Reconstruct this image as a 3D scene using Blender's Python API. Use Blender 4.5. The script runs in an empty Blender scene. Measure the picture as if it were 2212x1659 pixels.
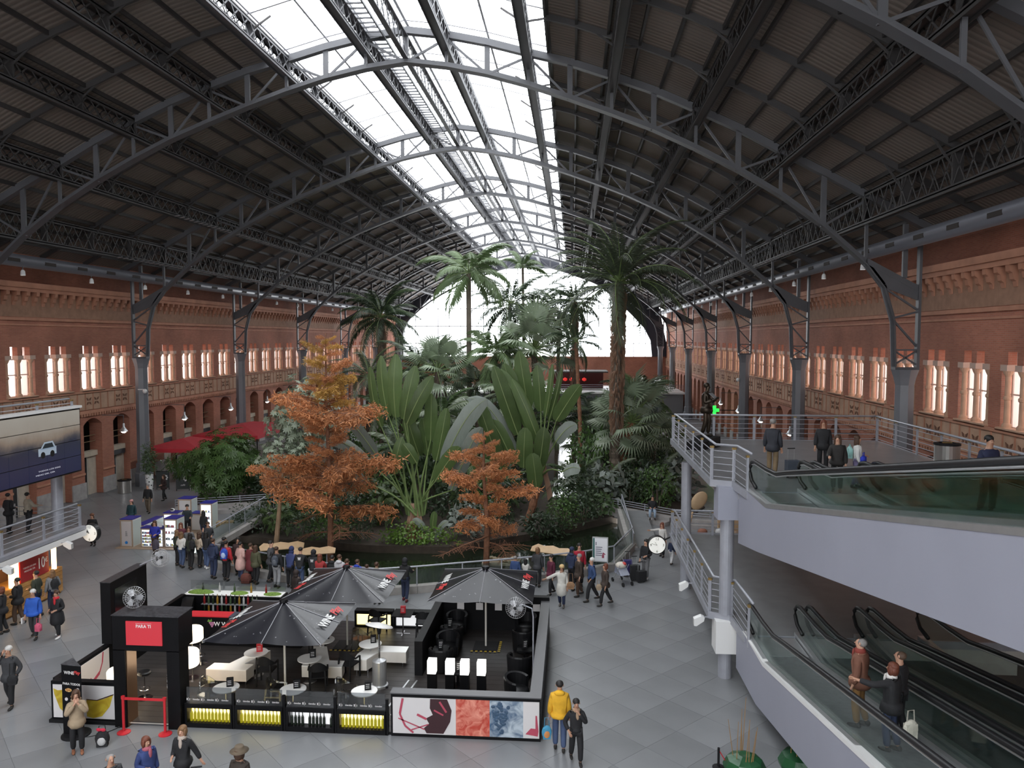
import bpy, bmesh, math, random
from math import sin, cos, pi, radians, atan2, sqrt, hypot
from mathutils import Vector, Matrix, Euler

scene = bpy.context.scene
COL = scene.collection
random.seed(7)

# ------------------------------------------------------------------ camera
cam_d = bpy.data.cameras.new('camera')
cam_d.sensor_fit = 'HORIZONTAL'; cam_d.sensor_width = 36.0; cam_d.lens = 27.03
cam_d.clip_start = 0.1; cam_d.clip_end = 600
cam = bpy.data.objects.new('camera', cam_d); COL.objects.link(cam)
cam.location = (0, 0, 10.5)
cam.rotation_euler = (radians(90 - 3.394), 0, radians(4.536))
scene.camera = cam

# ------------------------------------------------------------------ sky, exposure
world = bpy.data.worlds.new('overcast_sky'); scene.world = world
world.use_nodes = True
_bg = world.node_tree.nodes['Background']
_bg.inputs[0].default_value = (0.97, 0.985, 1.0, 1)
_bg.inputs[1].default_value = 7.0
scene.view_settings.view_transform = 'Standard'
scene.view_settings.look = 'None'
scene.view_settings.exposure = 0.0
scene.view_settings.gamma = 1.0
scene.view_settings.use_curve_mapping = False
scene.cycles.max_bounces = 8
scene.cycles.transparent_max_bounces = 24

def portal(name, loc, rot, sx, sy):
    l = bpy.data.lights.new(name, 'AREA'); l.shape = 'RECTANGLE'; l.size = sx; l.size_y = sy
    l.cycles.is_portal = True
    o = bpy.data.objects.new(name, l); COL.objects.link(o); o.location = loc; o.rotation_euler = rot
    return o
# daylight portals in the glazed openings the hall really has
portal('skylight_portal', (-7.8, 61, 25.6), (0, 0, 0), 13.4, 152)
portal('end_glass_portal', (-7.8, 138.2, 15.5), (radians(-90), 0, 0), 46, 17)

# ------------------------------------------------------------------ materials
MATS = {}
def _nt(name):
    m = bpy.data.materials.new(name); m.use_nodes = True
    return m, m.node_tree, m.node_tree.nodes['Principled BSDF']
def mat(name, col, rough=0.6, metal=0.0, var=0.0, scale=3.0, bump=0.0, bscale=20.0, spec=0.5, emit=None, estr=0.0, coat=0.0):
    if name in MATS: return MATS[name]
    m, nt, b = _nt(name)
    b.inputs['Base Color'].default_value = (*col, 1); b.inputs['Roughness'].default_value = rough
    b.inputs['Metallic'].default_value = metal; b.inputs['Specular IOR Level'].default_value = spec
    if coat: b.inputs['Coat Weight'].default_value = coat
    if emit:
        b.inputs['Emission Color'].default_value = (*emit, 1); b.inputs['Emission Strength'].default_value = estr
    if var or bump:
        tc = nt.nodes.new('ShaderNodeTexCoord')
    if var:
        n = nt.nodes.new('ShaderNodeTexNoise'); n.inputs['Scale'].default_value = scale; n.inputs['Detail'].default_value = 5
        nt.links.new(tc.outputs['Object'], n.inputs['Vector'])
        r = nt.nodes.new('ShaderNodeMapRange'); r.inputs[1].default_value = 0.3; r.inputs[2].default_value = 0.7
        r.inputs[3].default_value = 1 - var; r.inputs[4].default_value = 1 + var
        nt.links.new(n.outputs['Fac'], r.inputs[0])
        oi = nt.nodes.new('ShaderNodeObjectInfo')
        r2 = nt.nodes.new('ShaderNodeMapRange'); r2.inputs[3].default_value = 1 - var * 0.6; r2.inputs[4].default_value = 1 + var * 0.6
        nt.links.new(oi.outputs['Random'], r2.inputs[0])
        mu = nt.nodes.new('ShaderNodeMath'); mu.operation = 'MULTIPLY'
        nt.links.new(r.outputs[0], mu.inputs[0]); nt.links.new(r2.outputs[0], mu.inputs[1])
        mx = nt.nodes.new('ShaderNodeVectorMath'); mx.operation = 'SCALE'; mx.inputs[0].default_value = col
        nt.links.new(mu.outputs[0], mx.inputs['Scale'])
        nt.links.new(mx.outputs[0], b.inputs['Base Color'])
    if bump:
        n2 = nt.nodes.new('ShaderNodeTexNoise'); n2.inputs['Scale'].default_value = bscale; n2.inputs['Detail'].default_value = 4
        nt.links.new(tc.outputs['Object'], n2.inputs['Vector'])
        bp = nt.nodes.new('ShaderNodeBump'); bp.inputs['Strength'].default_value = bump; bp.inputs['Distance'].default_value = 0.03
        nt.links.new(n2.outputs['Fac'], bp.inputs['Height']); nt.links.new(bp.outputs[0], b.inputs['Normal'])
    MATS[name] = m
    return m
def glass(name, tint=(0.9, 0.95, 0.95), refl=0.08, frost=0.0, alpha=1.0):
    """thin pane: transparent plus a little mirror and, where frosted, translucent scatter"""
    if name in MATS: return MATS[name]
    m = bpy.data.materials.new(name); m.use_nodes = True; nt = m.node_tree; nt.nodes.clear()
    out = nt.nodes.new('ShaderNodeOutputMaterial')
    tr = nt.nodes.new('ShaderNodeBsdfTransparent'); tr.inputs[0].default_value = (*tint, 1)
    gl = nt.nodes.new('ShaderNodeBsdfGlossy'); gl.inputs['Roughness'].default_value = 0.05
    lw = nt.nodes.new('ShaderNodeLayerWeight'); lw.inputs[0].default_value = 0.25
    mr = nt.nodes.new('ShaderNodeMapRange'); mr.inputs[3].default_value = refl * 0.5; mr.inputs[4].default_value = min(1, refl * 6)
    nt.links.new(lw.outputs['Facing'], mr.inputs[0])
    mix = nt.nodes.new('ShaderNodeMixShader')
    nt.links.new(mr.outputs[0], mix.inputs[0]); nt.links.new(tr.outputs[0], mix.inputs[1]); nt.links.new(gl.outputs[0], mix.inputs[2])
    last = mix
    if frost:
        tl = nt.nodes.new('ShaderNodeBsdfTranslucent'); tl.inputs[0].default_value = (*tint, 1)
        mx = nt.nodes.new('ShaderNodeMixShader'); mx.inputs[0].default_value = frost
        nt.links.new(mix.outputs[0], mx.inputs[1]); nt.links.new(tl.outputs[0], mx.inputs[2]); last = mx
    nt.links.new(last.outputs[0], out.inputs[0])
    MATS[name] = m
    return m
def brick_mat(name, c1, c2, mortar, swap=True):
    m, nt, b = _nt(name)
    tc = nt.nodes.new('ShaderNodeTexCoord'); sp = nt.nodes.new('ShaderNodeSeparateXYZ'); cb = nt.nodes.new('ShaderNodeCombineXYZ')
    nt.links.new(tc.outputs['Object'], sp.inputs[0])
    ad = nt.nodes.new('ShaderNodeMath'); ad.operation = 'ADD'
    nt.links.new(sp.outputs[0], ad.inputs[0]); nt.links.new(sp.outputs[1], ad.inputs[1])
    nt.links.new(ad.outputs[0], cb.inputs[0]); nt.links.new(sp.outputs[2], cb.inputs[1])
    br = nt.nodes.new('ShaderNodeTexBrick'); br.inputs['Scale'].default_value = 1.0
    br.inputs['Brick Width'].default_value = 0.29; br.inputs['Row Height'].default_value = 0.075; br.inputs['Mortar Size'].default_value = 0.008
    br.inputs['Color1'].default_value = (*c1, 1); br.inputs['Color2'].default_value = (*c2, 1); br.inputs['Mortar'].default_value = (*mortar, 1)
    nt.links.new(cb.outputs[0], br.inputs['Vector'])
    n = nt.nodes.new('ShaderNodeTexNoise'); n.inputs['Scale'].default_value = 0.35; n.inputs['Detail'].default_value = 6
    nt.links.new(tc.outputs['Object'], n.inputs['Vector'])
    mr = nt.nodes.new('ShaderNodeMapRange'); mr.inputs[1].default_value = 0.3; mr.inputs[2].default_value = 0.7; mr.inputs[3].default_value = 0.75; mr.inputs[4].default_value = 1.2
    nt.links.new(n.outputs['Fac'], mr.inputs[0])
    sc = nt.nodes.new('ShaderNodeVectorMath'); sc.operation = 'SCALE'
    nt.links.new(br.outputs['Color'], sc.inputs[0]); nt.links.new(mr.outputs[0], sc.inputs['Scale'])
    nt.links.new(sc.outputs[0], b.inputs['Base Color'])
    bp = nt.nodes.new('ShaderNodeBump'); bp.inputs['Strength'].default_value = 0.3; bp.inputs['Distance'].default_value = 0.01; bp.invert = True
    nt.links.new(br.outputs['Fac'], bp.inputs['Height']); nt.links.new(bp.outputs[0], b.inputs['Normal'])
    b.inputs['Roughness'].default_value = 0.85
    MATS[name] = m
    return m

# ------------------------------------------------------------------ mesh builder
class MB:
    """collects simple shapes; build() links them as ONE mesh object"""
    def __init__(s): s.v = []; s.f = []; s.m = []; s.mi = 0; s.T = None
    def add(s, vs, fs):
        o = len(s.v)
        if s.T is not None: vs = [tuple(s.T @ Vector(v)) for v in vs]
        s.v += [tuple(v) for v in vs]; s.f += [tuple(i + o for i in f) for f in fs]; s.m += [s.mi] * len(fs)
        return s
    def box(s, x0, x1, y0, y1, z0, z1):
        s.add([(x0,y0,z0),(x1,y0,z0),(x1,y1,z0),(x0,y1,z0),(x0,y0,z1),(x1,y0,z1),(x1,y1,z1),(x0,y1,z1)],
              [(0,3,2,1),(4,5,6,7),(0,1,5,4),(1,2,6,5),(2,3,7,6),(3,0,4,7)]); return s
    def cbox(s, c, sx, sy, sz, rz=0.0):
        """box centred in x,y with its base at c.z, turned by rz"""
        ca, sa = cos(rz), sin(rz); vs = []
        for z in (0, sz):
            for (a, b) in ((-1,-1),(1,-1),(1,1),(-1,1)):
                x, y = a*sx/2, b*sy/2
                vs.append((c[0]+x*ca-y*sa, c[1]+x*sa+y*ca, c[2]+z))
        s.add(vs, [(0,3,2,1),(4,5,6,7),(0,1,5,4),(1,2,6,5),(2,3,7,6),(3,0,4,7)]); return s
    def bar(s, p, q, w, h=None, up=(0,0,1)):
        h = h or w; p = Vector(p); q = Vector(q); d = (q-p)
        if d.length < 1e-6: return s
        d.normalize(); u = Vector(up)
        if abs(d.dot(u)) > 0.98: u = Vector((1,0,0)) if abs(d.x) < 0.9 else Vector((0,1,0))
        r = d.cross(u).normalized(); u = r.cross(d)
        vs = []
        for c in (p, q):
            for a, b in ((-1,-1),(1,-1),(1,1),(-1,1)): vs.append(c + r*a*w/2 + u*b*h/2)
        s.add(vs, [(0,3,2,1),(4,5,6,7),(0,1,5,4),(1,2,6,5),(2,3,7,6),(3,0,4,7)]); return s
    def tube(s, pts, r, n=8, caps=True):
        pts = [Vector(p) for p in pts]; k = len(pts)
        rr = r if isinstance(r, (list, tuple)) else [r]*k
        vs = []; fs = []; ref = None
        for i, p in enumerate(pts):
            d = (pts[min(i+1,k-1)] - pts[max(i-1,0)])
            if d.length < 1e-9: d = Vector((0,0,1))
            d.normalize()
            if ref is None:
                ref = Vector((0,0,1)) if abs(d.z) < 0.9 else Vector((1,0,0))
            a = d.cross(ref)
            if a.length < 1e-4: a = d.cross(Vector((0,1,0)))
            a.normalize(); b = d.cross(a); ref = -b if False else ref
            for j in range(n):
                t = 2*pi*j/n; vs.append(p + (a*cos(t)+b*sin(t))*rr[i])
        for i in range(k-1):
            for j in range(n):
                fs.append((i*n+j, i*n+(j+1)%n, (i+1)*n+(j+1)%n, (i+1)*n+j))
        if caps: fs.append(tuple(range(n-1,-1,-1))); fs.append(tuple((k-1)*n+j for j in range(n)))
        s.add(vs, fs); return s
    def lathe(s, prof, c=(0,0,0), n=16, caps=True):
        """profile of (radius, z) turned around the vertical through c"""
        vs = []; fs = []; k = len(prof)
        for (r, z) in prof:
            for j in range(n):
                t = 2*pi*j/n; vs.append((c[0]+r*cos(t), c[1]+r*sin(t), c[2]+z))
        for i in range(k-1):
            for j in range(n): fs.append((i*n+j, i*n+(j+1)%n, (i+1)*n+(j+1)%n, (i+1)*n+j))
        if caps: fs.append(tuple(range(n-1,-1,-1))); fs.append(tuple((k-1)*n+j for j in range(n)))
        s.add(vs, fs); return s
    def prism(s, poly, z0, z1):
        n = len(poly)
        a = sum(poly[i][0]*poly[(i+1)%n][1]-poly[(i+1)%n][0]*poly[i][1] for i in range(n))
        if a < 0: poly = poly[::-1]
        s.add([(x,y,z0) for x,y in poly]+[(x,y,z1) for x,y in poly],
              [tuple(range(n-1,-1,-1)), tuple(range(n,2*n))]+[(i,(i+1)%n,n+(i+1)%n,n+i) for i in range(n)]); return s
    def sprism(s, poly, axis, a0, a1):
        """polygon in the plane across axis ('x': poly is (y,z); 'y': poly is (x,z)) pushed from a0 to a1"""
        n = len(poly)
        if axis == 'x': A = [(a0,y,z) for y,z in poly]; B = [(a1,y,z) for y,z in poly]
        else: A = [(x,a0,z) for x,z in poly]; B = [(x,a1,z) for x,z in poly]
        s.add(A+B, [tuple(range(n-1,-1,-1)), tuple(range(n,2*n))]+[(i,(i+1)%n,n+(i+1)%n,n+i) for i in range(n)]); return s
    def quad(s, a, b, c, d): s.add([a,b,c,d], [(0,1,2,3)]); return s
    def ell(s, c, rx, ry, rz, nu=10, nv=7, R=None):
        vs = []; fs = []
        for i in range(nv+1):
            ph = pi*i/nv
            for j in range(nu):
                t = 2*pi*j/nu; p = Vector((rx*sin(ph)*cos(t), ry*sin(ph)*sin(t), rz*cos(ph)))
                if R is not None: p = R @ p
                vs.append(p + Vector(c))
        for i in range(nv):
            for j in range(nu): fs.append((i*nu+j, (i+1)*nu+j, (i+1)*nu+(j+1)%nu, i*nu+(j+1)%nu))
        s.add(vs, fs); return s
    def mesh(s, name, mats, smooth=False):
        me = bpy.data.meshes.new(name); me.from_pydata(s.v, [], s.f)
        for mm in (mats if isinstance(mats, (list, tuple)) else [mats]): me.materials.append(mm)
        if any(s.m): me.polygons.foreach_set('material_index', s.m)
        if smooth: me.polygons.foreach_set('use_smooth', [True]*len(s.f))
        me.validate(); me.update()
        return me
    def build(s, name, mats, parent=None, smooth=False, fix=False):
        me = s.mesh(name, mats, smooth)
        if fix:
            bm = bmesh.new(); bm.from_mesh(me); bmesh.ops.recalc_face_normals(bm, faces=bm.faces); bm.to_mesh(me); bm.free()
        return obj(name, me, parent)
def obj(name, me, parent=None, loc=None, rz=None):
    o = bpy.data.objects.new(name, me); COL.objects.link(o)
    if parent is not None: o.parent = parent
    if loc is not None: o.location = loc
    if rz is not None: o.rotation_euler = (0, 0, rz)
    return o
def tag(o, label=None, cat=None, group=None, kind=None):
    if label: o['label'] = label
    if cat: o['category'] = cat
    if group: o['group'] = group
    if kind: o['kind'] = kind
    return o
def thing(name, label, cat, loc=(0,0,0), rz=0.0, group=None):
    o = bpy.data.objects.new(name, None); COL.objects.link(o); o.empty_display_size = 0.1
    o.location = loc; o.rotation_euler = (0, 0, rz)
    return tag(o, label, cat, group)
def struct(name, label=None, cat=None):
    o = bpy.data.objects.new(name, None); COL.objects.link(o); o['kind'] = 'structure'
    if label: o['label'] = label
    if cat: o['category'] = cat
    return o
KIDS = {}
def copy_tree(root, loc=None, rz=None, label=None, group=None):
    """a copy of a thing with copies of its parts and sub-parts; mesh data stays shared"""
    def cp(o, par):
        c = o.copy(); COL.objects.link(c)
        if par is not None: c.parent = par
        for ch in o.children: cp(ch, c)
        return c
    r = cp(root, None)
    if loc is not None: r.location = loc
    if rz is not None: r.rotation_euler = (0, 0, rz)
    if label: r['label'] = label
    if group: r['group'] = group
    return r
def lerp(a, b, t): return a + (b - a) * t
def interp(tab, u):
    for (a, fa), (b, fb) in zip(tab, tab[1:]):
        if u <= b: return lerp(fa, fb, (u - a) / (b - a))
    return tab[-1][1]
# ------------------------------------------------------------------ lettering (made once, before the scene fills)
LETTERS = {}
def _letters(items):
    tmp = []
    for key, body, bold in items:
        cu = bpy.data.curves.new(key, 'FONT'); cu.body = body; cu.size = 1.0; cu.align_x = 'CENTER'; cu.align_y = 'CENTER'
        cu.extrude = 0.01; cu.offset = 0.018 if bold else 0.0; cu.resolution_u = 3; cu.shear = 0.3 if bold == 2 else 0.0
        o = bpy.data.objects.new(key, cu); COL.objects.link(o); tmp.append((key, o, cu))
    dg = bpy.context.evaluated_depsgraph_get()
    for key, o, cu in tmp:
        LETTERS[key] = bpy.data.meshes.new_from_object(o.evaluated_get(dg))
    for key, o, cu in tmp:
        bpy.data.objects.remove(o); bpy.data.curves.remove(cu)
_letters([('wine','WINE',1), ('play','Play',2), ('todos','PARA TODOS',1), ('ti','PARA TI',1), ('ten','10',0), ('euro','€',0),
          ('tiendas','tiendas',1), ('cafe','caffè',2), ('zen','zen',0), ('line1','MENÚ DEL DÍA',0), ('line2','TODOS LOS DÍAS',0), ('twelve','12',0), ('three','3',0), ('six','6',0), ('nine','9',0), ('info','i',1), ('wl','W',1)])
def lettering(key, mt, parent, M, size, sx=1.0, name='lettering'):
    """raised letters: M maps the text plane (x right, y up, z out) into the parent's space"""
    me = LETTERS[key].copy(); me.materials.clear(); me.materials.append(mt)
    o = obj(name, me, parent)
    o.matrix_local = M @ Matrix.Diagonal((size*sx, size, size, 1))
    return o
def frame(o, x, y):
    """matrix with origin o and text axes x (right) and y (up)"""
    x = Vector(x).normalized(); y = Vector(y).normalized(); z = x.cross(y).normalized(); y = z.cross(x)
    M = Matrix((x, y, z)).transposed().to_4x4(); M.translation = Vector(o); return M
# ================================================================== shell of the hall
CX = -7.8; HW = 24.1; XL = CX - HW; XR = CX + HW; Y0 = -14.0; Y1 = 137.0
TY = [19.7 + 16.3*k for k in range(8)]            # truss lines
UP = [(0,24.6),(1.9,24.35),(3.8,23.95),(5.7,23.43),(7.6,22.95),(9.5,22.3),(11.4,21.6),(13.3,20.75),(15.2,19.85),(17.1,18.8),(19,17.8),(20.9,16.75),(24.4,14.85)]
LO = [(0,23.25),(1.9,23.0),(3.8,22.6),(5.7,22.05),(7.6,21.4),(9.5,20.7),(11.4,19.95),(13.3,19.05),(15.2,18.05),(17.1,16.9),(19,15.5),(20.9,13.8)]
roofz = lambda u: interp(UP, abs(u)) + 0.42

m_floor = mat('grey_granite', (0.20,0.205,0.213), 0.32, var=0.13, scale=0.5, bump=0.03, bscale=40)
m_joint = mat('dark_floor_joint', (0.185,0.19,0.198), 0.42, var=0.1)
m_brick = brick_mat('red_brick', (0.41,0.155,0.098), (0.34,0.12,0.074), (0.35,0.20,0.145))
m_trim = mat('terracotta_trim', (0.43,0.205,0.13), 0.8, var=0.15, scale=1.2)
m_sand = mat('sandstone_trim', (0.47,0.30,0.205), 0.8, var=0.15, scale=1.5)
m_stone = mat('grey_plinth_stone', (0.33,0.31,0.30), 0.75, var=0.15)
m_steel = mat('grey_painted_steel', (0.085,0.086,0.094), 0.5, var=0.12, scale=0.8)
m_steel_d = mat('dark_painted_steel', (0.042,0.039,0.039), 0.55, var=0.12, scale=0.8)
m_colm = mat('lit_column_steel', (0.15,0.155,0.172), 0.45, var=0.1, scale=0.8)  # truss steel made lighter: the stronger light low down is in the colour
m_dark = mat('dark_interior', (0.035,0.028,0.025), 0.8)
m_sky = glass('skylight_glass', (0.93,0.95,0.97), 0.05)
m_pane = glass('window_glass', (0.62,0.54,0.51), 0.03, frost=0.45)
m_endg = glass('end_wall_glass', (0.93,0.95,0.97), 0.05)
m_endf = mat('backlit_arch_steel', (0.03,0.032,0.045), 0.6)  # backlit darkness of the rim is put into its colour

def roof_mat():
    m, nt, b = _nt('corrugated_roof_board')
    tc = nt.nodes.new('ShaderNodeTexCoord')
    w = nt.nodes.new('ShaderNodeTexWave'); w.bands_direction = 'Y'; w.inputs['Scale'].default_value = 1.1; w.inputs['Distortion'].default_value = 0.0
    nt.links.new(tc.outputs['Object'], w.inputs['Vector'])
    cr = nt.nodes.new('ShaderNodeMapRange'); cr.inputs[1].default_value = 0.0; cr.inputs[2].default_value = 0.25; cr.inputs[3].default_value = 0.72; cr.inputs[4].default_value = 1.0
    nt.links.new(w.outputs['Fac'], cr.inputs[0])
    oi = nt.nodes.new('ShaderNodeObjectInfo'); r2 = nt.nodes.new('ShaderNodeMapRange'); r2.inputs[3].default_value = 0.85; r2.inputs[4].default_value = 1.15
    nt.links.new(oi.outputs['Random'], r2.inputs[0])
    mu = nt.nodes.new('ShaderNodeMath'); mu.operation = 'MULTIPLY'; nt.links.new(cr.outputs[0], mu.inputs[0]); nt.links.new(r2.outputs[0], mu.inputs[1])
    sc = nt.nodes.new('ShaderNodeVectorMath'); sc.operation = 'SCALE'; sc.inputs[0].default_value = (0.20,0.168,0.145)
    nt.links.new(mu.outputs[0], sc.inputs['Scale']); nt.links.new(sc.outputs[0], b.inputs['Base Color'])
    bp = nt.nodes.new('ShaderNodeBump'); bp.inputs['Distance'].default_value = 0.03; bp.inputs['Strength'].default_value = 0.5
    nt.links.new(w.outputs['Fac'], bp.inputs['Height']); nt.links.new(bp.outputs[0], b.inputs['Normal'])
    b.inputs['Roughness'].default_value = 0.8
    return m
m_roof = roof_mat()

# ---- floor with the hole for the pond
FRONT = [(-19.0,35.4),(-18.0,34.6),(-16.6,33.7),(-14.4,32.7),(-12.4,31.9),(-10.6,31.2),(-9.2,30.7),(-7.9,30.45),(-6.4,30.9),(-4.6,31.6),(-3.0,32.2),(-1.2,32.9),(0.6,33.8),(1.9,34.7),(3.0,38.2)]
POND = FRONT + [(2.8,44.6),(1.0,46.2),(-17.0,46.2),(-19.0,44.0)]
def in_poly(x, y, P):
    c = False; n = len(P); j = n - 1
    for i in range(n):
        xi, yi = P[i]; xj, yj = P[j]
        if (yi > y) != (yj > y) and x < (xj-xi)*(y-yi)/(yj-yi)+xi: c = not c
        j = i
    return c
def plate_with_hole(outer, hole, z):
    bm = bmesh.new()
    for loop in (outer, hole):
        vs = [bm.verts.new((x,y,z)) for x,y in loop]
        for i in range(len(vs)): bm.edges.new((vs[i], vs[(i+1)%len(vs)]))
    bmesh.ops.triangle_fill(bm, use_beauty=True, use_dissolve=False, edges=bm.edges[:])
    for f in bm.faces:
        if f.normal.z < 0: f.normal_flip()
    me = bpy.data.meshes.new('floor'); bm.to_mesh(me); bm.free(); return me
me = plate_with_hole([(XL-6,Y0-6),(XR+6,Y0-6),(XR+6,Y1+6),(XL-6,Y1+6)], POND, -0.012)
me.materials.append(m_joint)
floor = obj('floor', me); tag(floor, 'grey granite slab floor of the station hall', 'floor', kind='structure')
TS = 1.25
tiles = []
c45 = cos(pi/4)
for i in range(-60, 130):
    for j in range(-60, 130):
        a, b = i*TS, j*TS
        x = (a-b)*c45 + CX; y = (a+b)*c45 + 30
        if x < XL+0.95 or x > XR-0.95 or y < 9 or y > 75: continue
        r = TS*c45
        if any(in_poly(x+dx, y+dy, POND) for dx,dy in ((r,0),(-r,0),(0,r),(0,-r),(0,0))): continue
        if abs(x-CX) < 16.5 and y > 46.5: continue
        tiles.append((x,y))
def vis(x, y, z, mx=0.70, my=0.55):
    dx, dy, dz = x, y, z-10.5; a = radians(4.536)
    d = dy*cos(a) - dx*sin(a); r = dx*cos(a) + dy*sin(a)
    return d > 1 and abs(r/d) < mx and -my*1.05 < (dz/d + 0.06) < my
tiles.sort(key=lambda t: (not vis(t[0],t[1],0), hypot(t[0],t[1])))
hs = TS/2 - 0.0035
tm = MB(); tm.T = Matrix.Rotation(pi/4,4,'Z'); tm.box(-hs,hs,-hs,hs,-0.03,0.0); tme = tm.mesh('floor_slab', m_floor)
for (x,y) in tiles[:300]: obj('floor_slab', tme, floor, (x,y,0))
rest = MB()
for (x,y) in tiles[300:]:
    rest.T = Matrix.Translation((x,y,0)) @ Matrix.Rotation(pi/4,4,'Z'); rest.box(-hs,hs,-hs,hs,-0.03,0.0)
o = rest.build('floor_slabs', m_floor, floor); o['kind'] = 'stuff'

# ---- long walls
WS = 3.26
def wall(side):
    sg = -1 if side == 'left' else 1
    XI = XL if sg < 0 else XR
    ph = 35.6 if sg < 0 else 36.0
    ya = 38.0 if sg < 0 else 26.0
    cen = [ph + WS*k for k in range(-4, 31) if ph + WS*k > ya and ph + WS*k < Y1 - 1.5]
    ys = cen[0] - WS/2; ye = cen[-1] + WS/2
    B = MB()
    def bx(w0, w1, y0, y1, z0, z1, b=B):
        x0, x1 = XI + sg*w0, XI + sg*w1
        b.box(min(x0,x1), max(x0,x1), y0, y1, z0, z1)
    bx(0, 0.9, Y0, ys, 0, 10.0); bx(0, 0.9, ye, Y1, 0, 10.0)
    bx(0, 0.9, ys, ye, 5.3, 7.0); bx(0, 0.9, Y0, Y1, 10.0, 15.4)
    for i, c in enumerate(cen):
        bx(0, 0.9, c - WS/2, c - 0.98, 0, 5.3); bx(0, 0.9, c + 0.98, c + WS/2, 0, 5.3)
        bx(0, 0.9, c - WS/2, c - 1.2, 7.0, 10.0); bx(0, 0.9, c + 1.2, c + WS/2, 7.0, 10.0)
        bx(0, 0.6, c - 1.2, c - 0.8, 9.48, 10.0); bx(0, 0.6, c + 0.8, c + 1.2, 9.48, 10.0); bx(0, 0.32, c - 0.2, c + 0.2, 9.48, 10.0)
        arc = [(c + 0.98*t, 4.78 + 0.42*(1 - t*t)) for t in [x/5 for x in range(-5,6)]]
        B.sprism([(c-0.98,5.32)] + arc + [(c+0.98,5.32)], 'x', XI, XI + sg*0.9)
    w = B.build('wall_' + side, m_brick, fix=True)
    tag(w, 'red brick long wall with arcade, twin windows and corbelled cornice, %s' % ('behind the video wall' if sg < 0 else 'behind the statue and the upper deck'), 'wall', kind='structure')
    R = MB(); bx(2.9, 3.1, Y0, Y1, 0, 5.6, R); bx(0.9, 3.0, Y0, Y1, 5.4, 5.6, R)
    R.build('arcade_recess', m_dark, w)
    P = MB()
    for i, c in enumerate(cen):
        bx(-0.08, 0.0, c - WS/2 - 0.0, c - 0.93, 0, 1.05, P); bx(-0.08, 0.0, c + 0.93, c + WS/2, 0, 1.05, P)
    P.build('plinth', m_stone, w)
    T = MB()
    for z0, z1, d in ((1.55,1.68,0.06),(5.55,5.75,0.14),(6.92,7.06,0.16),(11.55,11.72,0.12),(11.25,11.35,0.06),(13.2,13.42,0.42),(13.42,13.72,0.52)):
        if z1 < 2:
            for c in cen: bx(-d, 0, c - WS/2, c - 0.98, z0, z1, T); bx(-d, 0, c + 0.98, c + WS/2, z0, z1, T)
        else: bx(-d, 0, Y0, Y1, z0, z1, T)
    T.build('string_course', m_trim, w)
    S = MB(); bx(-0.03, 0, Y0, Y1, 11.75, 13.2, S); S.build('upper_frieze', mat('brown_frieze', (0.31,0.175,0.115), 0.85, var=0.15), w)
    S = MB(); bx(-0.05, 0, Y0, Y1, 5.8, 6.9, S)
    S.build('frieze', m_sand, w)
    V = MB()
    for k in range(int((ye-ys)/0.815)): bx(-0.09, -0.04, ys + k*0.815, ys + k*0.815 + 0.07, 5.8, 6.9, V)
    V.build('frieze_rib', m_trim, w)
    D = MB(); n = int((ye-ys)/0.28)
    for k in range(n): bx(-0.12, 0, ys + k*0.28, ys + k*0.28 + 0.15, 5.38, 5.56, D)
    o = D.build('dentils', m_trim, w); o['kind'] = 'stuff'
    cb = MB(); cb.sprism([(0,0.8),(0,0.02),(-sg*0.06,0.0),(-sg*0.1,0.2),(-sg*0.2,0.28),(-sg*0.24,0.5),(-sg*0.36,0.58),(-sg*0.38,0.8)], 'y', -0.13, 0.13)
    cme = cb.mesh('corbel', m_trim)
    for k in range(int((ye-ys)/0.815)): obj('corbel', cme, w, (XI, ys + k*0.815 + 0.4, 12.4))
    # ornament of four lozenges round a boss
    om = MB()
    for k in range(4):
        a = pi/4 + k*pi/2
        om.sprism([(0.06*cos(a),0.06*sin(a)),(0.17*cos(a)-0.07*sin(a),0.17*sin(a)+0.07*cos(a)),(0.34*cos(a),0.34*sin(a)),(0.17*cos(a)+0.07*sin(a),0.17*sin(a)-0.07*cos(a))], 'x', -0.02, 0.02)
    ome = om.mesh('panel_ornament', mat('brown_ornament', (0.16,0.075,0.045), 0.8))
    for c in cen:
        for d in (-0.41, 0.41): obj('panel_ornament', ome, w, (XI - sg*0.06, c + d, 6.36))
    # windows: three lights behind two colonettes
    pm = MB(); pm.box(*sorted((sg*0.32, sg*0.34)), -0.47, 0.47, 0.12, 2.98); pme = pm.mesh('pane', m_pane)
    fr = MB()
    for yy in (-0.98, 0.0, 0.98): fr.box(*sorted((sg*0.28, sg*0.38)), yy-0.04, yy+0.04, 0.1, 3.0)
    for zz in (0.1, 1.35, 2.25): fr.box(*sorted((sg*0.3, sg*0.36)), -1.2, 1.2, zz, zz+0.05)
    fme = fr.mesh('window_frame', mat('pale_window_frame', (0.55,0.44,0.38), 0.6))
    co = MB(); co.lathe([(0.17,0.1),(0.17,0.22),(0.11,0.3),(0.1,1.15),(0.14,1.18),(0.14,1.28),(0.1,1.32),(0.095,2.05),(0.15,2.16),(0.19,2.28)], n=12)
    cme2 = co.mesh('colonette', m_sand, smooth=False)
    bl = MB(); bl.box(*sorted((-sg*0.05, sg*0.32)), -0.23, 0.23, 2.27, 2.5); bme = bl.mesh('impost', mat('pale_impost', (0.52,0.38,0.31), 0.8))
    sl = MB(); sl.box(*sorted((-sg*0.16, sg*0.5)), -1.25, 1.25, 0.0, 0.12); sme = sl.mesh('window_sill', m_sand)
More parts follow.
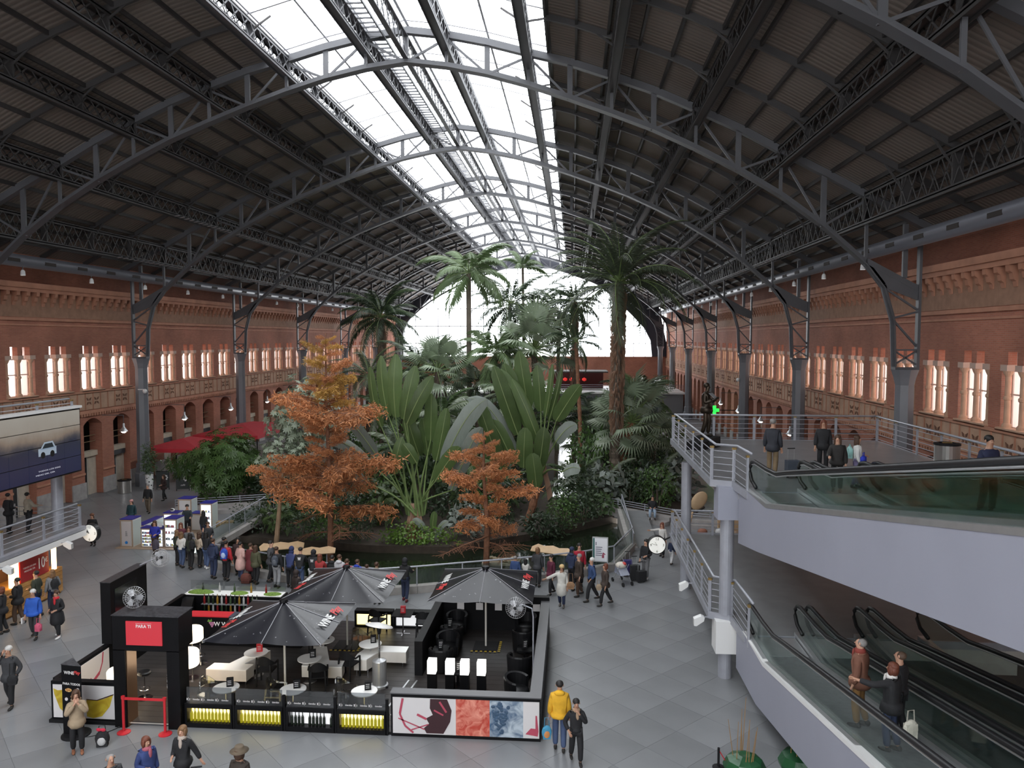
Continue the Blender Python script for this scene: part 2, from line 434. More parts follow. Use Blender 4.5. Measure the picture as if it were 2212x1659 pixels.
    for i, c in enumerate(cen):
        wn = struct('window_%d' % (i + 1 + (0 if sg < 0 else 100)), 'two-light window with slim colonettes in the brick wall %s' % ('behind the video wall' if sg < 0 else 'behind the upper deck'), 'window')
        wn['group'] = 'windows of the %s long wall' % side
        wn.location = (XI, c, 7.0)
        for d in (-0.49, 0.49): obj('pane', pme, wn, (0, d, 0))
        obj('window_frame', fme, wn); obj('window_sill', sme, wn)
        for d in (-0.99, 0.0, 0.99): obj('colonette', cme2, wn, (sg*0.13, d, 0)); obj('impost', bme, wn, (0, d, 0))
    # shop fronts in the arcade
    fa = MB(); fa.box(*sorted((sg*0.35, sg*0.75)), -0.98, 0.98, 2.6, 2.95); fame = fa.mesh('fascia', mat('cream_fascia', (0.55,0.48,0.38), 0.7, var=0.1))
    dp = MB(); dp.box(*sorted((sg*0.5, sg*0.62)), 0.12, 0.98, 0.0, 2.6); dpme = dp.mesh('door_panel', mat('cream_door', (0.50,0.44,0.36), 0.6, var=0.1))
    gp = MB(); gp.box(*sorted((sg*0.55, sg*0.58)), -0.98, 0.12, 0.0, 2.6); gpme = gp.mesh('glass_panel', glass('shop_glass', (0.35,0.35,0.36), 0.12))
    gf = MB()
    for yy in (-0.95, -0.42, 0.08): gf.box(*sorted((sg*0.52, sg*0.6)), yy-0.03, yy+0.03, 0, 2.6)
    gfme = gf.mesh('door_frame', mat('pale_door_frame', (0.6,0.57,0.52), 0.5))
    rl = MB()
    for zz in (3.55, 3.95): rl.box(*sorted((sg*0.5, sg*0.54)), -0.98, 0.98, zz, zz+0.05)
    rlme = rl.mesh('guard_rail', mat('brown_rail', (0.22,0.15,0.09), 0.6))
    sg_m = MB(); sg_m.box(*sorted((sg*0.25, sg*0.36)), -0.75, 0.75, 2.3, 2.62); sgme = sg_m.mesh('shop_sign', mat('charcoal_sign', (0.04,0.04,0.045), 0.5))
    for i, c in enumerate(cen):
        if sg > 0 and c < 44: continue
        dn = struct('door_%d' % (i + 1 + (0 if sg < 0 else 100)), 'shop doorway with cream fascia under the brick arcade %s' % ('behind the palm garden' if sg < 0 else 'beyond the upper deck'), 'door')
        dn['group'] = 'doorways of the %s arcade' % side
        dn.location = (XI, c, 0)
        obj('fascia', fame, dn); obj('door_panel', dpme, dn); obj('glass_panel', gpme, dn); obj('door_frame', gfme, dn); obj('guard_rail', rlme, dn)
        if sg < 0 and i % 2 == 0: obj('shop_sign', sgme, dn)
    return w
wl = wall('left'); wr = wall('right')

# ---- roof boards, ribs, purlins
ceil = struct('ceiling', 'dark corrugated roof of the hall on a grid of ribs', 'ceiling')
UB = [6.6 + (24.4-6.6)*k/14 for k in range(15)]
RS = 16.3/4
rows = [TY[0] + RS*(k-8) for k in range(37)]
pan = []
for r in rows:
    for s in (-1, 1):
        for k in range(14): pan.append((r, s, k))
def panel_shape(b, s, k, y0, y1):
    ua, ub = UB[k]+0.01, UB[k+1]-0.01
    xa, xb = CX + s*ua, CX + s*ub; za, zb = roofz(ua), roofz(ub)
    p = [(xa,y0,za),(xb,y0,zb),(xb,y1,zb),(xa,y1,za)]
    b.add(p + [(x,y,z+0.05) for x,y,z in p], [(0,3,2,1),(4,5,6,7),(0,1,5,4),(1,2,6,5),(2,3,7,6),(3,0,4,7)])
pan.sort(key=lambda t: (not vis(CX + t[1]*(UB[t[2]]+0.6), t[0]+RS/2, roofz(UB[t[2]]+0.6)), hypot(t[0], CX + t[1]*UB[t[2]])))
pmesh = {}
for (r, s, k) in pan[:300]:
    if (s,k) not in pmesh:
        b = MB(); panel_shape(b, s, k, 0.01, RS-0.01); pmesh[(s,k)] = b.mesh('roof_panel', m_roof)
    obj('roof_panel', pmesh[(s,k)], ceil, (0, r, 0))
b = MB()
for (r, s, k) in pan[300:]: panel_shape(b, s, k, r+0.01, r+RS-0.01)
o = b.build('roof_panels', m_roof, ceil); o['kind'] = 'stuff'
for s in (-1, 1):
    pb = MB(); pb.box(-0.05, 0.05, rows[0], rows[-1]+RS, -0.16, 0.02); pbm = pb.mesh('purlin', m_steel_d)
    for u in UB: obj('purlin', pbm, ceil, (CX + s*u, 0, roofz(u) - 0.01))
rb = MB()
us = [0] + [u for u, _ in UP[1:]]
for s in (-1, 1):
    for a, c in zip(us, us[1:]):
        if c <= 5.7: continue
        a = max(a, 6.6)
        rb.bar((CX+s*a, 0, roofz(a)-0.12), (CX+s*c, 0, roofz(c)-0.12), 0.12, 0.26)
rbm = rb.mesh('roof_rib', m_steel_d)
for i, r in enumerate(rows):
    if (i % 4) != 0: obj('roof_rib', rbm, ceil, (0, r, 0))

# ---- skylight
sk = struct('window_301', 'long white skylight of glass panes along the ridge of the roof', 'window')
SU = [0, 1.9, 3.8, 5.7, 6.62]
for s in (-1, 1):
    for k in range(4):
        b = MB(); ua, ub = SU[k]+0.03, SU[k+1]-0.03; xa, xb = CX+s*ua, CX+s*ub; za, zb = roofz(ua)+0.25, roofz(ub)+0.25
        p = [(xa,0.03,za),(xb,0.03,zb),(xb,RS-0.03,zb),(xa,RS-0.03,za)]
        b.add(p, [(0,3,2,1)]); me = b.mesh('pane', m_sky)
        for r in rows: obj('pane', me, sk, (0, r, 0))
gbm = mat('glare_bleached_bar', (0.5,0.5,0.53), 0.5)  # bars paler than the roof steel, skylight glare put into the colour
for s in (-1, 1):
    for u in SU[1:]:
        b = MB(); b.bar((CX+s*u, rows[0], roofz(u)+0.22), (CX+s*u, rows[-1]+RS, roofz(u)+0.22), 0.09, 0.16); b.build('glazing_bar', gbm, sk)
    b = MB(); b.box(min(CX+s*6.6,CX+s*6.75), max(CX+s*6.6,CX+s*6.75), rows[0], rows[-1]+RS, roofz(6.6)-0.1, roofz(6.6)+0.35); b.build('skylight_curb', m_steel_d, sk)
b = MB(); b.bar((CX, rows[0], roofz(0)+0.22), (CX, rows[-1]+RS, roofz(0)+0.22), 0.12, 0.2); b.build('ridge_bar', gbm, sk)
b = MB()
for i in range(len(rows)*3):
    y = rows[0] + i*RS/3
    w_ = 0.09 if i % 3 == 0 else 0.025
    for s in (-1, 1):
        for a, c in zip(SU, SU[1:]): b.bar((CX+s*a, y, roofz(a)+0.2), (CX+s*c, y, roofz(c)+0.2), w_, 0.07)
o = b.build('cross_bars', gbm, sk); o['kind'] = 'stuff'

# ---- trusses on columns
TN = [k*1.9 for k in range(12)]
lo = lambda u: interp(LO, u); up = lambda u: interp(UP, u)
tr = thing('roof_truss', 'grey steel arched roof truss with columns', 'truss', (CX, TY[0], 0), group='arched roof trusses across the hall')
b = MB()
for s in (-1, 1):
    for a, c in zip(TN + [22.0], (TN + [22.0, 24.0])[1:]):
        b.bar((s*a, 0, up(a)+0.12), (s*c, 0, up(c)+0.12), 0.34, 0.3)
b.build('upper_chord', m_steel, tr)
LC = [(u, lo(u)) for u in TN] + [(21.7, 12.75), (22.15, 11.2), (22.25, 9.1)]
b = MB()
for s in (-1, 1):
    for (a, za), (c, zc) in zip(LC, LC[1:]):
        b.bar((s*a, 0, za), (s*c, 0, zc), 0.5, 0.05, up=(0,0,1) if a < 20 else (s,0,0.3)); b.bar((s*a, 0, za+0.13), (s*c, 0, zc+0.13), 0.06, 0.24)
b.build('lower_chord', m_steel, tr)
for s in (-1, 1):
    for i, u in enumerate(TN):
        if u == 0 and s < 0: continue
        b = MB(); b.bar((s*u, 0, lo(u)), (s*u, 0, up(u)), 0.14 if i % 2 else 0.24, 0.1, up=(0,1,0)); b.build('web_post', m_steel, tr)
    for i in range(11):
        a, c = TN[i], TN[i+1]
        b = MB(); b.bar((s*a, 0, lo(a)+0.05), (s*c, 0, up(c)-0.05), 0.07, 0.1) if i < 1 or i % 2 == 0 else b.bar((s*a, 0, up(a)-0.05), (s*c, 0, lo(c)+0.05), 0.07, 0.1)
        b.build('diagonal', m_steel, tr)
    # column shaft, capital and latticed bracket
    b = MB(); xc = s*22.75
    b.lathe([(0.62,0),(0.62,0.9),(0.52,1.0),(0.52,1.6),(0.44,1.7),(0.42,8.4),(0.5,8.75),(0.62,9.1)], (xc,0,0), n=8)
    b.build('column', m_colm, tr)
    b = MB(); b.bar((s*23.25,0,9.1),(s*23.25,0,15.2),0.12,0.3,up=(0,1,0)); b.bar((s*23.25,0,12.7),(s*20.9,0,14.0),0.1,0.24)
    b.bar((s*23.25,0,9.3),(s*22.25,0,9.95),0.1,0.06); b.bar((s*22.25,0,9.3),(s*23.25,0,9.95),0.1,0.06); b.bar((s*22.25,0,9.98),(s*23.25,0,9.98),0.2,0.08); b.bar((s*22.25,0,9.15),(s*23.25,0,9.15),0.3,0.1)
    b.bar((s*23.25,0,10.1),(s*22.1,0,11.4),0.1,0.08); b.bar((s*22.1,0,11.4),(s*23.25,0,11.7),0.1,0.08); b.bar((s*23.25,0,11.75),(s*21.7,0,12.8),0.1,0.08)
    b.sprism([(s*20.9,13.9),(s*21.7,12.8),(s*23.2,12.2),(s*23.2,12.9)], 'y', -0.03, 0.03)
    b.bar((s*22.6,0,13.2),(s*22.6,0,15.6),0.2,0.16,up=(0,1,0))
    b.build('bracket', m_steel, tr)
labs = ['over the drinks kiosk','over the pond railing','over the banana-leaved plants','over the middle of the palm garden']
tr['label'] = 'grey steel arched roof truss spanning the hall ' + labs[0]
for k, y in enumerate(TY[1:]):
    copy_tree(tr, (CX, y, 0), label='grey steel arched roof truss ' + ('spanning the hall ' + labs[k+1] if k < 3 else '%s counted from the one over the kiosk' % ('fifth','sixth','seventh','eighth')[k-3]))

# ---- lattice girders along the hall
GY0, GY1 = rows[0], Y1 - 0.7
for s in (-1, 1):
    for u in (1.9, 5.7, 9.5, 13.3, 17.1, 20.9):
        g = obj('lattice_girder', None, ceil, (CX + s*u, 0, 0))
        zt = up(u) + 0.2; zb = zt - (1.25 if u > 20 else 0.78)
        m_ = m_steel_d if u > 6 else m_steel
        for nm, z in (('top_chord', zt), ('bottom_chord', zb)):
            b = MB()
            b.box(-0.2, 0.2, GY0, GY1, z-0.05, z); b.box(-0.2, -0.17, GY0, GY1, z-0.14, z+0.06); b.box(0.17, 0.2, GY0, GY1, z-0.14, z+0.06)
            b.build(nm, m_, g)
        b = MB(); n = int((GY1-GY0)/0.9)
        for k in range(n):
            y = GY0 + k*(GY1-GY0)/n; y2 = y + (GY1-GY0)/n
            for x in (-0.18, 0.18):
                b.bar((x, y, zb), (x, y2, zt), 0.02, 0.06); b.bar((x, y, zt), (x, y2, zb), 0.02, 0.06)
        for r in rows:
            b.bar((0, r, zb), (0, r, zt), 0.36, 0.1, up=(0,1,0))
        o = b.build('lattice', m_, g); o['kind'] = 'stuff'
        if u >= 5.7:
            b = MB()
            for i, r in enumerate(rows):
                if i % 4 == 0: continue
                for d in (-0.9, 0.9): b.bar((0, r, zb+0.45), (d, r, roofz(u + d*s)-0.2), 0.05, 0.07)
            o = b.build('knee_braces', m_steel_d, g); o['kind'] = 'stuff'
        if u in (17.1, 20.9):
            b = MB(); n = int((GY1-GY0)/0.62)
            for k in range(n):
                if GY0+k*0.62 > 46: b.bar((-s*0.12, GY0+k*0.62, zb-0.14), (-s*0.42, GY0+k*0.62, zb-0.08), 0.2, 0.02)
            o = b.build('walkway_slats', mat('pale_slat', (0.3,0.31,0.34), 0.4), g); o['kind'] = 'stuff'
        if u == 1.9 and s < 0:
            b = MB(); n = int((GY1-GY0)/0.5)
            for k in range(n): b.box(0.25, 0.95, GY0+k*0.5, GY0+k*0.5+0.06, zt-0.2, zt-0.14)
            b.box(0.22, 0.28, GY0, GY1, zt-0.2, zt-0.1); b.box(0.92, 0.98, GY0, GY1, zt-0.2, zt-0.1)
            o = b.build('catwalk', m_steel, g); o['kind'] = 'stuff'
# one fine ridge girder
g = obj('ridge_girder', None, ceil, (CX, 0, 0))
for nm, z in (('top_chord', 24.5), ('bottom_chord', 23.5)):
    b = MB(); b.box(-0.12, 0.12, GY0, GY1, z-0.06, z); b.build(nm, m_steel, g)
b = MB(); n = int((GY1-GY0)/1.0)
for k in range(n):
    y = GY0+k*1.0; b.bar((0,y,23.5),(0,y+1,24.5),0.04,0.05); b.bar((0,y,24.5),(0,y+1,23.5),0.04,0.05)
o = b.build('lattice', m_steel, g); o['kind'] = 'stuff'

# ---- round air ducts under the eaves
for s, lb in ((-1,'beside the wall behind the video wall'), (1,'beside the wall behind the upper deck')):
    d = thing('air_duct', 'long round grey air duct under the eaves ' + lb, 'duct', (CX + s*22.4, 0, 14.75))
    b = MB(); b.tube([(0,Y0+0.7,0),(0,Y1-0.7,0)], 0.34, 14); b.build('pipe', mat('duct_metal', (0.15,0.155,0.18), 0.4, 0.2), d, smooth=True)
    b = MB()
    for k in range(46): b.box(-0.36 if s > 0 else 0.28, -0.28 if s > 0 else 0.36, 4+k*2.9, 4.9+k*2.9, -0.12, 0.06)
    o = b.build('grille', m_dark, d); o['kind'] = 'stuff'

# ---- end walls: brick base and glazed lunette
ARCH = [(-24.05,7.3),(-24.05,11.8),(-23.3,13.5),(-21.4,15.9),(-18.6,18.5),(-15.7,20.6),(-12,22.2),(-8.3,23.3),(-4,23.95),(0,24.1),(4,23.9),(8.4,22.9),(12,21.1),(13.6,20.2),(16.5,17.6),(19.3,14.9),(21.4,12.6),(22.6,10.2),(22.9,7.3)]
ARCH = [(x*0.945, z - max(0, (z-9)*0.075)) for x, z in ARCH]
def end_wall(nm, y, sgn, label):
    b = MB(); b.box(XL-1, XR+1, y, y+0.6, 0, 7.3)
    w = b.build(nm, m_brick); tag(w, label, 'wall', kind='structure')
    b = MB(); n = len(ARCH)
    out = [(min(24.3,max(-24.3,x*1.03)), z) for x, z in ARCH]
    # dark arch rim between the glass and the roof
    for (p, q) in zip(ARCH, ARCH[1:]):
        def lift(t): 
            u = abs(t[0])
            if u > 21.5 and t[1] < 13.5: return (24.6 if t[0] > 0 else -24.6, t[1] if t[1] < 9 else t[1]+1.5)
            return (t[0]*1.06, roofz(min(u*1.06,24.3)) + 0.3)
        P, Q = lift(p), lift(q)
        b.sprism([(CX+p[0],p[1]),(CX+q[0],q[1]),(CX+Q[0],Q[1]),(CX+P[0],P[1])], 'y', y-0.5, y+0.3)
    b.build('arch_rim', m_endf, w, fix=True)
    fr = MB()
    for k in range(-11, 12):
        x = k*2.05
        z = None
        for (p, q) in zip(ARCH, ARCH[1:]):
            if p[0] <= x <= q[0]: z = lerp(p[1], q[1], (x-p[0])/(q[0]-p[0]+1e-9))
        if z: fr.box(CX+x-0.05, CX+x+0.05, y+0.05, y+0.2, 7.3, z)
    o = fr.build('mullions', mat('pale_mullion', (0.42,0.43,0.46), 0.5), w)
    pv = MB(); vs = [(CX+x, y+0.25, z) for x, z in ARCH]
    pv.add(vs, [tuple(range(len(vs)))]); pv.build('glass_screen', m_endg, w)
    for k in range(5):
        z = 9.6 + k*3.1
        xs = []
        for (p, q) in zip(ARCH, ARCH[1:]):
            if (p[1]-z)*(q[1]-z) <= 0 and p[1] != q[1]: xs.append(lerp(p[0], q[0], (z-p[1])/(q[1]-p[1])))
        if len(xs) >= 2:
            b = MB(); b.box(CX+min(xs), CX+max(xs), y+0.05, y+0.2, z-0.06, z+0.06); b.build('transom', MATS['pale_mullion'], w)
    return w
end_wall('wall_far', Y1, 1, 'far end wall, brick base under a huge arched glass screen')
end_wall('wall_near', Y0, -1, 'unseen near end wall, brick base under an arched glass screen added for frontal light')  # glass arch behind the camera is added to give frontal light
portal('rear_glass_portal', (CX, Y0-0.5, 15.5), (radians(90),0,0), 46, 17)
# ================================================================== decks, moving ramps, balconies
m_deck = mat('grey_deck_stone', (0.20,0.205,0.21), 0.35, var=0.12, scale=1.5)
m_conc = mat('pale_concrete', (0.50,0.49,0.46), 0.7, var=0.06)
m_lav = mat('lavender_grey_panel', (0.30,0.31,0.37), 0.55, var=0.04, scale=0.5)
m_rail = mat('grey_rail_steel', (0.34,0.35,0.39), 0.4, 0.2, var=0.08)
m_brass = mat('worn_brass', (0.3,0.2,0.07), 0.45, 0.6)
m_rub = mat('black_rubber', (0.012,0.012,0.013), 0.45)
m_ball = glass('balustrade_glass', (0.84,0.90,0.88), 0.03)
m_alu = mat('brushed_aluminium', (0.52,0.53,0.54), 0.35, 0.7, var=0.06)
m_tread = mat('ribbed_belt', (0.13,0.13,0.135), 0.5, var=0.2, scale=8)
m_white = mat('white_paint', (0.75,0.75,0.74), 0.4)
ZU, ZL = 6.15, 2.0
DECK = [(4.25,33.6),(4.25,23.9),(4.85,23.6),(4.95,22.0),(10.2,22.0),(12.9,22.0),(12.9,33.6)]
def deck(name, z, th, label):
    d = struct(name, label, 'deck'); d['kind'] = 'structure'
    b = MB(); b.prism(DECK, z-0.14, z); b.build('deck_floor', m_deck, d, fix=True)
    b = MB(); e = DECK + [DECK[0]]
    for p, q in zip(e, e[1:]): b.bar((p[0],p[1],z-0.09), (q[0],q[1],z-0.09), 0.06, 0.22)
    b.build('edge_channel', m_rail, d)
    b = MB(); ins = [(4.55,33.3),(4.55,24.1),(5.0,23.7),(5.0,22.0),(12.7,22.0),(12.7,33.3)]
    b.prism(ins, z-th*0.55, z-0.15); b.prism([(x+0.35 if x < 6 else x-0.3, y) for x, y in ins], z-th, z-th*0.55); b.build('soffit', m_conc, d, fix=True)
    b = MB(); b.box(4.4,5.15,23.45,24.15,z-th-0.25,z-0.15); b.build('column_head', m_lav if z > 4 else m_white, d)
    return d
dU = deck('floor_upper_deck', ZU, 0.9, 'upper viewing deck of grey stone on round columns')
dL = deck('floor_lower_deck', ZL, 0.9, 'lower deck of grey stone at the foot of the moving ramps')
for (x, y) in ((4.75,23.8),(4.75,32.3),(12.0,32.3)):
    for (z0, z1, d) in ((ZL, ZU-0.8, dU), (0, ZL-0.8, dL)):
        b = MB(); b.lathe([(0.21,z0),(0.21,z1)], (x,y,0), 20); b.build('column', m_rail, d, smooth=False)
def railing(name, label, pts, z, posts, side=1, group=None, hand=True, stub=0.0, nr=5, h=1.02):
    """posts and thin rails along pts at height z, round handrail set in on brackets"""
    r = thing(name, label, 'railing', (pts[0][0], pts[0][1], z), group=group)
    o0 = Vector((pts[0][0], pts[0][1], 0))
    P = [Vector((x, y, 0)) - o0 for x, y in pts]
    pb = MB(); pb.box(-0.025,0.025,-0.05,0.05,-0.18,h-0.04); pme = pb.mesh('post', m_rail)
    cb = MB(); cb.box(-0.04,0.04,-0.06,0.06,h-0.04,h+0.02); cme = cb.mesh('post_cap', m_brass)
    seg = list(zip(P, P[1:])); 
    for (a, c), n in zip(seg, posts):
        d = (c-a); ang = atan2(d.y, d.x) - pi/2
        for k in range(n+1):
            p = a + d*(k/n)
            q = obj('post', pme, r, p, ang); obj('post_cap', cme, q)
    for k in range(nr):
        zz = 0.1 + k*(h-0.22)/(nr-1)
        b = MB(); b.tube([(p.x,p.y,zz) for p in P], 0.013, 6); b.build('rail', m_rail, r)
    if hand:
        b = MB(); Q = []
        for i, p in enumerate(P):
            d = (P[min(i+1,len(P)-1)] - P[max(i-1,0)]).normalized(); nrm = Vector((-d.y, d.x, 0))*side*0.12
            Q.append((p.x+nrm.x, p.y+nrm.y, h+0.06))
        b.tube(Q, 0.04, 10); b.build('handrail', m_rail, r, smooth=True)
    return r
railing('deck_railing', 'grey steel railing along the upper deck edge beside the statue', [(4.3,33.5),(4.3,24.0),(4.9,23.65),(4.95,22.1)], ZU, (5,1,1), 1)
railing('deck_railing', 'grey steel railing behind the statue at the end of the upper deck', [(4.35,33.5),(12.85,33.5)], ZU, (5,), -1)
railing('deck_railing', 'grey steel railing of the upper deck beside the steel bin', [(12.85,33.5),(12.85,22.1)], ZU, (6,), -1)
railing('deck_railing', 'grey steel railing along the lower deck edge with white floodlights', [(4.3,33.4),(4.3,24.0),(4.9,23.65),(4.95,21.6)], ZL, (6,1,1), 1)
railing('deck_railing', 'grey steel railing at the end of the lower deck before the spoon figure', [(4.35,33.4),(12.85,33.4)], ZL, (5,), -1)

def ramp(x0, x1, z0, label, panel=False):
    """moving ramp that climbs towards the viewer from deck level z0"""
    r = thing('moving_ramp', label, 'moving ramp', (x0, 21.0, z0))
    YS, YE, S = 20.0, 6.6, 0.19
    ry = lambda y: 0.0 if y > YS else (YS - y)*S
    L = lambda y: y - 21.0
    W = x1 - x0
    b = MB(); b.sprism([(L(22.0),0.0),(L(YS),0.005),(L(YE),ry(YE)),(L(YE),ry(YE)-0.3),(L(YS),-0.3),(L(22.0),-0.13)], 'x', 0.14, W-0.14); b.build('belt', m_tread, r, fix=True)
    b = MB(); b.box(0.14, W-0.14, L(20.6), L(21.9), 0.004, 0.015); b.build('comb_plate', m_alu, r)
    for s, xx in ((0, 0.0), (1, W)):
        b = MB(); b.sprism([(L(22.1),0.12),(L(YS),0.12),(L(YE),ry(YE)+0.12),(L(YE),ry(YE)-0.2),(L(YS),-0.2),(L(22.1),0.0)], 'x', xx-0.11, xx+0.11); b.build('skirt', m_alu, r, fix=True)
        g = [(L(21.9),0.12),(L(22.35),0.4),(L(22.38),0.62),(L(22.2),0.8),(L(21.9),0.86),(L(YS),0.86),(L(YE),ry(YE)+0.86),(L(YE),ry(YE)+0.12),(L(YS),0.12)]
        b = MB(); b.sprism(g, 'x', xx-0.006, xx+0.006); b.build('balustrade', m_ball, r, fix=True)
        pth = [(xx,L(21.7),0.2),(xx,L(22.2),0.3),(xx,L(22.42),0.5),(xx,L(22.4),0.68),(xx,L(22.2),0.84),(xx,L(21.9),0.9),(xx,L(20.6),0.91),(xx,L(19.6),0.96),(xx,L(18.6),ry(18.6)+0.9),(xx,L(YE),ry(YE)+0.9)]
        b = MB(); b.tube(pth, 0.055, 8); b.build('handrail', m_rub, r, smooth=True)
        b = MB(); b.tube([(p[0], p[1]-0.01, p[2]-0.075) for p in pth[4:]], 0.022, 6); b.build('rail_profile', m_alu, r)
    if panel:
        b = MB(); b.sprism([(L(22.35),0.02),(L(19.9),0.1),(L(YE),ry(YE)+0.1),(L(YE),ry(YE)-1.25),(L(20.6),-1.33),(L(23.1),-1.4 if z0 < 4 else -1.75),(L(23.1),-0.2)], 'x', -0.16, -0.1); b.build('side_panel', m_lav, r, fix=True)
        b = MB(); b.sprism([(L(22.3),0.03),(L(19.9),0.13),(L(YE),ry(YE)+0.13),(L(YE),ry(YE)+0.05),(L(19.9),0.02)], 'x', -0.17, 0.0); b.build('ledge', m_white if z0 < 4 else m_alu, r, fix=True)
    return r
for z0, w, lab in ((ZL, 'lower', 'below the lavender panel'), (ZU, 'upper', 'on the upper deck')):
    ramp(5.1, 6.45, z0, 'moving ramp with glass sides and outer grey panel, %s' % ('carrying the man in the brown coat' if z0 < 4 else 'on the upper deck edge'), True)
    ramp(6.75, 8.1, z0, 'empty moving ramp with glass sides next to %s' % ('the man in the brown coat' if z0 < 4 else 'the girl in the white jacket'))
    ramp(8.45, 9.85, z0, 'glass-sided moving ramp %s' % ('deepest under the lavender panel' if z0 < 4 else 'nearest the steel bin'))
# soffit plates that close the underside of the ramp groups
for z0, nm in ((ZL,'lower'), (ZU,'upper')):
    b = MB(); ry = lambda y: max(0, (20-y)*0.19)
    b.sprism([(22.6,z0-1.28),(20.6,z0-1.28),(6.6,z0+ry(6.6)-1.2),(6.6,z0+ry(6.6)-1.0),(20.6,z0-1.1),(22.6,z0-1.1)], 'x', 5.0, 9.95)
    o = b.build('trim_%d' % (1 if z0 < 4 else 2), m_lav, fix=True); tag(o, 'lavender grey underside of the %s moving ramps' % nm, 'panel', kind='structure')
    b = MB(); b.sprism([(22.35,z0+0.02),(19.9,z0+0.1),(6.6,z0+ry(6.6)+0.1),(6.6,z0+ry(6.6)-1.25),(20.6,z0-1.33),(22.6,z0-1.4)], 'x', 9.96, 10.02)
    o = b.build('trim_%d' % (3 if z0 < 4 else 4), m_lav, fix=True); tag(o, 'grey side plate closing the %s moving ramps' % nm, 'panel', kind='structure')

# floodlights on the deck edges
def flood(x, y, z, rz, label):
    f = thing('floodlight', label, 'floodlight', (x, y, z), rz, group='white floodlights on the deck edges')
    f.scale = (.62,.8,.62)
    b = MB(); b.sprism([(-0.1,0.02),(0.06,0.1),(0.42,-0.06),(0.42,-0.4),(0.3,-0.42),(-0.06,-0.16)], 'y', -0.13, 0.13); b.build('housing', m_white, f, fix=True)
    b = MB(); b.bar((0,0,0),(-0.35,0,0.02),0.05,0.05); b.build('arm', m_rail, f)
    b = MB(); b.box(0.421,0.43,-0.12,0.12,-0.38,-0.08); b.build('lens', mat('flood_lens', (0.5,0.5,0.48), 0.2), f)
flood(4.02,27.0,1.9,pi,'white floodlight on the lower deck edge beneath the railing middle')
flood(4.02,23.7,1.9,pi,'white floodlight at the lower deck corner above the white block')
flood(-20.5,25.9,2.2,0.2,'white floodlight under the balcony edge by the red price sign')
flood(-20.55,29.3,2.2,0.2,'white floodlight at the balcony end beside the round clock')

# ---- round clocks on the deck corners
m_clock = mat('lit_clock_face', (0.9,0.9,0.86), 0.4, emit=(1,0.97,0.86), estr=0.3)
def clock(x, y, z, rz, label, bk):
    c = thing('clock', label, 'clock', (x, y, z), rz, group='round clocks at the deck corners')
    b = MB(); b.T = Matrix.Rotation(pi/2, 4, 'X'); b.lathe([(0.36,-0.12),(0.40,-0.1),(0.40,0.1),(0.36,0.12)], n=28); b.build('case', m_rub, c)
    for s in (1,-1):
        b = MB(); b.T = Matrix.Rotation(pi/2, 4, 'X'); b.lathe([(0.36,0.121*s),(0.0,0.125*s)], n=28, caps=False); f = b.build('face', m_clock, c)
        if s > 0:
            for k, t in (('twelve',pi/2),('three',0),('six',-pi/2),('nine',pi)):
                lettering(k, m_rub, f, frame((0.27*cos(t),-0.13,0.27*sin(t)),(1,0,0),(0,0,1)), 0.16)
            b = MB(); b.bar((0,-0.135,0),(-0.1,-0.135,0.15),0.03,0.01); b.bar((0,-0.135,0),(-0.24,-0.135,0.08),0.02,0.01); b.build('hands', m_rub, f)
    b = MB(); b.bar((0,0.1,0.0),bk,0.06,0.06); b.build('bracket', m_rub, c)
clock(3.62,33.0,1.65,0.1,'lit round clock on the lower deck corner in front of the woman pointing',(0.68,0.2,0.3))
clock(-20.65,31.15,2.15,-0.1,'lit round clock at the balcony end under the video wall',(-0.22,-0.35,0.12))

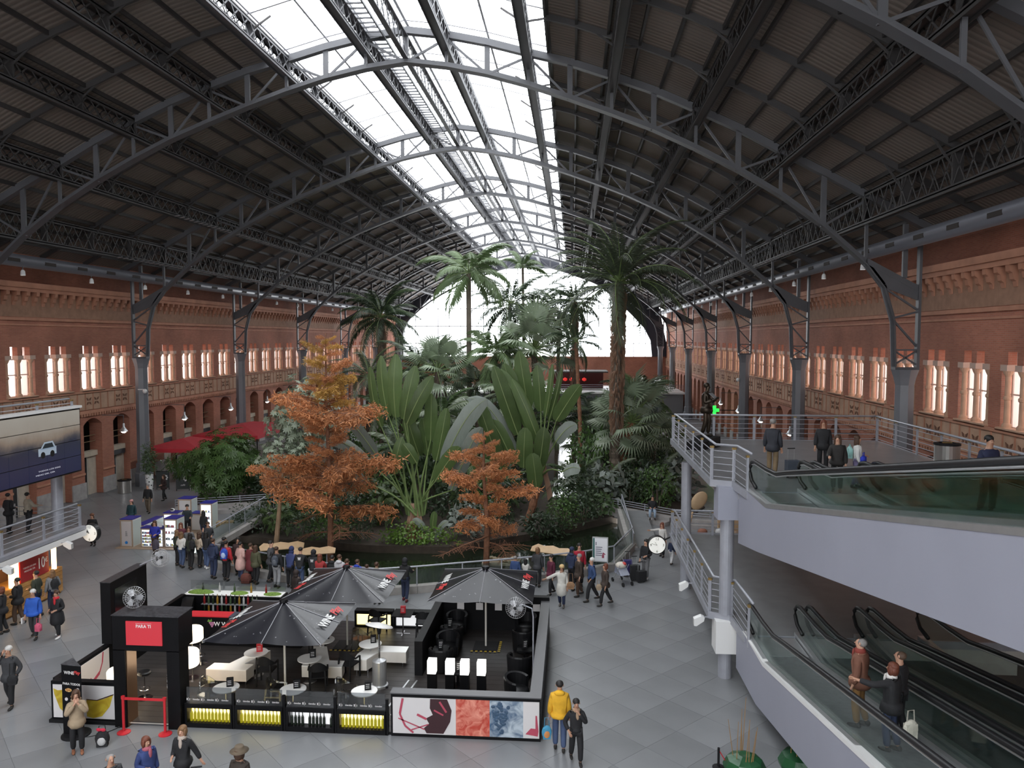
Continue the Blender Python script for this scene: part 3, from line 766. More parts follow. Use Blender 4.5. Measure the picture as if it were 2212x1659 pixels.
# ---- balcony with the video wall
ZB = 2.4
b = MB(); b.box(-31.0,-20.85,14.0,30.9,ZB-0.25,ZB)
bal = b.build('floor_balcony', m_deck); tag(bal, 'grey balcony slab above the lit food counter', 'deck', kind='structure')
b = MB(); b.box(-20.85,-20.7,14.0,30.9,ZB-0.3,ZB-0.05); b.build('edge_channel', m_white, bal)
b = MB(); b.box(-20.95,-20.7,14,30.9,ZB-0.02,ZB+0.12); b.build('edge_kerb', m_rail, bal)
railing('deck_railing', 'grey steel railing of the balcony above the food counter', [(-20.9,30.8),(-20.9,15.0)], ZB, (7,), -1)
railing('deck_railing', 'grey railing across the balcony end by the two seated people', [(-20.95,30.85),(-30.5,30.85)], ZB, (4,), 1, hand=False)
vw = thing('video_wall', 'large tiled video wall showing a white car in hills at dusk', 'screen', (-20.9, 31.0, 4.9))
def screen_mat():
    m, nt, bs = _nt('dusk_car_picture')
    tc = nt.nodes.new('ShaderNodeTexCoord'); sp = nt.nodes.new('ShaderNodeSeparateXYZ'); nt.links.new(tc.outputs['Object'], sp.inputs[0])
    n = nt.nodes.new('ShaderNodeTexNoise'); n.inputs['Scale'].default_value = 0.9; n.inputs['Detail'].default_value = 4; nt.links.new(tc.outputs['Object'], n.inputs['Vector'])
    ma = nt.nodes.new('ShaderNodeMath'); ma.operation = 'MULTIPLY_ADD'; ma.inputs[1].default_value = 0.9; nt.links.new(n.outputs['Fac'], ma.inputs[0]); nt.links.new(sp.outputs[2], ma.inputs[2])
    mr = nt.nodes.new('ShaderNodeMapRange'); mr.inputs[1].default_value = 0.2; mr.inputs[2].default_value = 3.1; nt.links.new(ma.outputs[0], mr.inputs[0])
    cr = nt.nodes.new('ShaderNodeValToRGB'); e = cr.color_ramp.elements
    e[0].position = 0.0; e[0].color = (0.012,0.014,0.045,1); e[1].position = 1.0; e[1].color = (0.33,0.31,0.27,1)
    for p, c in ((0.3,(0.018,0.02,0.05,1)),(0.5,(0.02,0.022,0.04,1)),(0.56,(0.06,0.055,0.06,1)),(0.66,(0.22,0.17,0.13,1)),(0.8,(0.30,0.27,0.23,1))):
        q = e.new(p); q.color = c
    nt.links.new(mr.outputs[0], cr.inputs[0])
    nt.links.new(cr.outputs[0], bs.inputs['Emission Color']); bs.inputs['Emission Strength'].default_value = 0.85
    bs.inputs['Base Color'].default_value = (0.02,0.02,0.025,1); bs.inputs['Roughness'].default_value = 0.2
    return m
m_scr = screen_mat()
b = MB(); b.box(-0.3,-0.03,-16.2,0.06,-0.05,2.66); b.build('housing', m_rub, vw)
for i in range(15):
    for j in range(4):
        b = MB(); b.box(-0.03,0.0,-1.05*(i+1)+0.015,-1.05*i-0.015,j*0.65+0.015,(j+1)*0.65-0.015); b.build('screen_tile', m_scr, vw)
b = MB(); b.box(-0.35,0.05,-16.2,0.1,2.66,2.76); b.build('top_trim', m_white, vw)
b = MB(); b.box(0.0,0.006,-2.6,-1.55,0.95,1.25); b.sprism([(-2.5,1.2),(-2.25,1.48),(-1.75,1.48),(-1.58,1.2)], 'x', 0.0, 0.006); cb = b.build('car_image', mat('car_on_screen', (0.3,0.35,0.4), 0.4, emit=(0.16,0.2,0.25), estr=0.7), vw, fix=True); cb['label'] = 'white car on the screen'
for yy in (-2.35,-1.8):
    q = MB(); q.T = Matrix.Translation((0.004,yy,0.98)) @ Matrix.Rotation(pi/2,4,'Y'); q.lathe([(0.13,0),(0.13,0.005)], n=14); q.build('wheel_image', m_rub, vw)
q = MB(); q.sprism([(-2.38,1.24),(-2.22,1.42),(-1.8,1.42),(-1.7,1.24)], 'x', 0.006, 0.009); q.build('window_image', mat('car_glass_on_screen', (0.03,0.04,0.05), 0.4), vw, fix=True)
for k in range(2):
    lettering('line1' if k else 'line2', mat('caption_white', (0.6,0.6,0.65), 0.5, emit=(0.6,0.6,0.7), estr=0.5), vw, frame((0.012,-2.0-0.25*k,0.36-0.14*k), (0,1,0), (0,0,1)), 0.075, 2.2, name='caption')
b = MB(); b.lathe([(0.22,ZB),(0.22,6.2)], (-21.75,30.6,0), 20); o = b.build('screen_column', m_rail); tag(o, 'round grey column carrying the video wall', 'column')
railing('deck_railing', 'grey railing above the top of the video wall', [(-21.1,30.8),(-21.1,16.0)], 7.05, (7,), -1, nr=3, h=0.85)
# food counter below the balcony
fc = thing('food_counter', 'food counter with wooden slats, red price sign and warm tube lamps', 'counter', (-21.0, 29.3, 0))
m_wood = mat('varnished_pine', (0.42,0.22,0.07), 0.5, var=0.2, scale=2)
for k in range(6):
    b = MB(); b.box(-0.08,0.0,-3.2,0.4,0.1+k*0.17,0.255+k*0.17); b.build('slat', m_wood, fc)
b = MB(); b.box(-0.9,-0.08,-8.5,0.4,0,1.1); b.build('body', m_wood, fc)
b = MB(); b.box(-0.95,0.25,-8.6,-3.3,1.02,1.1); b.build('counter_top', mat('dark_counter', (0.05,0.04,0.035), 0.4), fc)
b = MB(); b.box(-0.06,0.0,-2.0,-0.4,1.14,2.0); sgn = b.build('price_sign', mat('sign_red', (0.30,0.015,0.02), 0.5), fc)
lettering('ten', m_white, sgn, frame((0.012,-0.85,1.6),(0,1,0),(0,0,1)), 0.62, 0.72); lettering('euro', m_white, sgn, frame((0.012,-0.55,1.66),(0,1,0),(0,0,1)), 0.26)
for k in range(2): lettering('line1' if k else 'line2', m_white, sgn, frame((0.012,-1.5,1.66-0.13*k),(0,1,0),(0,0,1)), 0.09)
m_tube = mat('warm_tube_lamp', (1,0.8,0.5), 0.4, emit=(1,0.62,0.25), estr=9)
for yy in (-0.12, -2.25, -2.5):
    b = MB(); b.lathe([(0.09,1.15),(0.09,2.1)], (0.02,yy,0), 12); b.build('tube_lamp', m_tube, fc)
b = MB(); b.box(-3.0,-0.9,-8.5,0.3,0,2.14); b.build('back_wall', mat('brown_shop_back', (0.10,0.05,0.03), 0.7), fc)
for k, yy in enumerate((-1.1,-3.6,-5.2)):
    b = MB(); b.lathe([(0.05,2.14),(0.16,2.0),(0.16,1.98)], (-0.35+0.1*k,yy,0), 14); b.build('spot_lamp', m_tube, fc)
b = MB(); b.box(-0.05,0.3,-4.2,-3.5,1.1,1.14); b.box(-0.1,0.02,-4.1,-3.6,1.14,1.6); b.build('menu_board', mat('menu_grey', (0.35,0.32,0.33), 0.6), fc)
# ================================================================== drinks kiosk
m_blk = mat('black_lacquer', (0.007,0.007,0.008), 0.4, var=0.1, spec=0.12)
m_blk2 = mat('black_matt', (0.011,0.011,0.012), 0.6, spec=0.2)
m_wet = mat('wet_dusty_black', (0.05,0.05,0.055), 0.3, var=0.6, scale=14)
m_boards = mat('dark_deck_board', (0.032,0.028,0.027), 0.42, var=0.2, scale=2, spec=0.3)
m_tab = mat('white_table_top', (0.85,0.84,0.81), 0.35)
m_leather = mat('black_leather', (0.008,0.008,0.009), 0.4, bump=0.05, spec=0.25)
m_chrome = mat('chrome', (0.6,0.6,0.62), 0.18, 1.0)
m_drum = mat('lit_table_drum', (1,0.9,0.75), 0.5, emit=(1,0.83,0.6), estr=5)
m_red = mat('bright_red', (0.55,0.02,0.03), 0.45)
m_print = mat('print_white', (0.62,0.60,0.60), 0.45)
m_wine = mat('wine_dark', (0.035,0.008,0.012), 0.4)
m_splash = mat('wine_pink', (0.42,0.06,0.10), 0.5)
m_clear = glass('clear_glass', (0.86,0.88,0.88), 0.1)

# raised platform with boards
pf = struct('floor_kiosk', 'dark boarded floor of the drinks kiosk', 'floor'); pf.location = (-7, 23, 0)
b = MB(); b.box(-7.3,6.2,-3.5,4.3,0,0.05); b.build('base', m_blk2, pf)
for k in range(26):
    b = MB(); b.box(-7.25,6.15,-3.48+k*0.3,-3.19+k*0.3,0.05,0.07); b.build('board', m_boards, pf)
FZ = 0.07
# ---- low walls of the lounge with printed front
w = thing('lounge_partition', 'black low wall round the lounge with printed wine, ham and grape pictures', 'partition', (-2.75,19.45,0))
b = MB(); b.box(-2.0,1.95,0,0.28,0,1.15); b.build('front_wall', m_blk, w)
b = MB(); b.box(-2.02,1.97,-0.02,0.3,1.15,1.18); b.build('front_ledge', mat('grey_ledge', (0.10,0.10,0.105), 0.4), w)
b = MB(); b.box(1.68,1.95,0.3,7.65,0,1.15); b.build('side_wall', m_blk, w)
b = MB(); b.box(1.66,1.97,0.3,7.67,1.15,1.18); b.build('side_ledge', MATS['grey_ledge'], w)
b = MB(); b.box(-2.1,-1.85,3.5,7.65,0,1.15); b.build('inner_wall', m_blk, w)
b = MB(); b.box(-2.1,1.95,7.4,7.65,0,1.3); b.build('back_wall', m_blk, w)
for k in range(5):
    b = MB(); b.box(-1.35+k*0.68,-1.1+k*0.68,7.37,7.4,0.8,1.05); b.build('white_square', m_print, w)
b = MB(); b.box(-1.95,-0.27,-0.012,0,0.09,1.06); pic = b.build('wine_picture', m_print, w)
q = MB(); q.sprism([(-0.95,1.05),(-0.5,1.05),(-0.38,0.75),(-0.42,0.45),(-0.6,0.12),(-1.05,0.12),(-1.12,0.25),(-0.98,0.38),(-1.06,0.52),(-0.88,0.62),(-0.96,0.8)], 'y', -0.02, -0.012); q.build('wine_shape', m_wine, pic, fix=True)
q = MB()
for (x0,z0,x1,z1,t) in ((-1.68,1.04,-1.76,0.62,0.06),(-1.76,0.62,-1.62,0.3,0.05),(-1.8,0.5,-1.1,0.22,0.03),(-1.62,0.3,-1.4,0.12,0.05),(-1.3,0.62,-1.05,0.5,0.06),(-1.45,0.2,-1.0,0.36,0.03),(-0.7,0.98,-0.52,0.7,0.05),(-0.85,0.75,-0.6,0.62,0.04)):
    q.bar((x0,-0.022,z0),(x1,-0.022,z1),t,0.004,up=(0,1,0))
q.build('splash', m_splash, pic)
def blob_mat(name, c1, c2, sc):
    m, nt, bs = _nt(name); tc = nt.nodes.new('ShaderNodeTexCoord'); n = nt.nodes.new('ShaderNodeTexNoise'); n.inputs['Scale'].default_value = sc; n.inputs['Detail'].default_value = 5; n.inputs['Distortion'].default_value = 1.5
    nt.links.new(tc.outputs['Object'], n.inputs['Vector']); cr = nt.nodes.new('ShaderNodeValToRGB'); cr.color_ramp.elements[0].position = 0.35; cr.color_ramp.elements[1].position = 0.68
    cr.color_ramp.elements[0].color = (*c1,1); cr.color_ramp.elements[1].color = (*c2,1); nt.links.new(n.outputs['Fac'], cr.inputs[0]); nt.links.new(cr.outputs[0], bs.inputs['Base Color']); bs.inputs['Roughness'].default_value = 0.5
    MATS[name] = m; return m
b = MB(); b.box(-0.27,0.62,-0.012,0,0.09,1.06); b.build('ham_picture', blob_mat('ham_print',(0.45,0.05,0.03),(0.75,0.30,0.22),4), w)
b = MB(); b.box(0.62,1.5,-0.012,0,0.09,1.06); gp = b.build('grape_picture', blob_mat('grape_print',(0.05,0.10,0.18),(0.45,0.52,0.58),3), w)
q = MB(); rn = random.Random(3)
for k in range(60):
    zz = rn.uniform(0.2,1.0); xx = 0.9 + rn.uniform(-1,1)*0.22*(zz+0.1)
    q.T = Matrix.Translation((xx,-0.014,zz)) @ Matrix.Rotation(pi/2,4,'X'); q.lathe([(0.045,0),(0.03,0.006),(0.0,0.01)], n=8)
o = q.build('grapes', mat('grape_blue', (0.04,0.08,0.14), 0.4), gp); o['kind'] = 'stuff'
b = MB(); b.box(1.5,1.92,-0.012,0,0.09,1.06); sp_ = b.build('shoe_picture', m_print, w)
q = MB(); q.sprism([(1.56,0.2),(1.88,0.15),(1.9,0.28),(1.86,0.7),(1.82,0.7),(1.82,0.35),(1.7,0.36)], 'y', -0.02, -0.012); q.build('pink_shape', m_splash, sp_, fix=True)

ORD = ('first','second','third','fourth','fifth','sixth','seventh','eighth','ninth','tenth','eleventh','twelfth','thirteenth')
# ---- tub armchairs, small tables, glowing cubes
def tub_chair():
    c = thing('tub_chair', 'x', 'armchair')
    b = MB(); b.lathe([(0.3,0.02),(0.34,0.1),(0.34,0.36),(0.28,0.40),(0.0,0.42)], n=16, caps=False); b.build('seat', m_leather, c, smooth=True)
    b = MB(); n = 14; vs = []; fs = []
    for i in range(n+1):
        t = radians(-25 + 230*i/n); h = 0.68 + 0.08*sin(pi*i/n)
        for r, z in ((0.36,0.06),(0.40,h-0.04),(0.38,h),(0.31,h-0.02),(0.28,0.36)): vs.append((r*cos(t), r*sin(t), z))
    for i in range(n):
        for j in range(4): fs.append((i*5+j,(i+1)*5+j,(i+1)*5+j+1,i*5+j+1))
    fs += [(0,1,2,3,4), (n*5+4,n*5+3,n*5+2,n*5+1,n*5)]
    b.add(vs, fs); b.build('shell', m_leather, c, smooth=False, fix=True)
    for a in range(4):
        b = MB(); b.lathe([(0.02,0),(0.02,0.06)], (0.22*cos(a*pi/2+0.78),0.22*sin(a*pi/2+0.78),0), 6); b.build('foot', m_chrome, c)
    return c
proto = tub_chair()
spots = [(-4.05,26.4,0,'against the inner lounge wall nearest the white squares'),(-4.05,25.25,pi,'by the inner lounge wall with its back to the entrance'),(-4.05,24.45,0.1,'by the inner lounge wall behind the menu table'),(-4.1,23.4,pi,'at the open end of the inner lounge wall'),
         (-1.6,26.45,0,'in the lounge corner behind the standing fan'),(-1.6,25.1,pi,'along the outer lounge wall behind the menu stand'),(-1.6,23.1,pi*0.9,'along the outer lounge wall beside the fan pole'),(-1.55,21.5,pi*0.35,'turned sideways near the printed front wall')]
for i, (x, y, r, l) in enumerate(spots):
    c = proto if i == 0 else copy_tree(proto)
    c.location = (x, y, FZ); c.rotation_euler = (0,0,r); c['label'] = 'black leather tub armchair ' + l; c['group'] = 'tub armchairs in the lounge'
for i, (x, y, l) in enumerate(((-4.2,25.82,'between tub chairs by the white squares'),(-4.2,23.92,'at the open end of the inner wall'),(-1.5,24.2,'along the outer lounge wall'),(-3.4,22.35,'between the glowing cubes'))):
    t = thing('side_table', 'low square black table ' + l, 'table', (x,y,FZ), group='low black tables in the lounge')
    b = MB(); b.box(-0.25,0.25,-0.25,0.25,0.42,0.46); b.build('top', m_blk, t)
    b = MB(); b.box(-0.04,0.04,-0.04,0.04,0.02,0.42); b.build('leg', m_blk, t); b = MB(); b.box(-0.2,0.2,-0.2,0.2,0,0.02); b.build('base', m_blk, t)
    mcard = thing('menu_stand', 'black menu card on low table ' + l, 'menu', (x,y,FZ+0.46), 0.2*i, group='menu cards on the lounge tables')
    b = MB(); b.box(-0.08,0.08,-0.03,-0.015,0,0.3); b.box(-0.08,0.08,0.015,0.03,0,0.3); b.build('card', m_blk2, mcard)
    b = MB()
    for k in range(4): b.box(-0.05,0.03+0.01*k,-0.032,-0.03,0.06+k*0.055,0.075+k*0.055)
    b.build('print', m_print, mcard)
for i, x in enumerate((-4.14,-3.6,-3.16,-2.66)):
    p = thing('cube_stool', 'black stool block with glowing white cube top, %s from the lounge inner wall' % ORD[i], 'stool', (x,22.1,FZ), group='glowing cube stools')
    b = MB(); b.box(-0.13,0.13,-0.13,0.13,0,0.5); b.build('block', m_blk, p)
    b = MB(); b.box(-0.125,0.125,-0.125,0.125,0.5,0.9); b.build('light_cube', mat('lit_white_cube', (1,1,1), 0.5, emit=(1,0.97,0.9), estr=2.2), p)

# ---- parasols
m_can = mat('black_canopy', (0.022,0.022,0.027), 0.36, var=0.35, scale=2.5, bump=0.1, bscale=5)
def parasol_grey():
    """umbrella cloth with pale dust spots"""
    m, nt, bs = _nt('dusty_black_canopy'); tc = nt.nodes.new('ShaderNodeTexCoord')
    v = nt.nodes.new('ShaderNodeTexVoronoi'); v.inputs['Scale'].default_value = 5.5; nt.links.new(tc.outputs['Object'], v.inputs['Vector'])
    n = nt.nodes.new('ShaderNodeTexNoise'); n.inputs['Scale'].default_value = 2.2; nt.links.new(tc.outputs['Object'], n.inputs['Vector'])
    mm = nt.nodes.new('ShaderNodeMath'); mm.operation = 'MULTIPLY'; mm.inputs[1].default_value = 0.22; nt.links.new(n.outputs['Fac'], mm.inputs[0])
    lt = nt.nodes.new('ShaderNodeMath'); lt.operation = 'LESS_THAN'; nt.links.new(v.outputs['Distance'], lt.inputs[0]); nt.links.new(mm.outputs[0], lt.inputs[1])
    mx = nt.nodes.new('ShaderNodeMix'); mx.data_type = 'RGBA'; mx.inputs['A'].default_value = (0.012,0.012,0.016,1); mx.inputs['B'].default_value = (0.16,0.16,0.17,1)
    nt.links.new(lt.outputs[0], mx.inputs['Factor']); nt.links.new(mx.outputs['Result'], bs.inputs['Base Color'])
    bs.inputs['Roughness'].default_value = 0.3; bs.inputs['Specular IOR Level'].default_value = 0.35
    return m
m_dusty = parasol_grey()
def parasol(x, y, label, sag=0.05, rz=0.0):
    p = thing('parasol', label, 'parasol', (x, y, FZ), rz)
    h = 1.67; ze = 2.12; za = 2.72
    b = MB(); vs = [(0,0,za)]; N = 8; M = 6
    per = []
    for i in range(32):
        t = i/32*4; s = int(t); f = t - s
        cor = [(-h,-h),(h,-h),(h,h),(-h,h)]
        a, c = cor[s], cor[(s+1)%4]; per.append((lerp(a[0],c[0],f), lerp(a[1],c[1],f), f))
    for k in range(1, M+1):
        r = k/M
        for (px, py, f) in per:
            sg_ = sag*sin(pi*((f*2) % 1))*r
            vs.append((px*r, py*r, za - (za-ze)*r**0.92 - sg_))
    fs = [(0,1+i,1+(i+1)%32) for i in range(32)]
    for k in range(M-1):
        for i in range(32): fs.append((1+k*32+i, 1+(k+1)*32+i, 1+(k+1)*32+(i+1)%32, 1+k*32+(i+1)%32))
    b.add(vs, fs); cn = b.build('canopy', m_dusty, p, smooth=True)
    b = MB()
    for i in range(0, 32, 4):
        q = per[i]
        b.tube([(q[0]*r, q[1]*r, za-(za-ze)*r**0.92+0.006) for r in (0.06,0.3,0.6,1.0)], 0.012, 5)
    b.build('seam', mat('pale_seam', (0.28,0.28,0.30), 0.5), cn)
    for i in range(0, 32, 4):
        q = per[i]; b = MB(); b.bar((0,0,za-0.12),(q[0],q[1],ze-0.03),0.025,0.03); b.build('rib', m_alu, p)
    b = MB(); b.lathe([(0.13,za-0.01),(0.11,za+0.05),(0.0,za+0.06)], n=14, caps=False); b.build('cap', m_blk, p)
    b = MB(); b.lathe([(0.033,0.03),(0.033,za-0.05)], n=12); b.build('pole', mat('ivory_pole', (0.55,0.53,0.48), 0.4), p)
    b = MB(); b.box(-0.4,0.4,-0.4,0.4,0,0.03); b.build('base_plate', m_blk2, p)
    # brand lettering along the left and right valance
    for s in (-1, 1):
        M1 = frame((s*h*0.82, s*0.42, za-(za-ze)*0.82**0.92+0.01), (0,s,0), (-s*1,0,(za-ze)/h))
        M2 = frame((s*h*0.82, -s*0.25, za-(za-ze)*0.82**0.92+0.01), (0,s,0), (-s*1,0,(za-ze)/h))
        lettering('wine', m_white, cn, frame((s*h*0.82, -s*0.22, za-(za-ze)*0.84+0.03), (0,s,0), (-s,0,(za-ze)/h)), 0.34)
        lettering('play', mat('script_red', (0.6,0.05,0.05), 0.5), cn, frame((s*h*0.82, s*0.62, za-(za-ze)*0.84+0.03), (0,s,0), (-s,0,(za-ze)/h)), 0.36)
    return p
parasol(-8.45,21.6,'black parasol over the white benches, front one of the pair')
pb_ = parasol(-7.6,25.05,'black parasol behind the first one, next to the pond crowd')
pr = parasol(-2.9,25.35,'black parasol standing inside the walled lounge')
for q_ in (pr, pb_):
    for k in range(6):
        b = MB(); b.box(-0.46+k*0.155,-0.38+k*0.155,-0.52,-0.44,0.03,0.034); b.build('hazard_stripe', mat('hazard_yellow', (0.55,0.38,0.02), 0.6), q_)
        b = MB(); b.box(0.44,0.52,-0.46+k*0.155,-0.38+k*0.155,0.03,0.034); b.build('hazard_stripe', MATS['hazard_yellow'], q_)
for s in (-0.25, 0.2):
    b = MB(); b.lathe([(0.03,2.1),(0.09,2.02),(0.1,1.98),(0.0,1.97)], (s,-0.12,0), 12, caps=False); b.build('spot_lamp', mat('pink_spot', (1,0.8,0.7), 0.5, emit=(1,0.72,0.55), estr=5), pr)

# ---- round tables, benches, chairs on the terrace
def round_table(x, y, label, r=0.36, h=0.72):
    t = thing('round_table', label, 'table', (x,y,FZ), group='round white tables on the terrace')
    b = MB(); b.lathe([(r-0.01,h-0.03),(r,h-0.02),(r,h),(0.0,h)], n=28, caps=False); b.lathe([(0,h-0.03),(r-0.01,h-0.03)], n=28, caps=False); b.build('top', m_tab, t)
    b = MB(); b.lathe([(0.03,0.02),(0.03,h-0.03)], n=10); b.build('leg', m_chrome, t)
    b = MB(); b.lathe([(0.22,0),(0.22,0.015),(0.03,0.03)], n=18); b.build('foot', m_chrome, t)
def menu_box(x, y, z, rz, label, red=False):
    t = thing('menu_block', label, 'menu', (x,y,z), rz, group='menu blocks on the terrace tables')
    b = MB(); b.box(-0.09,0.09,-0.05,0.05,0,0.24); b.build('block', m_blk2 if not red else m_red, t)
    b = MB()
    for k in range(3): b.box(-0.06,0.04,-0.052,-0.05,0.06+k*0.05,0.075+k*0.05)
    b.build('print', m_print, t)
for (x, y, l, mr) in ((-9.6,20.2,'at the glass front above the first bottle window',0),(-7.7,20.25,'at the glass front by the front parasol pole',0),(-5.7,20.3,'at the glass front next to the printed wall',0),(-9.75,22.6,'at the zigzag bench by the glowing drum tables',1),(-7.95,22.3,'at the zigzag bench under the front parasol',0),(-8.0,23.75,'behind the bench between the two parasols',0),(-6.4,23.55,'by the patio heater',0)):
    round_table(x, y, 'round white table ' + l)
    menu_box(x+0.08, y+0.08, FZ+0.72, 0.3, ('red' if mr else 'black') + ' menu block on table ' + l, mr)
m_bench = mat('white_bench', (0.62,0.58,0.53), 0.5, var=0.05)
def bench(pts, x, y, label):
    t = thing('zigzag_bench', label, 'bench', (x,y,FZ), group='white zigzag benches')
    b = MB(); b.prism(pts, 0.12, 0.45); b.build('body', m_bench, t, fix=True)
    b = MB(); b.prism([(p[0]*1.0, p[1]) for p in pts], 0.45, 0.475); b.build('seat_top', m_tab, t, fix=True)
    for k in (0, 1, len(pts)//2, len(pts)//2+1):
        q = pts[k]; cx_ = sum(p[0] for p in pts)/len(pts); cy_ = sum(p[1] for p in pts)/len(pts)
        b = MB(); b.lathe([(0.015,0),(0.015,0.12)], (lerp(q[0],cx_,0.12),lerp(q[1],cy_,0.12),0), 6); b.build('leg', m_chrome, t)
Z1 = [(-0.65,-0.25),(0.6,-0.25),(0.65,0.2),(0.35,0.2),(0.75,1.25),(0.3,1.25),(-0.12,0.2),(-0.6,0.2)]
bench(Z1, -10.35, 22.1, 'white zigzag bench beside the glowing drum tables')
bench([(-p[0], p[1]) for p in Z1][::-1], -7.6, 22.55, 'white zigzag bench under the front parasol')
bench([(-0.75,-0.3),(-0.35,-0.3),(-0.1,0.35),(0.75,0.35),(0.75,0.8),(-0.55,0.8),(-0.75,0.1)], -6.0, 23.2, 'white zigzag bench behind the patio heater')
def arm_chair():
    c = thing('armchair', 'x', 'chair')
    b = MB(); b.box(-0.25,0.25,-0.24,0.22,0.43,0.47); b.build('seat', m_blk2, c)
    vs = []; fs = []; b = MB(); n = 12
    for i in range(n+1):
        t = radians(10 + 160*i/n); r0, r1 = 0.27, 0.3; hh = 0.66 + 0.24*sin(pi*i/n)**1.5
        for (r, z) in ((r0,0.64),(r1,0.64),(r1,hh+0.02),(r0,hh+0.02)): vs.append((r*cos(t), r*sin(t)*0.9-0.02, z))
    for i in range(n):
        for j in range(4): fs.append((i*4+j,(i+1)*4+j,(i+1)*4+(j+1)%4,i*4+(j+1)%4))
    fs += [(0,1,2,3),(n*4+3,n*4+2,n*4+1,n*4)]; b.add(vs, fs); b.build('backrest', m_blk2, c, fix=True)
    for s in (-1,1):
        b = MB(); b.bar((s*0.27,-0.22,0.65),(s*0.28,0.05,0.65),0.05,0.03); b.build('arm', m_blk2, c)
        b = MB(); b.bar((s*0.26,-0.22,0),(s*0.27,-0.22,0.65),0.04,0.04); b.build('leg', m_blk2, c)
        b = MB(); b.bar((s*0.22,0.27,0),(s*0.2,0.2,0.66),0.04,0.04); b.build('leg', m_blk2, c)
    return c
pc = arm_chair()
for i, (x, y, r, l) in enumerate(((-9.2,22.05,pi,'by the bench beside the glowing drum tables'),(-7.5,21.75,pi+0.3,'by the bench under the front parasol'),(-6.85,22.65,pi-0.3,'by the bench behind the patio heater'),(-6.9,26.3,pi*0.9,'at the back counter by the square table'),(-5.2,26.2,pi,'between the square table and the lounge wall'),(-8.4,24.4,0.2,'between the two parasols'))):
    c = pc if i == 0 else copy_tree(pc)
    c.location = (x,y,FZ); c.rotation_euler = (0,0,r); c['label'] = 'black plastic armchair ' + l; c['group'] = 'black armchairs on the terrace'
m_ghost = glass('clear_plastic', (0.8,0.82,0.82), 0.16)
for i, (x, y, r, l) in enumerate(((-10.15,20.35,1.2,'by the first table behind the glass front'),(-8.3,20.5,1.6,'by the table at the front parasol pole'),(-6.35,20.6,1.3,'by the table next to the printed wall'),(-7.0,24.6,2.8,'beside the rear parasol pole'))):
    g = copy_tree(pc, (x,y,FZ), r, 'transparent plastic armchair ' + l, 'transparent armchairs')
    g.name = 'clear_chair'
    for ch in g.children:
        ch.data = ch.data.copy(); ch.data.materials.clear(); ch.data.materials.append(m_ghost)
for k, x_ in enumerate((-4.95,-4.7)):
    b = MB(); b.bar((x_-0.28,20.4,0.076),(x_,22.6,0.076),0.05,0.012); o = b.build('edge_strip', m_alu); tag(o, 'silver edge strip on the kiosk floor %s' % ('nearer the benches','nearer the glowing cubes')[k], 'strip')
t = thing('square_table', 'square black table with a red menu by the back bottle window', 'table', (-5.95,26.25,FZ))
b = MB(); b.box(-0.35,0.35,-0.35,0.35,0.71,0.74); b.build('top', m_blk, t); b = MB(); b.lathe([(0.025,0.02),(0.025,0.71)], n=8); b.build('leg', m_chrome, t); b = MB(); b.box(-0.25,0.25,-0.02,0.02,0,0.02); b.box(-0.02,0.02,-0.25,0.25,0,0.02); b.build('foot', m_chrome, t)
menu_box(-5.95,26.3,FZ+0.74,0.1,'tall red menu block on the square black table',True)
# patio heater
t = thing('patio_heater', 'steel patio heater with tilted round reflector', 'heater', (-5.75,22.15,FZ))
b = MB(); b.lathe([(0.26,0),(0.26,0.06),(0.21,0.08),(0.21,0.78),(0.2,0.8),(0.03,0.86)], n=20); b.build('tank_housing', m_alu, t, smooth=False)
b = MB(); b.lathe([(0.03,0.84),(0.03,1.75)], n=10); b.build('pole', m_chrome, t); b = MB(); b.lathe([(0.05,1.6),(0.07,1.75),(0.05,1.82)], n=10); b.build('burner', m_blk2, t)
b = MB(); b.T = Matrix.Translation((0,0,1.84)) @ Matrix.Rotation(radians(-14),4,'X') @ Matrix.Rotation(radians(8),4,'Y'); b.lathe([(0.42,0.0),(0.40,0.03),(0.1,0.09),(0.0,0.1)], n=24, caps=False); b.lathe([(0.41,-0.005),(0.0,0.07)], n=24, caps=False); b.build('reflector', mat('enamel_white', (0.72,0.71,0.69), 0.3), t)
b = MB(); b.lathe([(0.05,0),(0.05,0.06)], (0.24,-0.1,0), 8); b.build('wheel', m_rub, t)
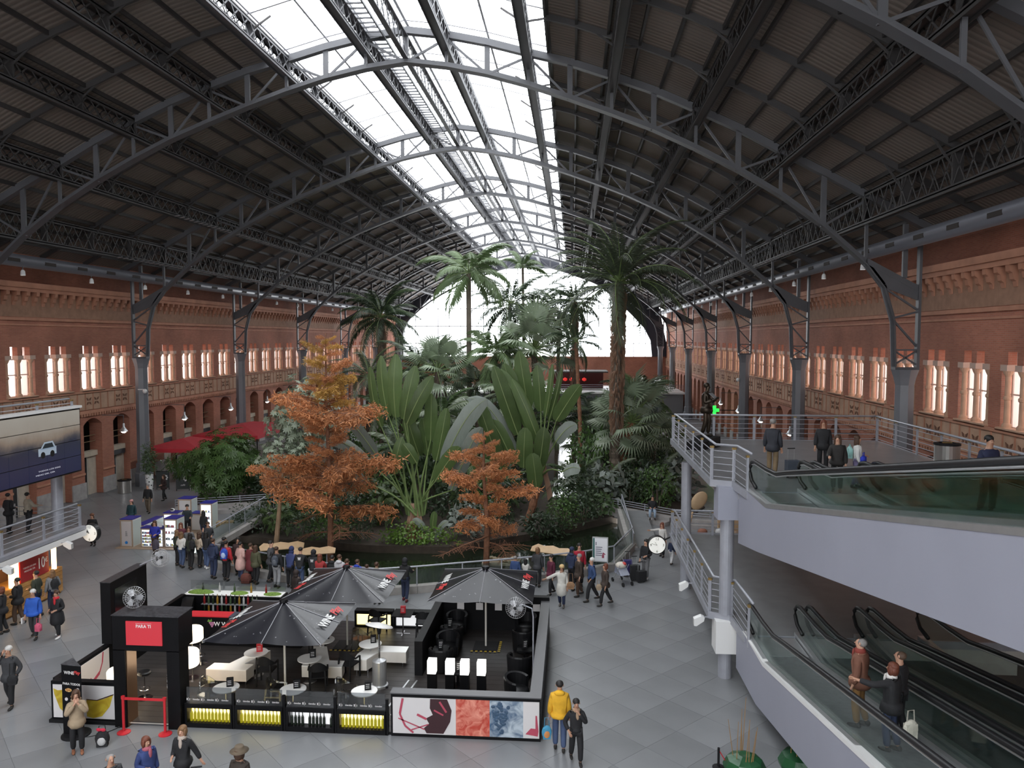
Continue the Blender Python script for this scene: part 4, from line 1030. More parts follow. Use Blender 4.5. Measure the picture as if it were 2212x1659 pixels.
# round bar tables lit as glowing drums, and bar stools
for (x,y,z0,z1,r,l) in ((-11.6,22.2,1.2,1.58,0.33,'behind the entrance portal by the bar'),(-11.05,20.85,1.02,1.45,0.33,'next to the entrance portal post'),(-12.85,20.5,0.55,1.0,0.36,'behind the entrance portal beside the splash picture')):
    t = thing('lit_bar_table', 'round bar table with a large glowing drum top ' + l, 'lamp', (x,y,FZ), group='glowing drum bar tables')
    b = MB(); b.lathe([(r-0.03,z0),(r,z0+0.04),(r,z1-0.04),(r-0.03,z1),(0,z1)], n=24, caps=False); b.build('shade', m_drum, t)
    b = MB(); b.lathe([(0.03,0.03),(0.03,z0+0.1)], n=10); b.build('pole', m_chrome, t); b = MB(); b.lathe([(0.2,0),(0.2,0.03)], n=18); b.build('base', m_chrome, t)
def stool(x, y, l):
    t = thing('bar_stool', 'chrome bar stool ' + l, 'stool', (x,y,FZ), group='bar stools')
    b = MB(); b.lathe([(0.17,0.7),(0.19,0.73),(0.19,0.77),(0.15,0.8),(0,0.79)], n=18, caps=False); b.lathe([(0,0.7),(0.17,0.7)], n=18, caps=False); b.build('seat', m_leather, t)
    b = MB(); b.lathe([(0.025,0.02),(0.025,0.7)], n=8); b.build('post', m_chrome, t); b = MB(); b.lathe([(0.2,0),(0.21,0.015),(0.02,0.04)], n=20); b.build('foot', m_chrome, t)
    b = MB(); pts = [(0.14*cos(a*pi/8),0.14*sin(a*pi/8),0.28) for a in range(17)]; b.tube(pts, 0.012, 5); b.build('foot_ring', m_chrome, t)
stool(-12.35,20.85,'inside the entrance portal'); stool(-11.9,23.3,'in front of the bar with the red top'); stool(-12.75,20.5,'next to the portal post inside the entrance')

# ---- glass front with backlit bottles
m_yel = mat('backlit_yellow', (1,0.85,0.4), 0.5, emit=(1,0.78,0.32), estr=2.2)
m_wht = mat('backlit_white', (0.8,0.8,0.8), 0.5, emit=(0.9,0.9,0.92), estr=0.7)
m_gb = mat('backlit_yellow_bottle', (0.22,0.20,0.01), 0.15, emit=(0.35,0.30,0.01), estr=0.5)  # emission stands in for backlight coming through the bottles
m_db = mat('dark_green_bottle', (0.012,0.018,0.012), 0.12)
bb = MB(); bb.lathe([(0.038,0),(0.04,0.02),(0.04,0.2),(0.03,0.245),(0.014,0.27),(0.013,0.34),(0.016,0.345),(0.016,0.36)], n=10)
bme_y = bb.mesh('wine_bottle', m_gb, smooth=True); bme_d = bb.mesh('wine_bottle', m_db, smooth=True)
def bottle_unit(x0, x1, y, label, dark, flip=False, glassy=True, n=12, skip=(), place_=''):
    u = thing('display_plinth', label, 'display case', (x0, y, 0), pi if flip else 0.0, group='backlit bottle display plinths')
    W = abs(x1 - x0)
    b = MB(); b.box(0,W,0,0.32,0,0.13); b.box(0,W,0,0.32,0.54,0.66); b.box(0,0.07,0,0.32,0.13,0.54); b.box(W-0.07,W,0,0.32,0.13,0.54); b.build('carcass', m_blk, u)
    b = MB(); b.box(0.07,W-0.07,0.22,0.24,0.13,0.54); b.build('light_panel', m_wht if dark else m_yel, u)
    if glassy:
        b = MB(); b.box(0.03,W-0.03,0.02,0.035,0.66,1.12); g = b.build('glass_screen', glass('grey_glass', (0.6,0.62,0.64), 0.09), u)
        for k in range(3):
            M = frame((W*(0.2+0.3*k)+0.06,0.012,0.78),(1,0,0),(0,0,1)); lettering('tiendas', m_print, g, M, 0.068)
            q = MB(); c0 = W*(0.2+0.3*k)-0.15; q.bar((c0,0.014,0.73),(c0,0.014,0.83),0.008,0.004,up=(0,1,0)); q.bar((c0-0.04,0.014,0.75),(c0-0.04,0.014,0.81),0.03,0.004,up=(0,1,0)); q.bar((c0+0.03,0.014,0.75),(c0+0.03,0.014,0.8),0.012,0.004,up=(0,1,0)); q.build('emblem', m_print, g)
        b = MB(); b.box(W-0.02,W+0.05,0,0.07,0.0,0.98); b.build('post', m_blk, u)
    sgn = -1 if flip else 1
    for k in range(n):
        if k in skip: continue
        bx_ = lerp(0.13, W-0.13, k/(n-1)); 
        o = obj('wine_bottle', bme_d if dark else bme_y, None, (x0 + sgn*bx_, y + sgn*0.13, 0.13))
        tag(o, '%s %s wine bottle %s in the backlit plinth %s' % (ORD[k], 'dark' if dark else 'yellow-green', 'from the lounge' if flip else 'from the portal side', place_), 'bottle', 'display bottles, %s' % ('dark' if dark else 'yellow'))
    return u
UX = [-10.42 + 1.40*k for k in range(5)]
labs = ['beside the entrance portal','beside the first yellow bottle window','with dark bottles on white','next to the printed wine picture']
for k in range(4): bottle_unit(UX[k], UX[k+1]-0.06, 19.45, 'black plinth with backlit bottles and glass screen ' + labs[k], k == 2, skip=(4,10) if k == 2 else (), place_=('by the portal','second in the row','third in the row','by the wine picture')[k])
bottle_unit(-5.0, -6.4, 27.1, 'black plinth with backlit bottles at the back behind the square table', True, True, False, place_='behind the square table')
bottle_unit(-6.45, -7.85, 27.1, 'black plinth with yellow backlit bottles at the back behind the heater', False, True, False, place_='behind the heater')

# ---- entrance portal with red screen
pt = thing('entrance_portal', 'black entrance portal with a red screen above the opening', 'portal', (-12.3,19.3,0))
b = MB(); b.box(0,0.34,0,0.5,0,2.15); b.build('post', m_blk, pt); b = MB(); b.box(1.5,1.85,0,0.5,0,2.15); b.build('post', m_blk, pt)
b = MB(); b.box(0,1.85,0,0.75,2.13,3.08); b.build('lintel_box', m_blk, pt); b = MB(); b.box(-0.02,1.87,-0.02,0.77,3.08,3.1); b.build('roof_sheet', m_wet, pt)
for x_ in (0.34, 1.48):
    b = MB(); b.box(x_,x_+0.02,0.05,0.5,0,2.13); b.build('jamb_lining', mat('bronze_lining', (0.16,0.09,0.05), 0.35, 0.4), pt)
b = MB(); b.box(0.4,1.4,-0.03,0,2.3,2.95); sc_ = b.build('screen', mat('red_screen', (0.3,0.02,0.03), 0.3, emit=(0.42,0.025,0.035), estr=0.75), pt)
lettering('ti', m_white, sc_, frame((0.9,-0.04,2.82),(1,0,0),(0,0,1)), 0.12); b = MB(); b.box(0.68,1.12,-0.035,-0.03,2.895,2.9); b.build('rule', m_white, sc_)
lettering('wine', m_white, pt, frame((1.44,-0.012+0.2,1.25),(0,0,-1),(1,0,0)) , 0.16); 
b = MB(); b.box(0.36,1.48,0.1,0.16,0.07,0.08); b.build('threshold', m_alu, pt)
# tall black wall behind, left wing with wine-glass pictures
tw = thing('tall_panel', 'tall black wall panel with a dusty top beside the entrance portal', 'panel', (-14.2,22.0,0))
b = MB(); b.box(-0.16,0.16,0,2.0,1.15,3.05); b.build('slab', m_blk, tw); b = MB(); b.box(-0.17,0.17,-0.01,2.01,3.05,3.07); b.build('top_sheet', m_wet, tw)
b = MB(); b.box(0.16,0.18,0.2,1.4,2.0,2.8); b.build('dark_screen', mat('off_screen', (0.01,0.01,0.012), 0.12), tw)
lw = thing('kiosk_wing', 'low black kiosk wall with white wine glass picture and red splash picture', 'partition', (-14.2,19.45,0))
b = MB(); b.box(0,1.9,0,0.2,0,1.15); b.build('front_wall', m_blk, lw); b = MB(); b.box(-0.08,0.08,0.2,7.2,0,1.15); b.build('side_wall', m_blk, lw)
b = MB(); b.box(-0.05,1.92,-0.06,0.25,0,0.09); b.build('skirting', m_blk2, lw)
b = MB(); b.box(0.06,1.82,-0.012,0,0.14,1.06); wp = b.build('glass_picture', m_print, lw)
q = MB(); q.sprism([(0.08,0.95),(0.1,0.8),(0.25,0.4),(0.5,0.2),(0.6,0.18),(0.62,0.85),(0.35,0.92),(0.2,0.9)], 'y', -0.02, -0.012); q.sprism([(1.02,0.68),(1.3,0.66),(1.5,0.7),(1.78,0.82),(1.68,0.5),(1.45,0.22),(1.2,0.16),(1.02,0.2)], 'y', -0.02, -0.012); q.build('white_wine', blob_mat('white_wine_print',(0.36,0.24,0.01),(0.62,0.5,0.05),2), wp, fix=True)
q = MB(); q.bar((1.02,-0.022,0.68),(1.32,-0.022,0.66),0.02,0.004,up=(0,1,0)); q.bar((1.32,-0.022,0.66),(1.8,-0.022,0.84),0.025,0.004,up=(0,1,0)); q.build('wine_line', m_wine, wp)
b = MB(); b.box(0.08,0.092,0.25,2.5,0.12,1.06); ip = b.build('splash_picture', m_print, lw)
q = MB()
for (y0,z0,y1,z1,t_) in ((2.5,1.05,2.45,0.75,0.06),(2.45,0.75,2.3,0.5,0.05),(2.3,0.5,1.6,0.2,0.1),(1.9,0.5,1.7,0.3,0.06),(1.4,0.3,1.0,0.2,0.12),(1.2,0.42,0.8,0.22,0.05)): q.bar((0.095,y0-.3,z0),(0.095,y1-.3,z1),t_,0.004,up=(1,0,0))
q.build('splash', m_splash, ip)
# totem sign
tt = thing('menu_totem', 'black menu totem with round foot in front of the kiosk wing', 'sign', (-13.1,18.85,0), -0.12)
b = MB(); b.lathe([(0.36,0),(0.36,0.03),(0.3,0.05)], n=24); b.build('foot', m_blk2, tt)
b = MB(); b.prism([(-0.3,-0.1),(0.3,-0.1),(-0.3,0.3)], 0.05, 1.92); b.build('body', m_blk, tt, fix=True)
b = MB(); b.prism([(-0.31,-0.11),(0.31,-0.11),(-0.31,0.31)], 1.92, 1.935); b.build('top_sheet', m_wet, tt, fix=True)
lettering('wine', m_white, tt, frame((-0.06,-0.112,1.72),(1,0,0),(0,0,1)), 0.12); lettering('play', MATS['script_red'], tt, frame((0.17,-0.112,1.74),(1,0,0),(0,0,1)), 0.12)
lettering('todos', m_white, tt, frame((0.0,-0.112,1.42),(1,0,0),(0,0,1)), 0.085)
m_food = blob_mat('food_print',(0.35,0.12,0.03),(0.7,0.5,0.2),12)
for (x, z, w_, h_) in ((-0.1,1.25,0.2,0.1),(0.08,1.08,0.24,0.12),(0.1,0.9,0.22,0.1)):
    q = MB(); q.sprism([(x+w_/2*cos(a*pi/6), z+h_/2*sin(a*pi/6)) for a in range(12)], 'y', -0.108, -0.1); q.build('dish_picture', m_food, tt, fix=True)
for (x, z) in ((0.18,1.28),(-0.17,1.0),(0.22,0.98)):
    q = MB(); q.sprism([(x+0.045*cos(a*pi/6), z+0.045*sin(a*pi/6)) for a in range(12)], 'y', -0.11, -0.1); q.build('price_disc', m_print, tt, fix=True)
# red stanchions
for i, (x, l) in enumerate(((-11.9,'by the portal post next to the wine glass picture'),(-10.75,'by the portal post next to the bottle plinths'))):
    s = thing('stanchion', 'red barrier post ' + l, 'barrier post', (x,19.05,0), group='red barrier posts')
    b = MB(); b.lathe([(0.17,0),(0.17,0.02),(0.05,0.05)], n=20); b.build('foot', m_red, s); b = MB(); b.lathe([(0.035,0.04),(0.035,0.93)], n=12); b.build('post', m_red, s); b = MB(); b.lathe([(0.05,0.93),(0.05,1.0)], n=12); b.build('head', m_red, s)
    if i == 0:
        b = MB(); b.box(0.03,1.12,-0.006,0.006,0.90,0.97); b.build('belt', m_red, s)

# ---- fans
def fan(x, y, z, rz, tilt, arm, label, r=0.3):
    f = thing('fan', label, 'fan', (x,y,z), rz, group='caged fans of the kiosk')
    T = Matrix.Rotation(tilt,4,'X')
    b = MB(); b.T = T
    for q in range(28):
        a = q*2*pi/28; c_, s_ = cos(a), sin(a)
        b.tube([(0.05*c_,-0.13,0.05*s_),(r*0.7*c_,-0.11,r*0.7*s_),(r*c_,-0.02,r*s_),(r*0.7*c_,0.06,r*0.7*s_),(0.06*c_,0.08,0.06*s_)], 0.0035, 3)
    for rr, yy in ((r,-0.02),(r*0.7,-0.11),(r*0.4,-0.125)):
        b.tube([(rr*cos(a*pi/12),yy,rr*sin(a*pi/12)) for a in range(25)], 0.006, 4)
    b.build('cage', mat('fan_cage', (0.45,0.45,0.46), 0.35, 0.5), f)
    for k in range(3):
        b = MB(); b.T = T @ Matrix.Rotation(k*2*pi/3,4,'Y'); b.add([(0.03,-0.05,-0.03),(0.2,-0.03,-0.09),(0.25,-0.04,0.02),(0.2,-0.07,0.09),(0.03,-0.06,0.03)], [(0,1,2,3,4)]); b.build('blade', mat('fan_blade', (0.35,0.36,0.38), 0.4), f)
    b = MB(); b.T = T @ Matrix.Rotation(pi/2,4,'X'); b.lathe([(0.07,-0.25),(0.09,-0.1),(0.05,0.1)], n=12); b.build('motor', m_blk2, f)
    Ri = Matrix.Rotation(-rz,3,'Z'); b = MB(); b.tube([(0,0.12,0)] + [Ri @ Vector(a) for a in arm], 0.022, 8); b.build('arm', m_rail, f)
fan(-11.95,19.8,3.42,0.25,radians(-12),[(0.02,0.12,-0.15),(0.02,0.12,-0.34)],'caged fan standing on top of the entrance portal',0.29)
fan(-13.3,23.55,3.4,0.9,radians(-20),[(-0.35,0.2,-0.1),(-0.85,0.25,-0.34)],'caged fan on an arm at the end of the tall black panel',0.29)
fan(-1.68,22.6,2.42,-0.15,radians(-10),[(0.2,0.14,0.05),(0.48,0.12,-0.05),(0.52,0.12,-0.3),(0.52,0.12,-2.32)],'caged fan on a tall pole along the outer lounge wall',0.31)

# ---- bar
br = thing('bar_counter', 'black bar counter with red top, bottle shelves and green planted ledge', 'bar', (-13.2,24.7,0))
b = MB(); b.box(0,4.1,0,0.55,0.07,1.05); b.build('front_counter', m_blk, br); b = MB(); b.box(0.1,1.6,0.0,0.5,1.05,1.08); b.build('red_top', m_red, br); b = MB(); b.box(1.6,4.1,0.0,0.5,1.05,1.08); b.build('grey_top', mat('slate_top', (0.06,0.065,0.085), 0.4), br)
b = MB(); b.prism([(-1.0,1.9),(-0.85,2.6),(0.0,0.5),(0.0,0.0),(-0.15,0.0)], 0.07, 1.05); b.build('side_counter', m_blk, br, fix=True)
b = MB(); b.box(-1.0,2.7,2.0,2.55,0.07,1.1); b.build('back_counter', m_blk, br)
for k in range(2):
    b = MB(); b.box(-0.3,2.0,1.86,2.0,0.5+k*0.3,0.52+k*0.3); b.build('shelf', m_alu, br)
b = MB(); b.box(-1.0,2.65,2.0,2.5,1.1,1.13); b.build('pebble_bed', mat('white_pebbles', (0.7,0.69,0.66), 0.8, var=0.2, scale=30, bump=0.3, bscale=40), br)
m_moss = mat('moss_green', (0.12,0.20,0.03), 0.9, var=0.4, scale=20, bump=0.5, bscale=30)
for (x0,x1,h_) in ((-0.98,0.05,0.12),(0.65,1.35,0.08),(1.9,2.6,0.07)):
    b = MB(); b.ell(((x0+x1)/2,2.22,1.12),(x1-x0)/2,0.22,h_,12,6); b.build('moss', m_moss, br)
b = MB(); b.box(-1.0,2.65,2.5,2.51,1.1,1.5); b.build('glass_screen', m_clear, br)
for k in range(6):
    q = MB(); g_ = 0.0; q.T = Matrix.Translation((0.78+rn.uniform(-0.15,0.15), -0.012, 0.78)) ; q.lathe([(0.0,0),(0.0,0.0)], n=3) if False else None
q = MB()
for (dx,dz) in ((0,0),(0.07,0),(0.14,0),(0.035,-0.06),(0.105,-0.06),(0.07,-0.12)):
    q.sprism([(0.95+dx+0.033*cos(a*pi/5),0.86+dz+0.033*sin(a*pi/5)) for a in range(10)], 'y', -0.012, 0.0)
q.build('grape_emblem', mat('grape_pink', (0.5,0.2,0.35), 0.5), br, fix=True)
q = MB(); q.sprism([(0.86,0.9),(0.9,0.98),(0.96,0.93),(1.0,1.0),(1.03,0.92),(0.95,0.88)], 'y', -0.012, 0.0); q.build('leaf_emblem', mat('leaf_green', (0.15,0.3,0.06), 0.5), br, fix=True)
lettering('wl', m_white, br, frame((1.2,-0.012,0.82),(1,0,0),(0,0,1)), 0.2); lettering('wine', m_white, br, frame((1.62,-0.012,0.82),(1,0,0),(0,0,1)), 0.2)
cols = [(0.02,0.03,0.015),(0.25,0.14,0.02),(0.4,0.4,0.38),(0.2,0.02,0.02),(0.05,0.08,0.04)]
bms = [bb.mesh('bar_bottle', mat('bar_bottle_%d' % i, c, 0.15), smooth=True) for i, c in enumerate(cols)]
blab = ['dark green','amber','clear','red','olive green']
for k in range(26):
    ci = k % 5; o = obj('bar_bottle', bms[ci], None, (-13.4 + 0.165*(k % 13), 26.63, 0.52 if k < 13 else 0.82))
    tag(o, '%s spirit bottle on the %s shelf of the bar' % (blab[ci], 'lower' if k < 13 else 'upper'), 'bottle', 'spirit bottles behind the bar')
for k in range(5):
    o = obj('bar_bottle', bms[(k*2) % 5], None, (-13.6+0.6*k, 26.95+0.08*(k % 2), 1.12)); tag(o, '%s bottle standing among the moss on the planted bar ledge' % blab[(k*2) % 5], 'bottle', 'bottles on the planted bar ledge')
# ================================================================== palm garden and pond
def leaf_mat(name, col, rough=0.45, tr=0.25, var=0.25, veins=False):
    m = bpy.data.materials.new(name); m.use_nodes = True; nt = m.node_tree; b = nt.nodes['Principled BSDF']; out = nt.nodes['Material Output']
    b.inputs['Roughness'].default_value = rough
    oi = nt.nodes.new('ShaderNodeObjectInfo'); tc = nt.nodes.new('ShaderNodeTexCoord')
    n = nt.nodes.new('ShaderNodeTexNoise'); n.inputs['Scale'].default_value = 1.7; n.inputs['Detail'].default_value = 3; nt.links.new(tc.outputs['Object'], n.inputs['Vector'])
    ad = nt.nodes.new('ShaderNodeMath'); ad.operation = 'ADD'; nt.links.new(oi.outputs['Random'], ad.inputs[0]); nt.links.new(n.outputs['Fac'], ad.inputs[1])
    mr = nt.nodes.new('ShaderNodeMapRange'); mr.inputs[1].default_value = 0.3; mr.inputs[2].default_value = 1.7; mr.inputs[3].default_value = 1-var; mr.inputs[4].default_value = 1+var
    nt.links.new(ad.outputs[0], mr.inputs[0])
    sc = nt.nodes.new('ShaderNodeVectorMath'); sc.operation = 'SCALE'; sc.inputs[0].default_value = col; nt.links.new(mr.outputs[0], sc.inputs['Scale'])
    nt.links.new(sc.outputs[0], b.inputs['Base Color'])
    if veins:
        w = nt.nodes.new('ShaderNodeTexWave'); w.bands_direction = 'X'; w.inputs['Scale'].default_value = 9; w.inputs['Distortion'].default_value = 1.0; nt.links.new(tc.outputs['Object'], w.inputs['Vector'])
        bp = nt.nodes.new('ShaderNodeBump'); bp.inputs['Strength'].default_value = 0.35; bp.inputs['Distance'].default_value = 0.03; nt.links.new(w.outputs['Fac'], bp.inputs['Height']); nt.links.new(bp.outputs[0], b.inputs['Normal'])
    tl = nt.nodes.new('ShaderNodeBsdfTranslucent'); nt.links.new(sc.outputs[0], tl.inputs[0])
    mx = nt.nodes.new('ShaderNodeMixShader'); mx.inputs[0].default_value = tr
    nt.links.new(b.outputs[0], mx.inputs[1]); nt.links.new(tl.outputs[0], mx.inputs[2]); nt.links.new(mx.outputs[0], out.inputs[0])
    MATS[name] = m
    return m
L_palm = leaf_mat('palm_leaf', (0.07,0.09,0.055)); L_royal = leaf_mat('royal_palm_leaf', (0.11,0.165,0.07)); L_dark = leaf_mat('dark_leaf', (0.042,0.068,0.034)); L_pad = leaf_mat('paddle_leaf', (0.085,0.132,0.045), 0.35, 0.3, 0.3, True)
L_grey = leaf_mat('greyish_paddle_leaf', (0.20,0.23,0.20), 0.35, 0.15, 0.2, True); L_fan = leaf_mat('fan_leaf', (0.24,0.30,0.20)); L_fern = leaf_mat('bright_ground_leaf', (0.11,0.20,0.03)); L_bush = leaf_mat('bush_leaf', (0.08,0.15,0.04)); L_var = leaf_mat('variegated_leaf', (0.36,0.42,0.31), 0.4, 0.2, 0.3)
L_fan2 = leaf_mat('grey_fan_leaf', (0.24,0.28,0.20)); L_mid = leaf_mat('mid_green_leaf', (0.075,0.12,0.05)); L_or = leaf_mat('rust_needles', (0.52,0.22,0.09), 0.7, 0.25, 0.25); L_or2 = leaf_mat('ochre_needles', (0.50,0.29,0.07), 0.7, 0.25, 0.25); L_dry = leaf_mat('dry_brown_leaf', (0.24,0.14,0.09), 0.7, 0.1)
m_bark = mat('grey_brown_bark', (0.13,0.10,0.075), 0.85, var=0.3, scale=6, bump=0.6, bscale=18); m_rbark = mat('reddish_bark', (0.22,0.10,0.055), 0.85, var=0.3, scale=6, bump=0.5, bscale=18)
m_stalk = mat('green_stalk', (0.14,0.20,0.07), 0.5, var=0.2); m_soil = mat('garden_soil', (0.035,0.026,0.018), 0.95, var=0.3, bump=0.4)
m_water = mat('pond_water', (0.012,0.018,0.010), 0.08, spec=0.6, bump=0.02, bscale=3)

def feather(L, droop, n, wl, hang, seed, fw=0.55, lw=0.05):
    r = random.Random(seed); pts = []; x = z = 0.0; N = 14; ang = []
    for i in range(N+1):
        s = i/N; th = -droop*s**1.4; ang.append(th); pts.append((x, 0, z)); x += cos(th)*L/N; z += sin(th)*L/N
    b = MB(); b.mi = 1; b.tube(pts, [0.035*(1-i/(N+1)*0.85)*L/4 for i in range(N+1)], 5); b.mi = 0
    for k in range(n):
        s = 0.12 + 0.88*k/(n-1); f = s*N; i = min(int(f), N-1); t = f-i
        p = Vector(pts[i]).lerp(Vector(pts[i+1]), t); d = Vector((cos(ang[i]),0,sin(ang[i])))
        ln = wl*(0.35 + 0.65*sin(pi*min(1,0.12+0.86*s)))
        for sd in (-1, 1):
            q = Vector((fw + r.uniform(-.1,.1), sd*1.0, -hang*(0.5+0.8*s) + r.uniform(-.15,.15))).normalized()
            q = Vector((q.x*d.x - q.z*d.z*0.3, q.y, q.z + q.x*d.z)).normalized()*ln*r.uniform(.85,1.1)
            m_ = p + q*0.45 + Vector((0,0,0.02)); w = d*lw*ln
            e = p + q + Vector((0,0,-hang*0.25*ln))
            b.add([p, m_ - w, e, m_ + w], [(0,1,2,3)])
    return b
def place(parent, me, name, o, az, el, sc=1.0, roll=0.0):
    c = obj(name, me, parent)
    c.matrix_local = Matrix.Translation(o) @ Matrix.Rotation(az,4,'Z') @ Matrix.Rotation(-el,4,'Y') @ Matrix.Rotation(roll,4,'X') @ Matrix.Scale(sc,4)
    return c
def fan_leaf(pet, R, n, spread, droop, lw=0.09):
    b = MB(); b.mi = 1; b.tube([(0,0,0),(pet*0.5,0,-0.02*pet),(pet,0,-0.1*pet)], [0.03,0.022,0.016], 5); b.mi = 0
    c = Vector((pet,0,-0.1*pet))
    for k in range(n):
        a = -spread + 2*spread*k/(n-1); ln = R*(1 - 0.25*abs(a)/spread)
        d = Vector((cos(a), sin(a), 0.12)); s = Vector((-sin(a), cos(a), 0))
        m1 = c + d*ln*0.55; e = c + d*ln + Vector((0,0,-droop*ln))
        b.add([c, m1 - s*lw*ln + Vector((0,0,0.02)), e, m1 + s*lw*ln - Vector((0,0,0.02))], [(0,1,2,3)])
    return b
def trunk(parent, pts, rad, mt, n=10, ring=0.0, name='trunk'):
    b = MB(); P = []; R = []
    for i in range(len(pts)-1):
        a, c = Vector(pts[i]), Vector(pts[i+1]); K = max(2, int((c-a).length/0.3))
        for k in range(K):
            t = k/K; P.append(a.lerp(c,t)); R.append(lerp(rad[i],rad[i+1],t)*(1 + (ring if len(P) % 2 else -ring)))
    P.append(Vector(pts[-1])); R.append(rad[-1])
    b.tube(P, R, n); return b.build(name, mt, parent)

# ---- palms
def palm(label, base, top, rad, mesh_list, mats, nf, els, sc, name='palm_tree', bark=m_bark, seed=0, ring=0.06, kindname='frond', skirt=0):
    r = random.Random(seed); p = thing(name, label, 'palm', base)
    rel = Vector(top) - Vector(base); mid = rel*0.5 + Vector((rel.y*0.02+0.1*r.uniform(-1,1), 0, 0))
    trunk(p, [(0,0,0), mid, rel], rad, bark, ring=ring)
    for k in range(nf):
        u = k/nf; az = k*2.399 + r.uniform(-.2,.2); el = lerp(els[0], els[1], u) + r.uniform(-.12,.12)
        place(p, mesh_list[k % len(mesh_list)], kindname, rel + Vector((0,0,0.1*(1-u))), az, el, sc*r.uniform(.8,1.1), r.uniform(-.3,.3))
    if skirt:
        b = MB()
        for k in range(skirt):
            a = r.uniform(0,2*pi); z0 = r.uniform(0.35,1.0)*rel.z; rr = rad[-1]*1.05; c_, s_ = cos(a), sin(a); ln = r.uniform(.5,1.1)
            t = z0/rel.z; cx_ = rel.x*t; cy_ = rel.y*t
            b.add([(cx_+c_*rr*0.7-s_*0.05,cy_+s_*rr*0.7+c_*0.05,z0),(cx_+c_*rr*0.7+s_*0.05,cy_+s_*rr*0.7-c_*0.05,z0),(cx_+c_*rr*1.5+s_*0.02,cy_+s_*rr*1.5,z0-ln*0.6),(cx_+c_*rr*1.25-s_*0.03,cy_+s_*rr*1.25,z0-ln)], [(0,1,2,3)])
        o = b.build('dead_frond_skirt', L_dry, p); o['kind'] = 'stuff'
    return p
date_f = [feather(5.9,1.45,78,0.85,0.45,s,lw=0.05).mesh('frond',[L_palm,m_stalk]) for s in (1,2,3)]
palm('tall date palm with shaggy trunk beside the arched end window', (2.7,50,0), (2.95,50,14.0), (0.42,0.30,0.33), date_f, None, 38, (1.4,-0.25), 1.0, bark=m_bark, seed=4, ring=0.12, skirt=420)
roy_f = [feather(4.4,1.75,54,1.0,0.75,s,lw=0.075).mesh('frond',[L_royal,m_stalk]) for s in (5,6)]
palm('slender royal palm with bright green drooping crown', (-8.1,60,0), (-8.17,60,15.6), (0.22,0.2,0.2), roy_f, None, 17, (1.2,-0.5), 1.0, bark=mat('smooth_grey_trunk', (0.20,0.165,0.13), 0.7, var=0.2), seed=9, ring=0.0)
dkd_f = [feather(4.6,1.45,62,0.85,0.6,s,lw=0.055).mesh('frond',[L_dark,m_stalk]) for s in (11,12)]
palm('grey-green feather palm near the far left columns', (-17.7,70,0), (-17.7,70,12.4), (0.35,0.3,0.33), dkd_f, None, 30, (1.35,-0.5), 1.0, seed=13, skirt=80)
palm('thin-stemmed feather palm whose top touches the arch rim', (-4.9,75,0), (-4.9,75,17.3), (0.18,0.14,0.12), roy_f, None, 9, (1.35,0.2), 0.7, seed=15, ring=0)
palm('thin-stemmed feather palm with a lower drooping crown below the arch', (-3.4,70,0), (-3.4,70,12.6), (0.2,0.16,0.16), dkd_f, None, 20, (1.2,-0.7), 1.0, seed=17, ring=0)
palm('tall dark feather palm between the royal palm and the arch centre', (-5.6,67,0), (-5.5,67,13.4), (0.2,0.16,0.17), dkd_f, None, 22, (1.2,-0.9), 1.0, seed=51, ring=0)
palm('tall dark feather palm right of the arch centre', (-1.4,69,0), (-1.3,69,12.6), (0.2,0.16,0.17), dkd_f, None, 22, (1.2,-0.9), 0.95, seed=53, ring=0)
palm('dark palm with hanging dead leaves in front of the arch', (0.1,62,0), (0.1,62,13.4), (0.24,0.2,0.24), dkd_f, None, 22, (1.3,-1.0), 0.75, seed=19, skirt=160)
palm('short feather palm between the royal palm and the left columns', (-12.8,62,0), (-12.6,62,8.2), (0.25,0.22,0.22), dkd_f, None, 20, (1.3,-0.4), 0.9, seed=21)
palm('feather palm behind the variegated tree', (-16,58,0), (-15.6,58,7.4), (0.25,0.22,0.22), date_f, None, 20, (1.3,-0.3), 0.75, seed=23)
palm('short feather palm behind the left banana-leaved plant', (-6.0,57,0), (-5.8,57,9.2), (0.25,0.22,0.22), roy_f, None, 16, (1.3,-0.2), 0.9, seed=25)
palm('slanting slim palm on the pond side of the date palm', (0.6,52,0), (0.2,55,10.2), (0.16,0.14,0.13), dkd_f, None, 14, (1.2,-0.8), 0.6, seed=27, bark=m_rbark)
fan_m = [fan_leaf(1.3,1.1,24,2.1,0.42,0.045).mesh('fan_leaf',[L_fan,m_stalk]), fan_leaf(1.2,1.0,22,2.0,0.3,0.045).mesh('fan_leaf',[L_fan2,m_stalk])]
palm('fan palm with pale leaves above the left banana-leaved plant', (-9.8,55,0), (-9.77,55,8.1), (0.22,0.18,0.2), fan_m[:1], None, 26, (1.4,-0.7), 1.25, kindname='fan_leaf', seed=31, name='fan_palm')
palm('large fan palm with pale leaves in front of the arch centre', (-2.9,58,0), (-2.9,58,9.6), (0.28,0.22,0.24), fan_m, None, 34, (1.45,-0.5), 1.7, kindname='fan_leaf', seed=33, name='fan_palm')
palm('leaning fan palm with a reddish trunk beside the garden rail', (2.75,51.2,0), (3.9,51.4,4.9), (0.32,0.26,0.26), fan_m, None, 40, (1.45,-0.8), 1.6, kindname='fan_leaf', seed=35, bark=m_rbark, name='fan_palm')
palm('low fan palm in the shrubs behind the leaning fan palm', (1.4,56,0), (1.4,56,2.6), (0.25,0.2,0.2), fan_m, None, 20, (1.4,-0.2), 1.2, kindname='fan_leaf', seed=37, name='fan_palm')
palm('low fan palm close to the upper deck column', (5.6,54,0), (5.6,54,3.2), (0.25,0.2,0.2), fan_m[1:], None, 20, (1.4,-0.3), 1.2, kindname='fan_leaf', seed=39, name='fan_palm')

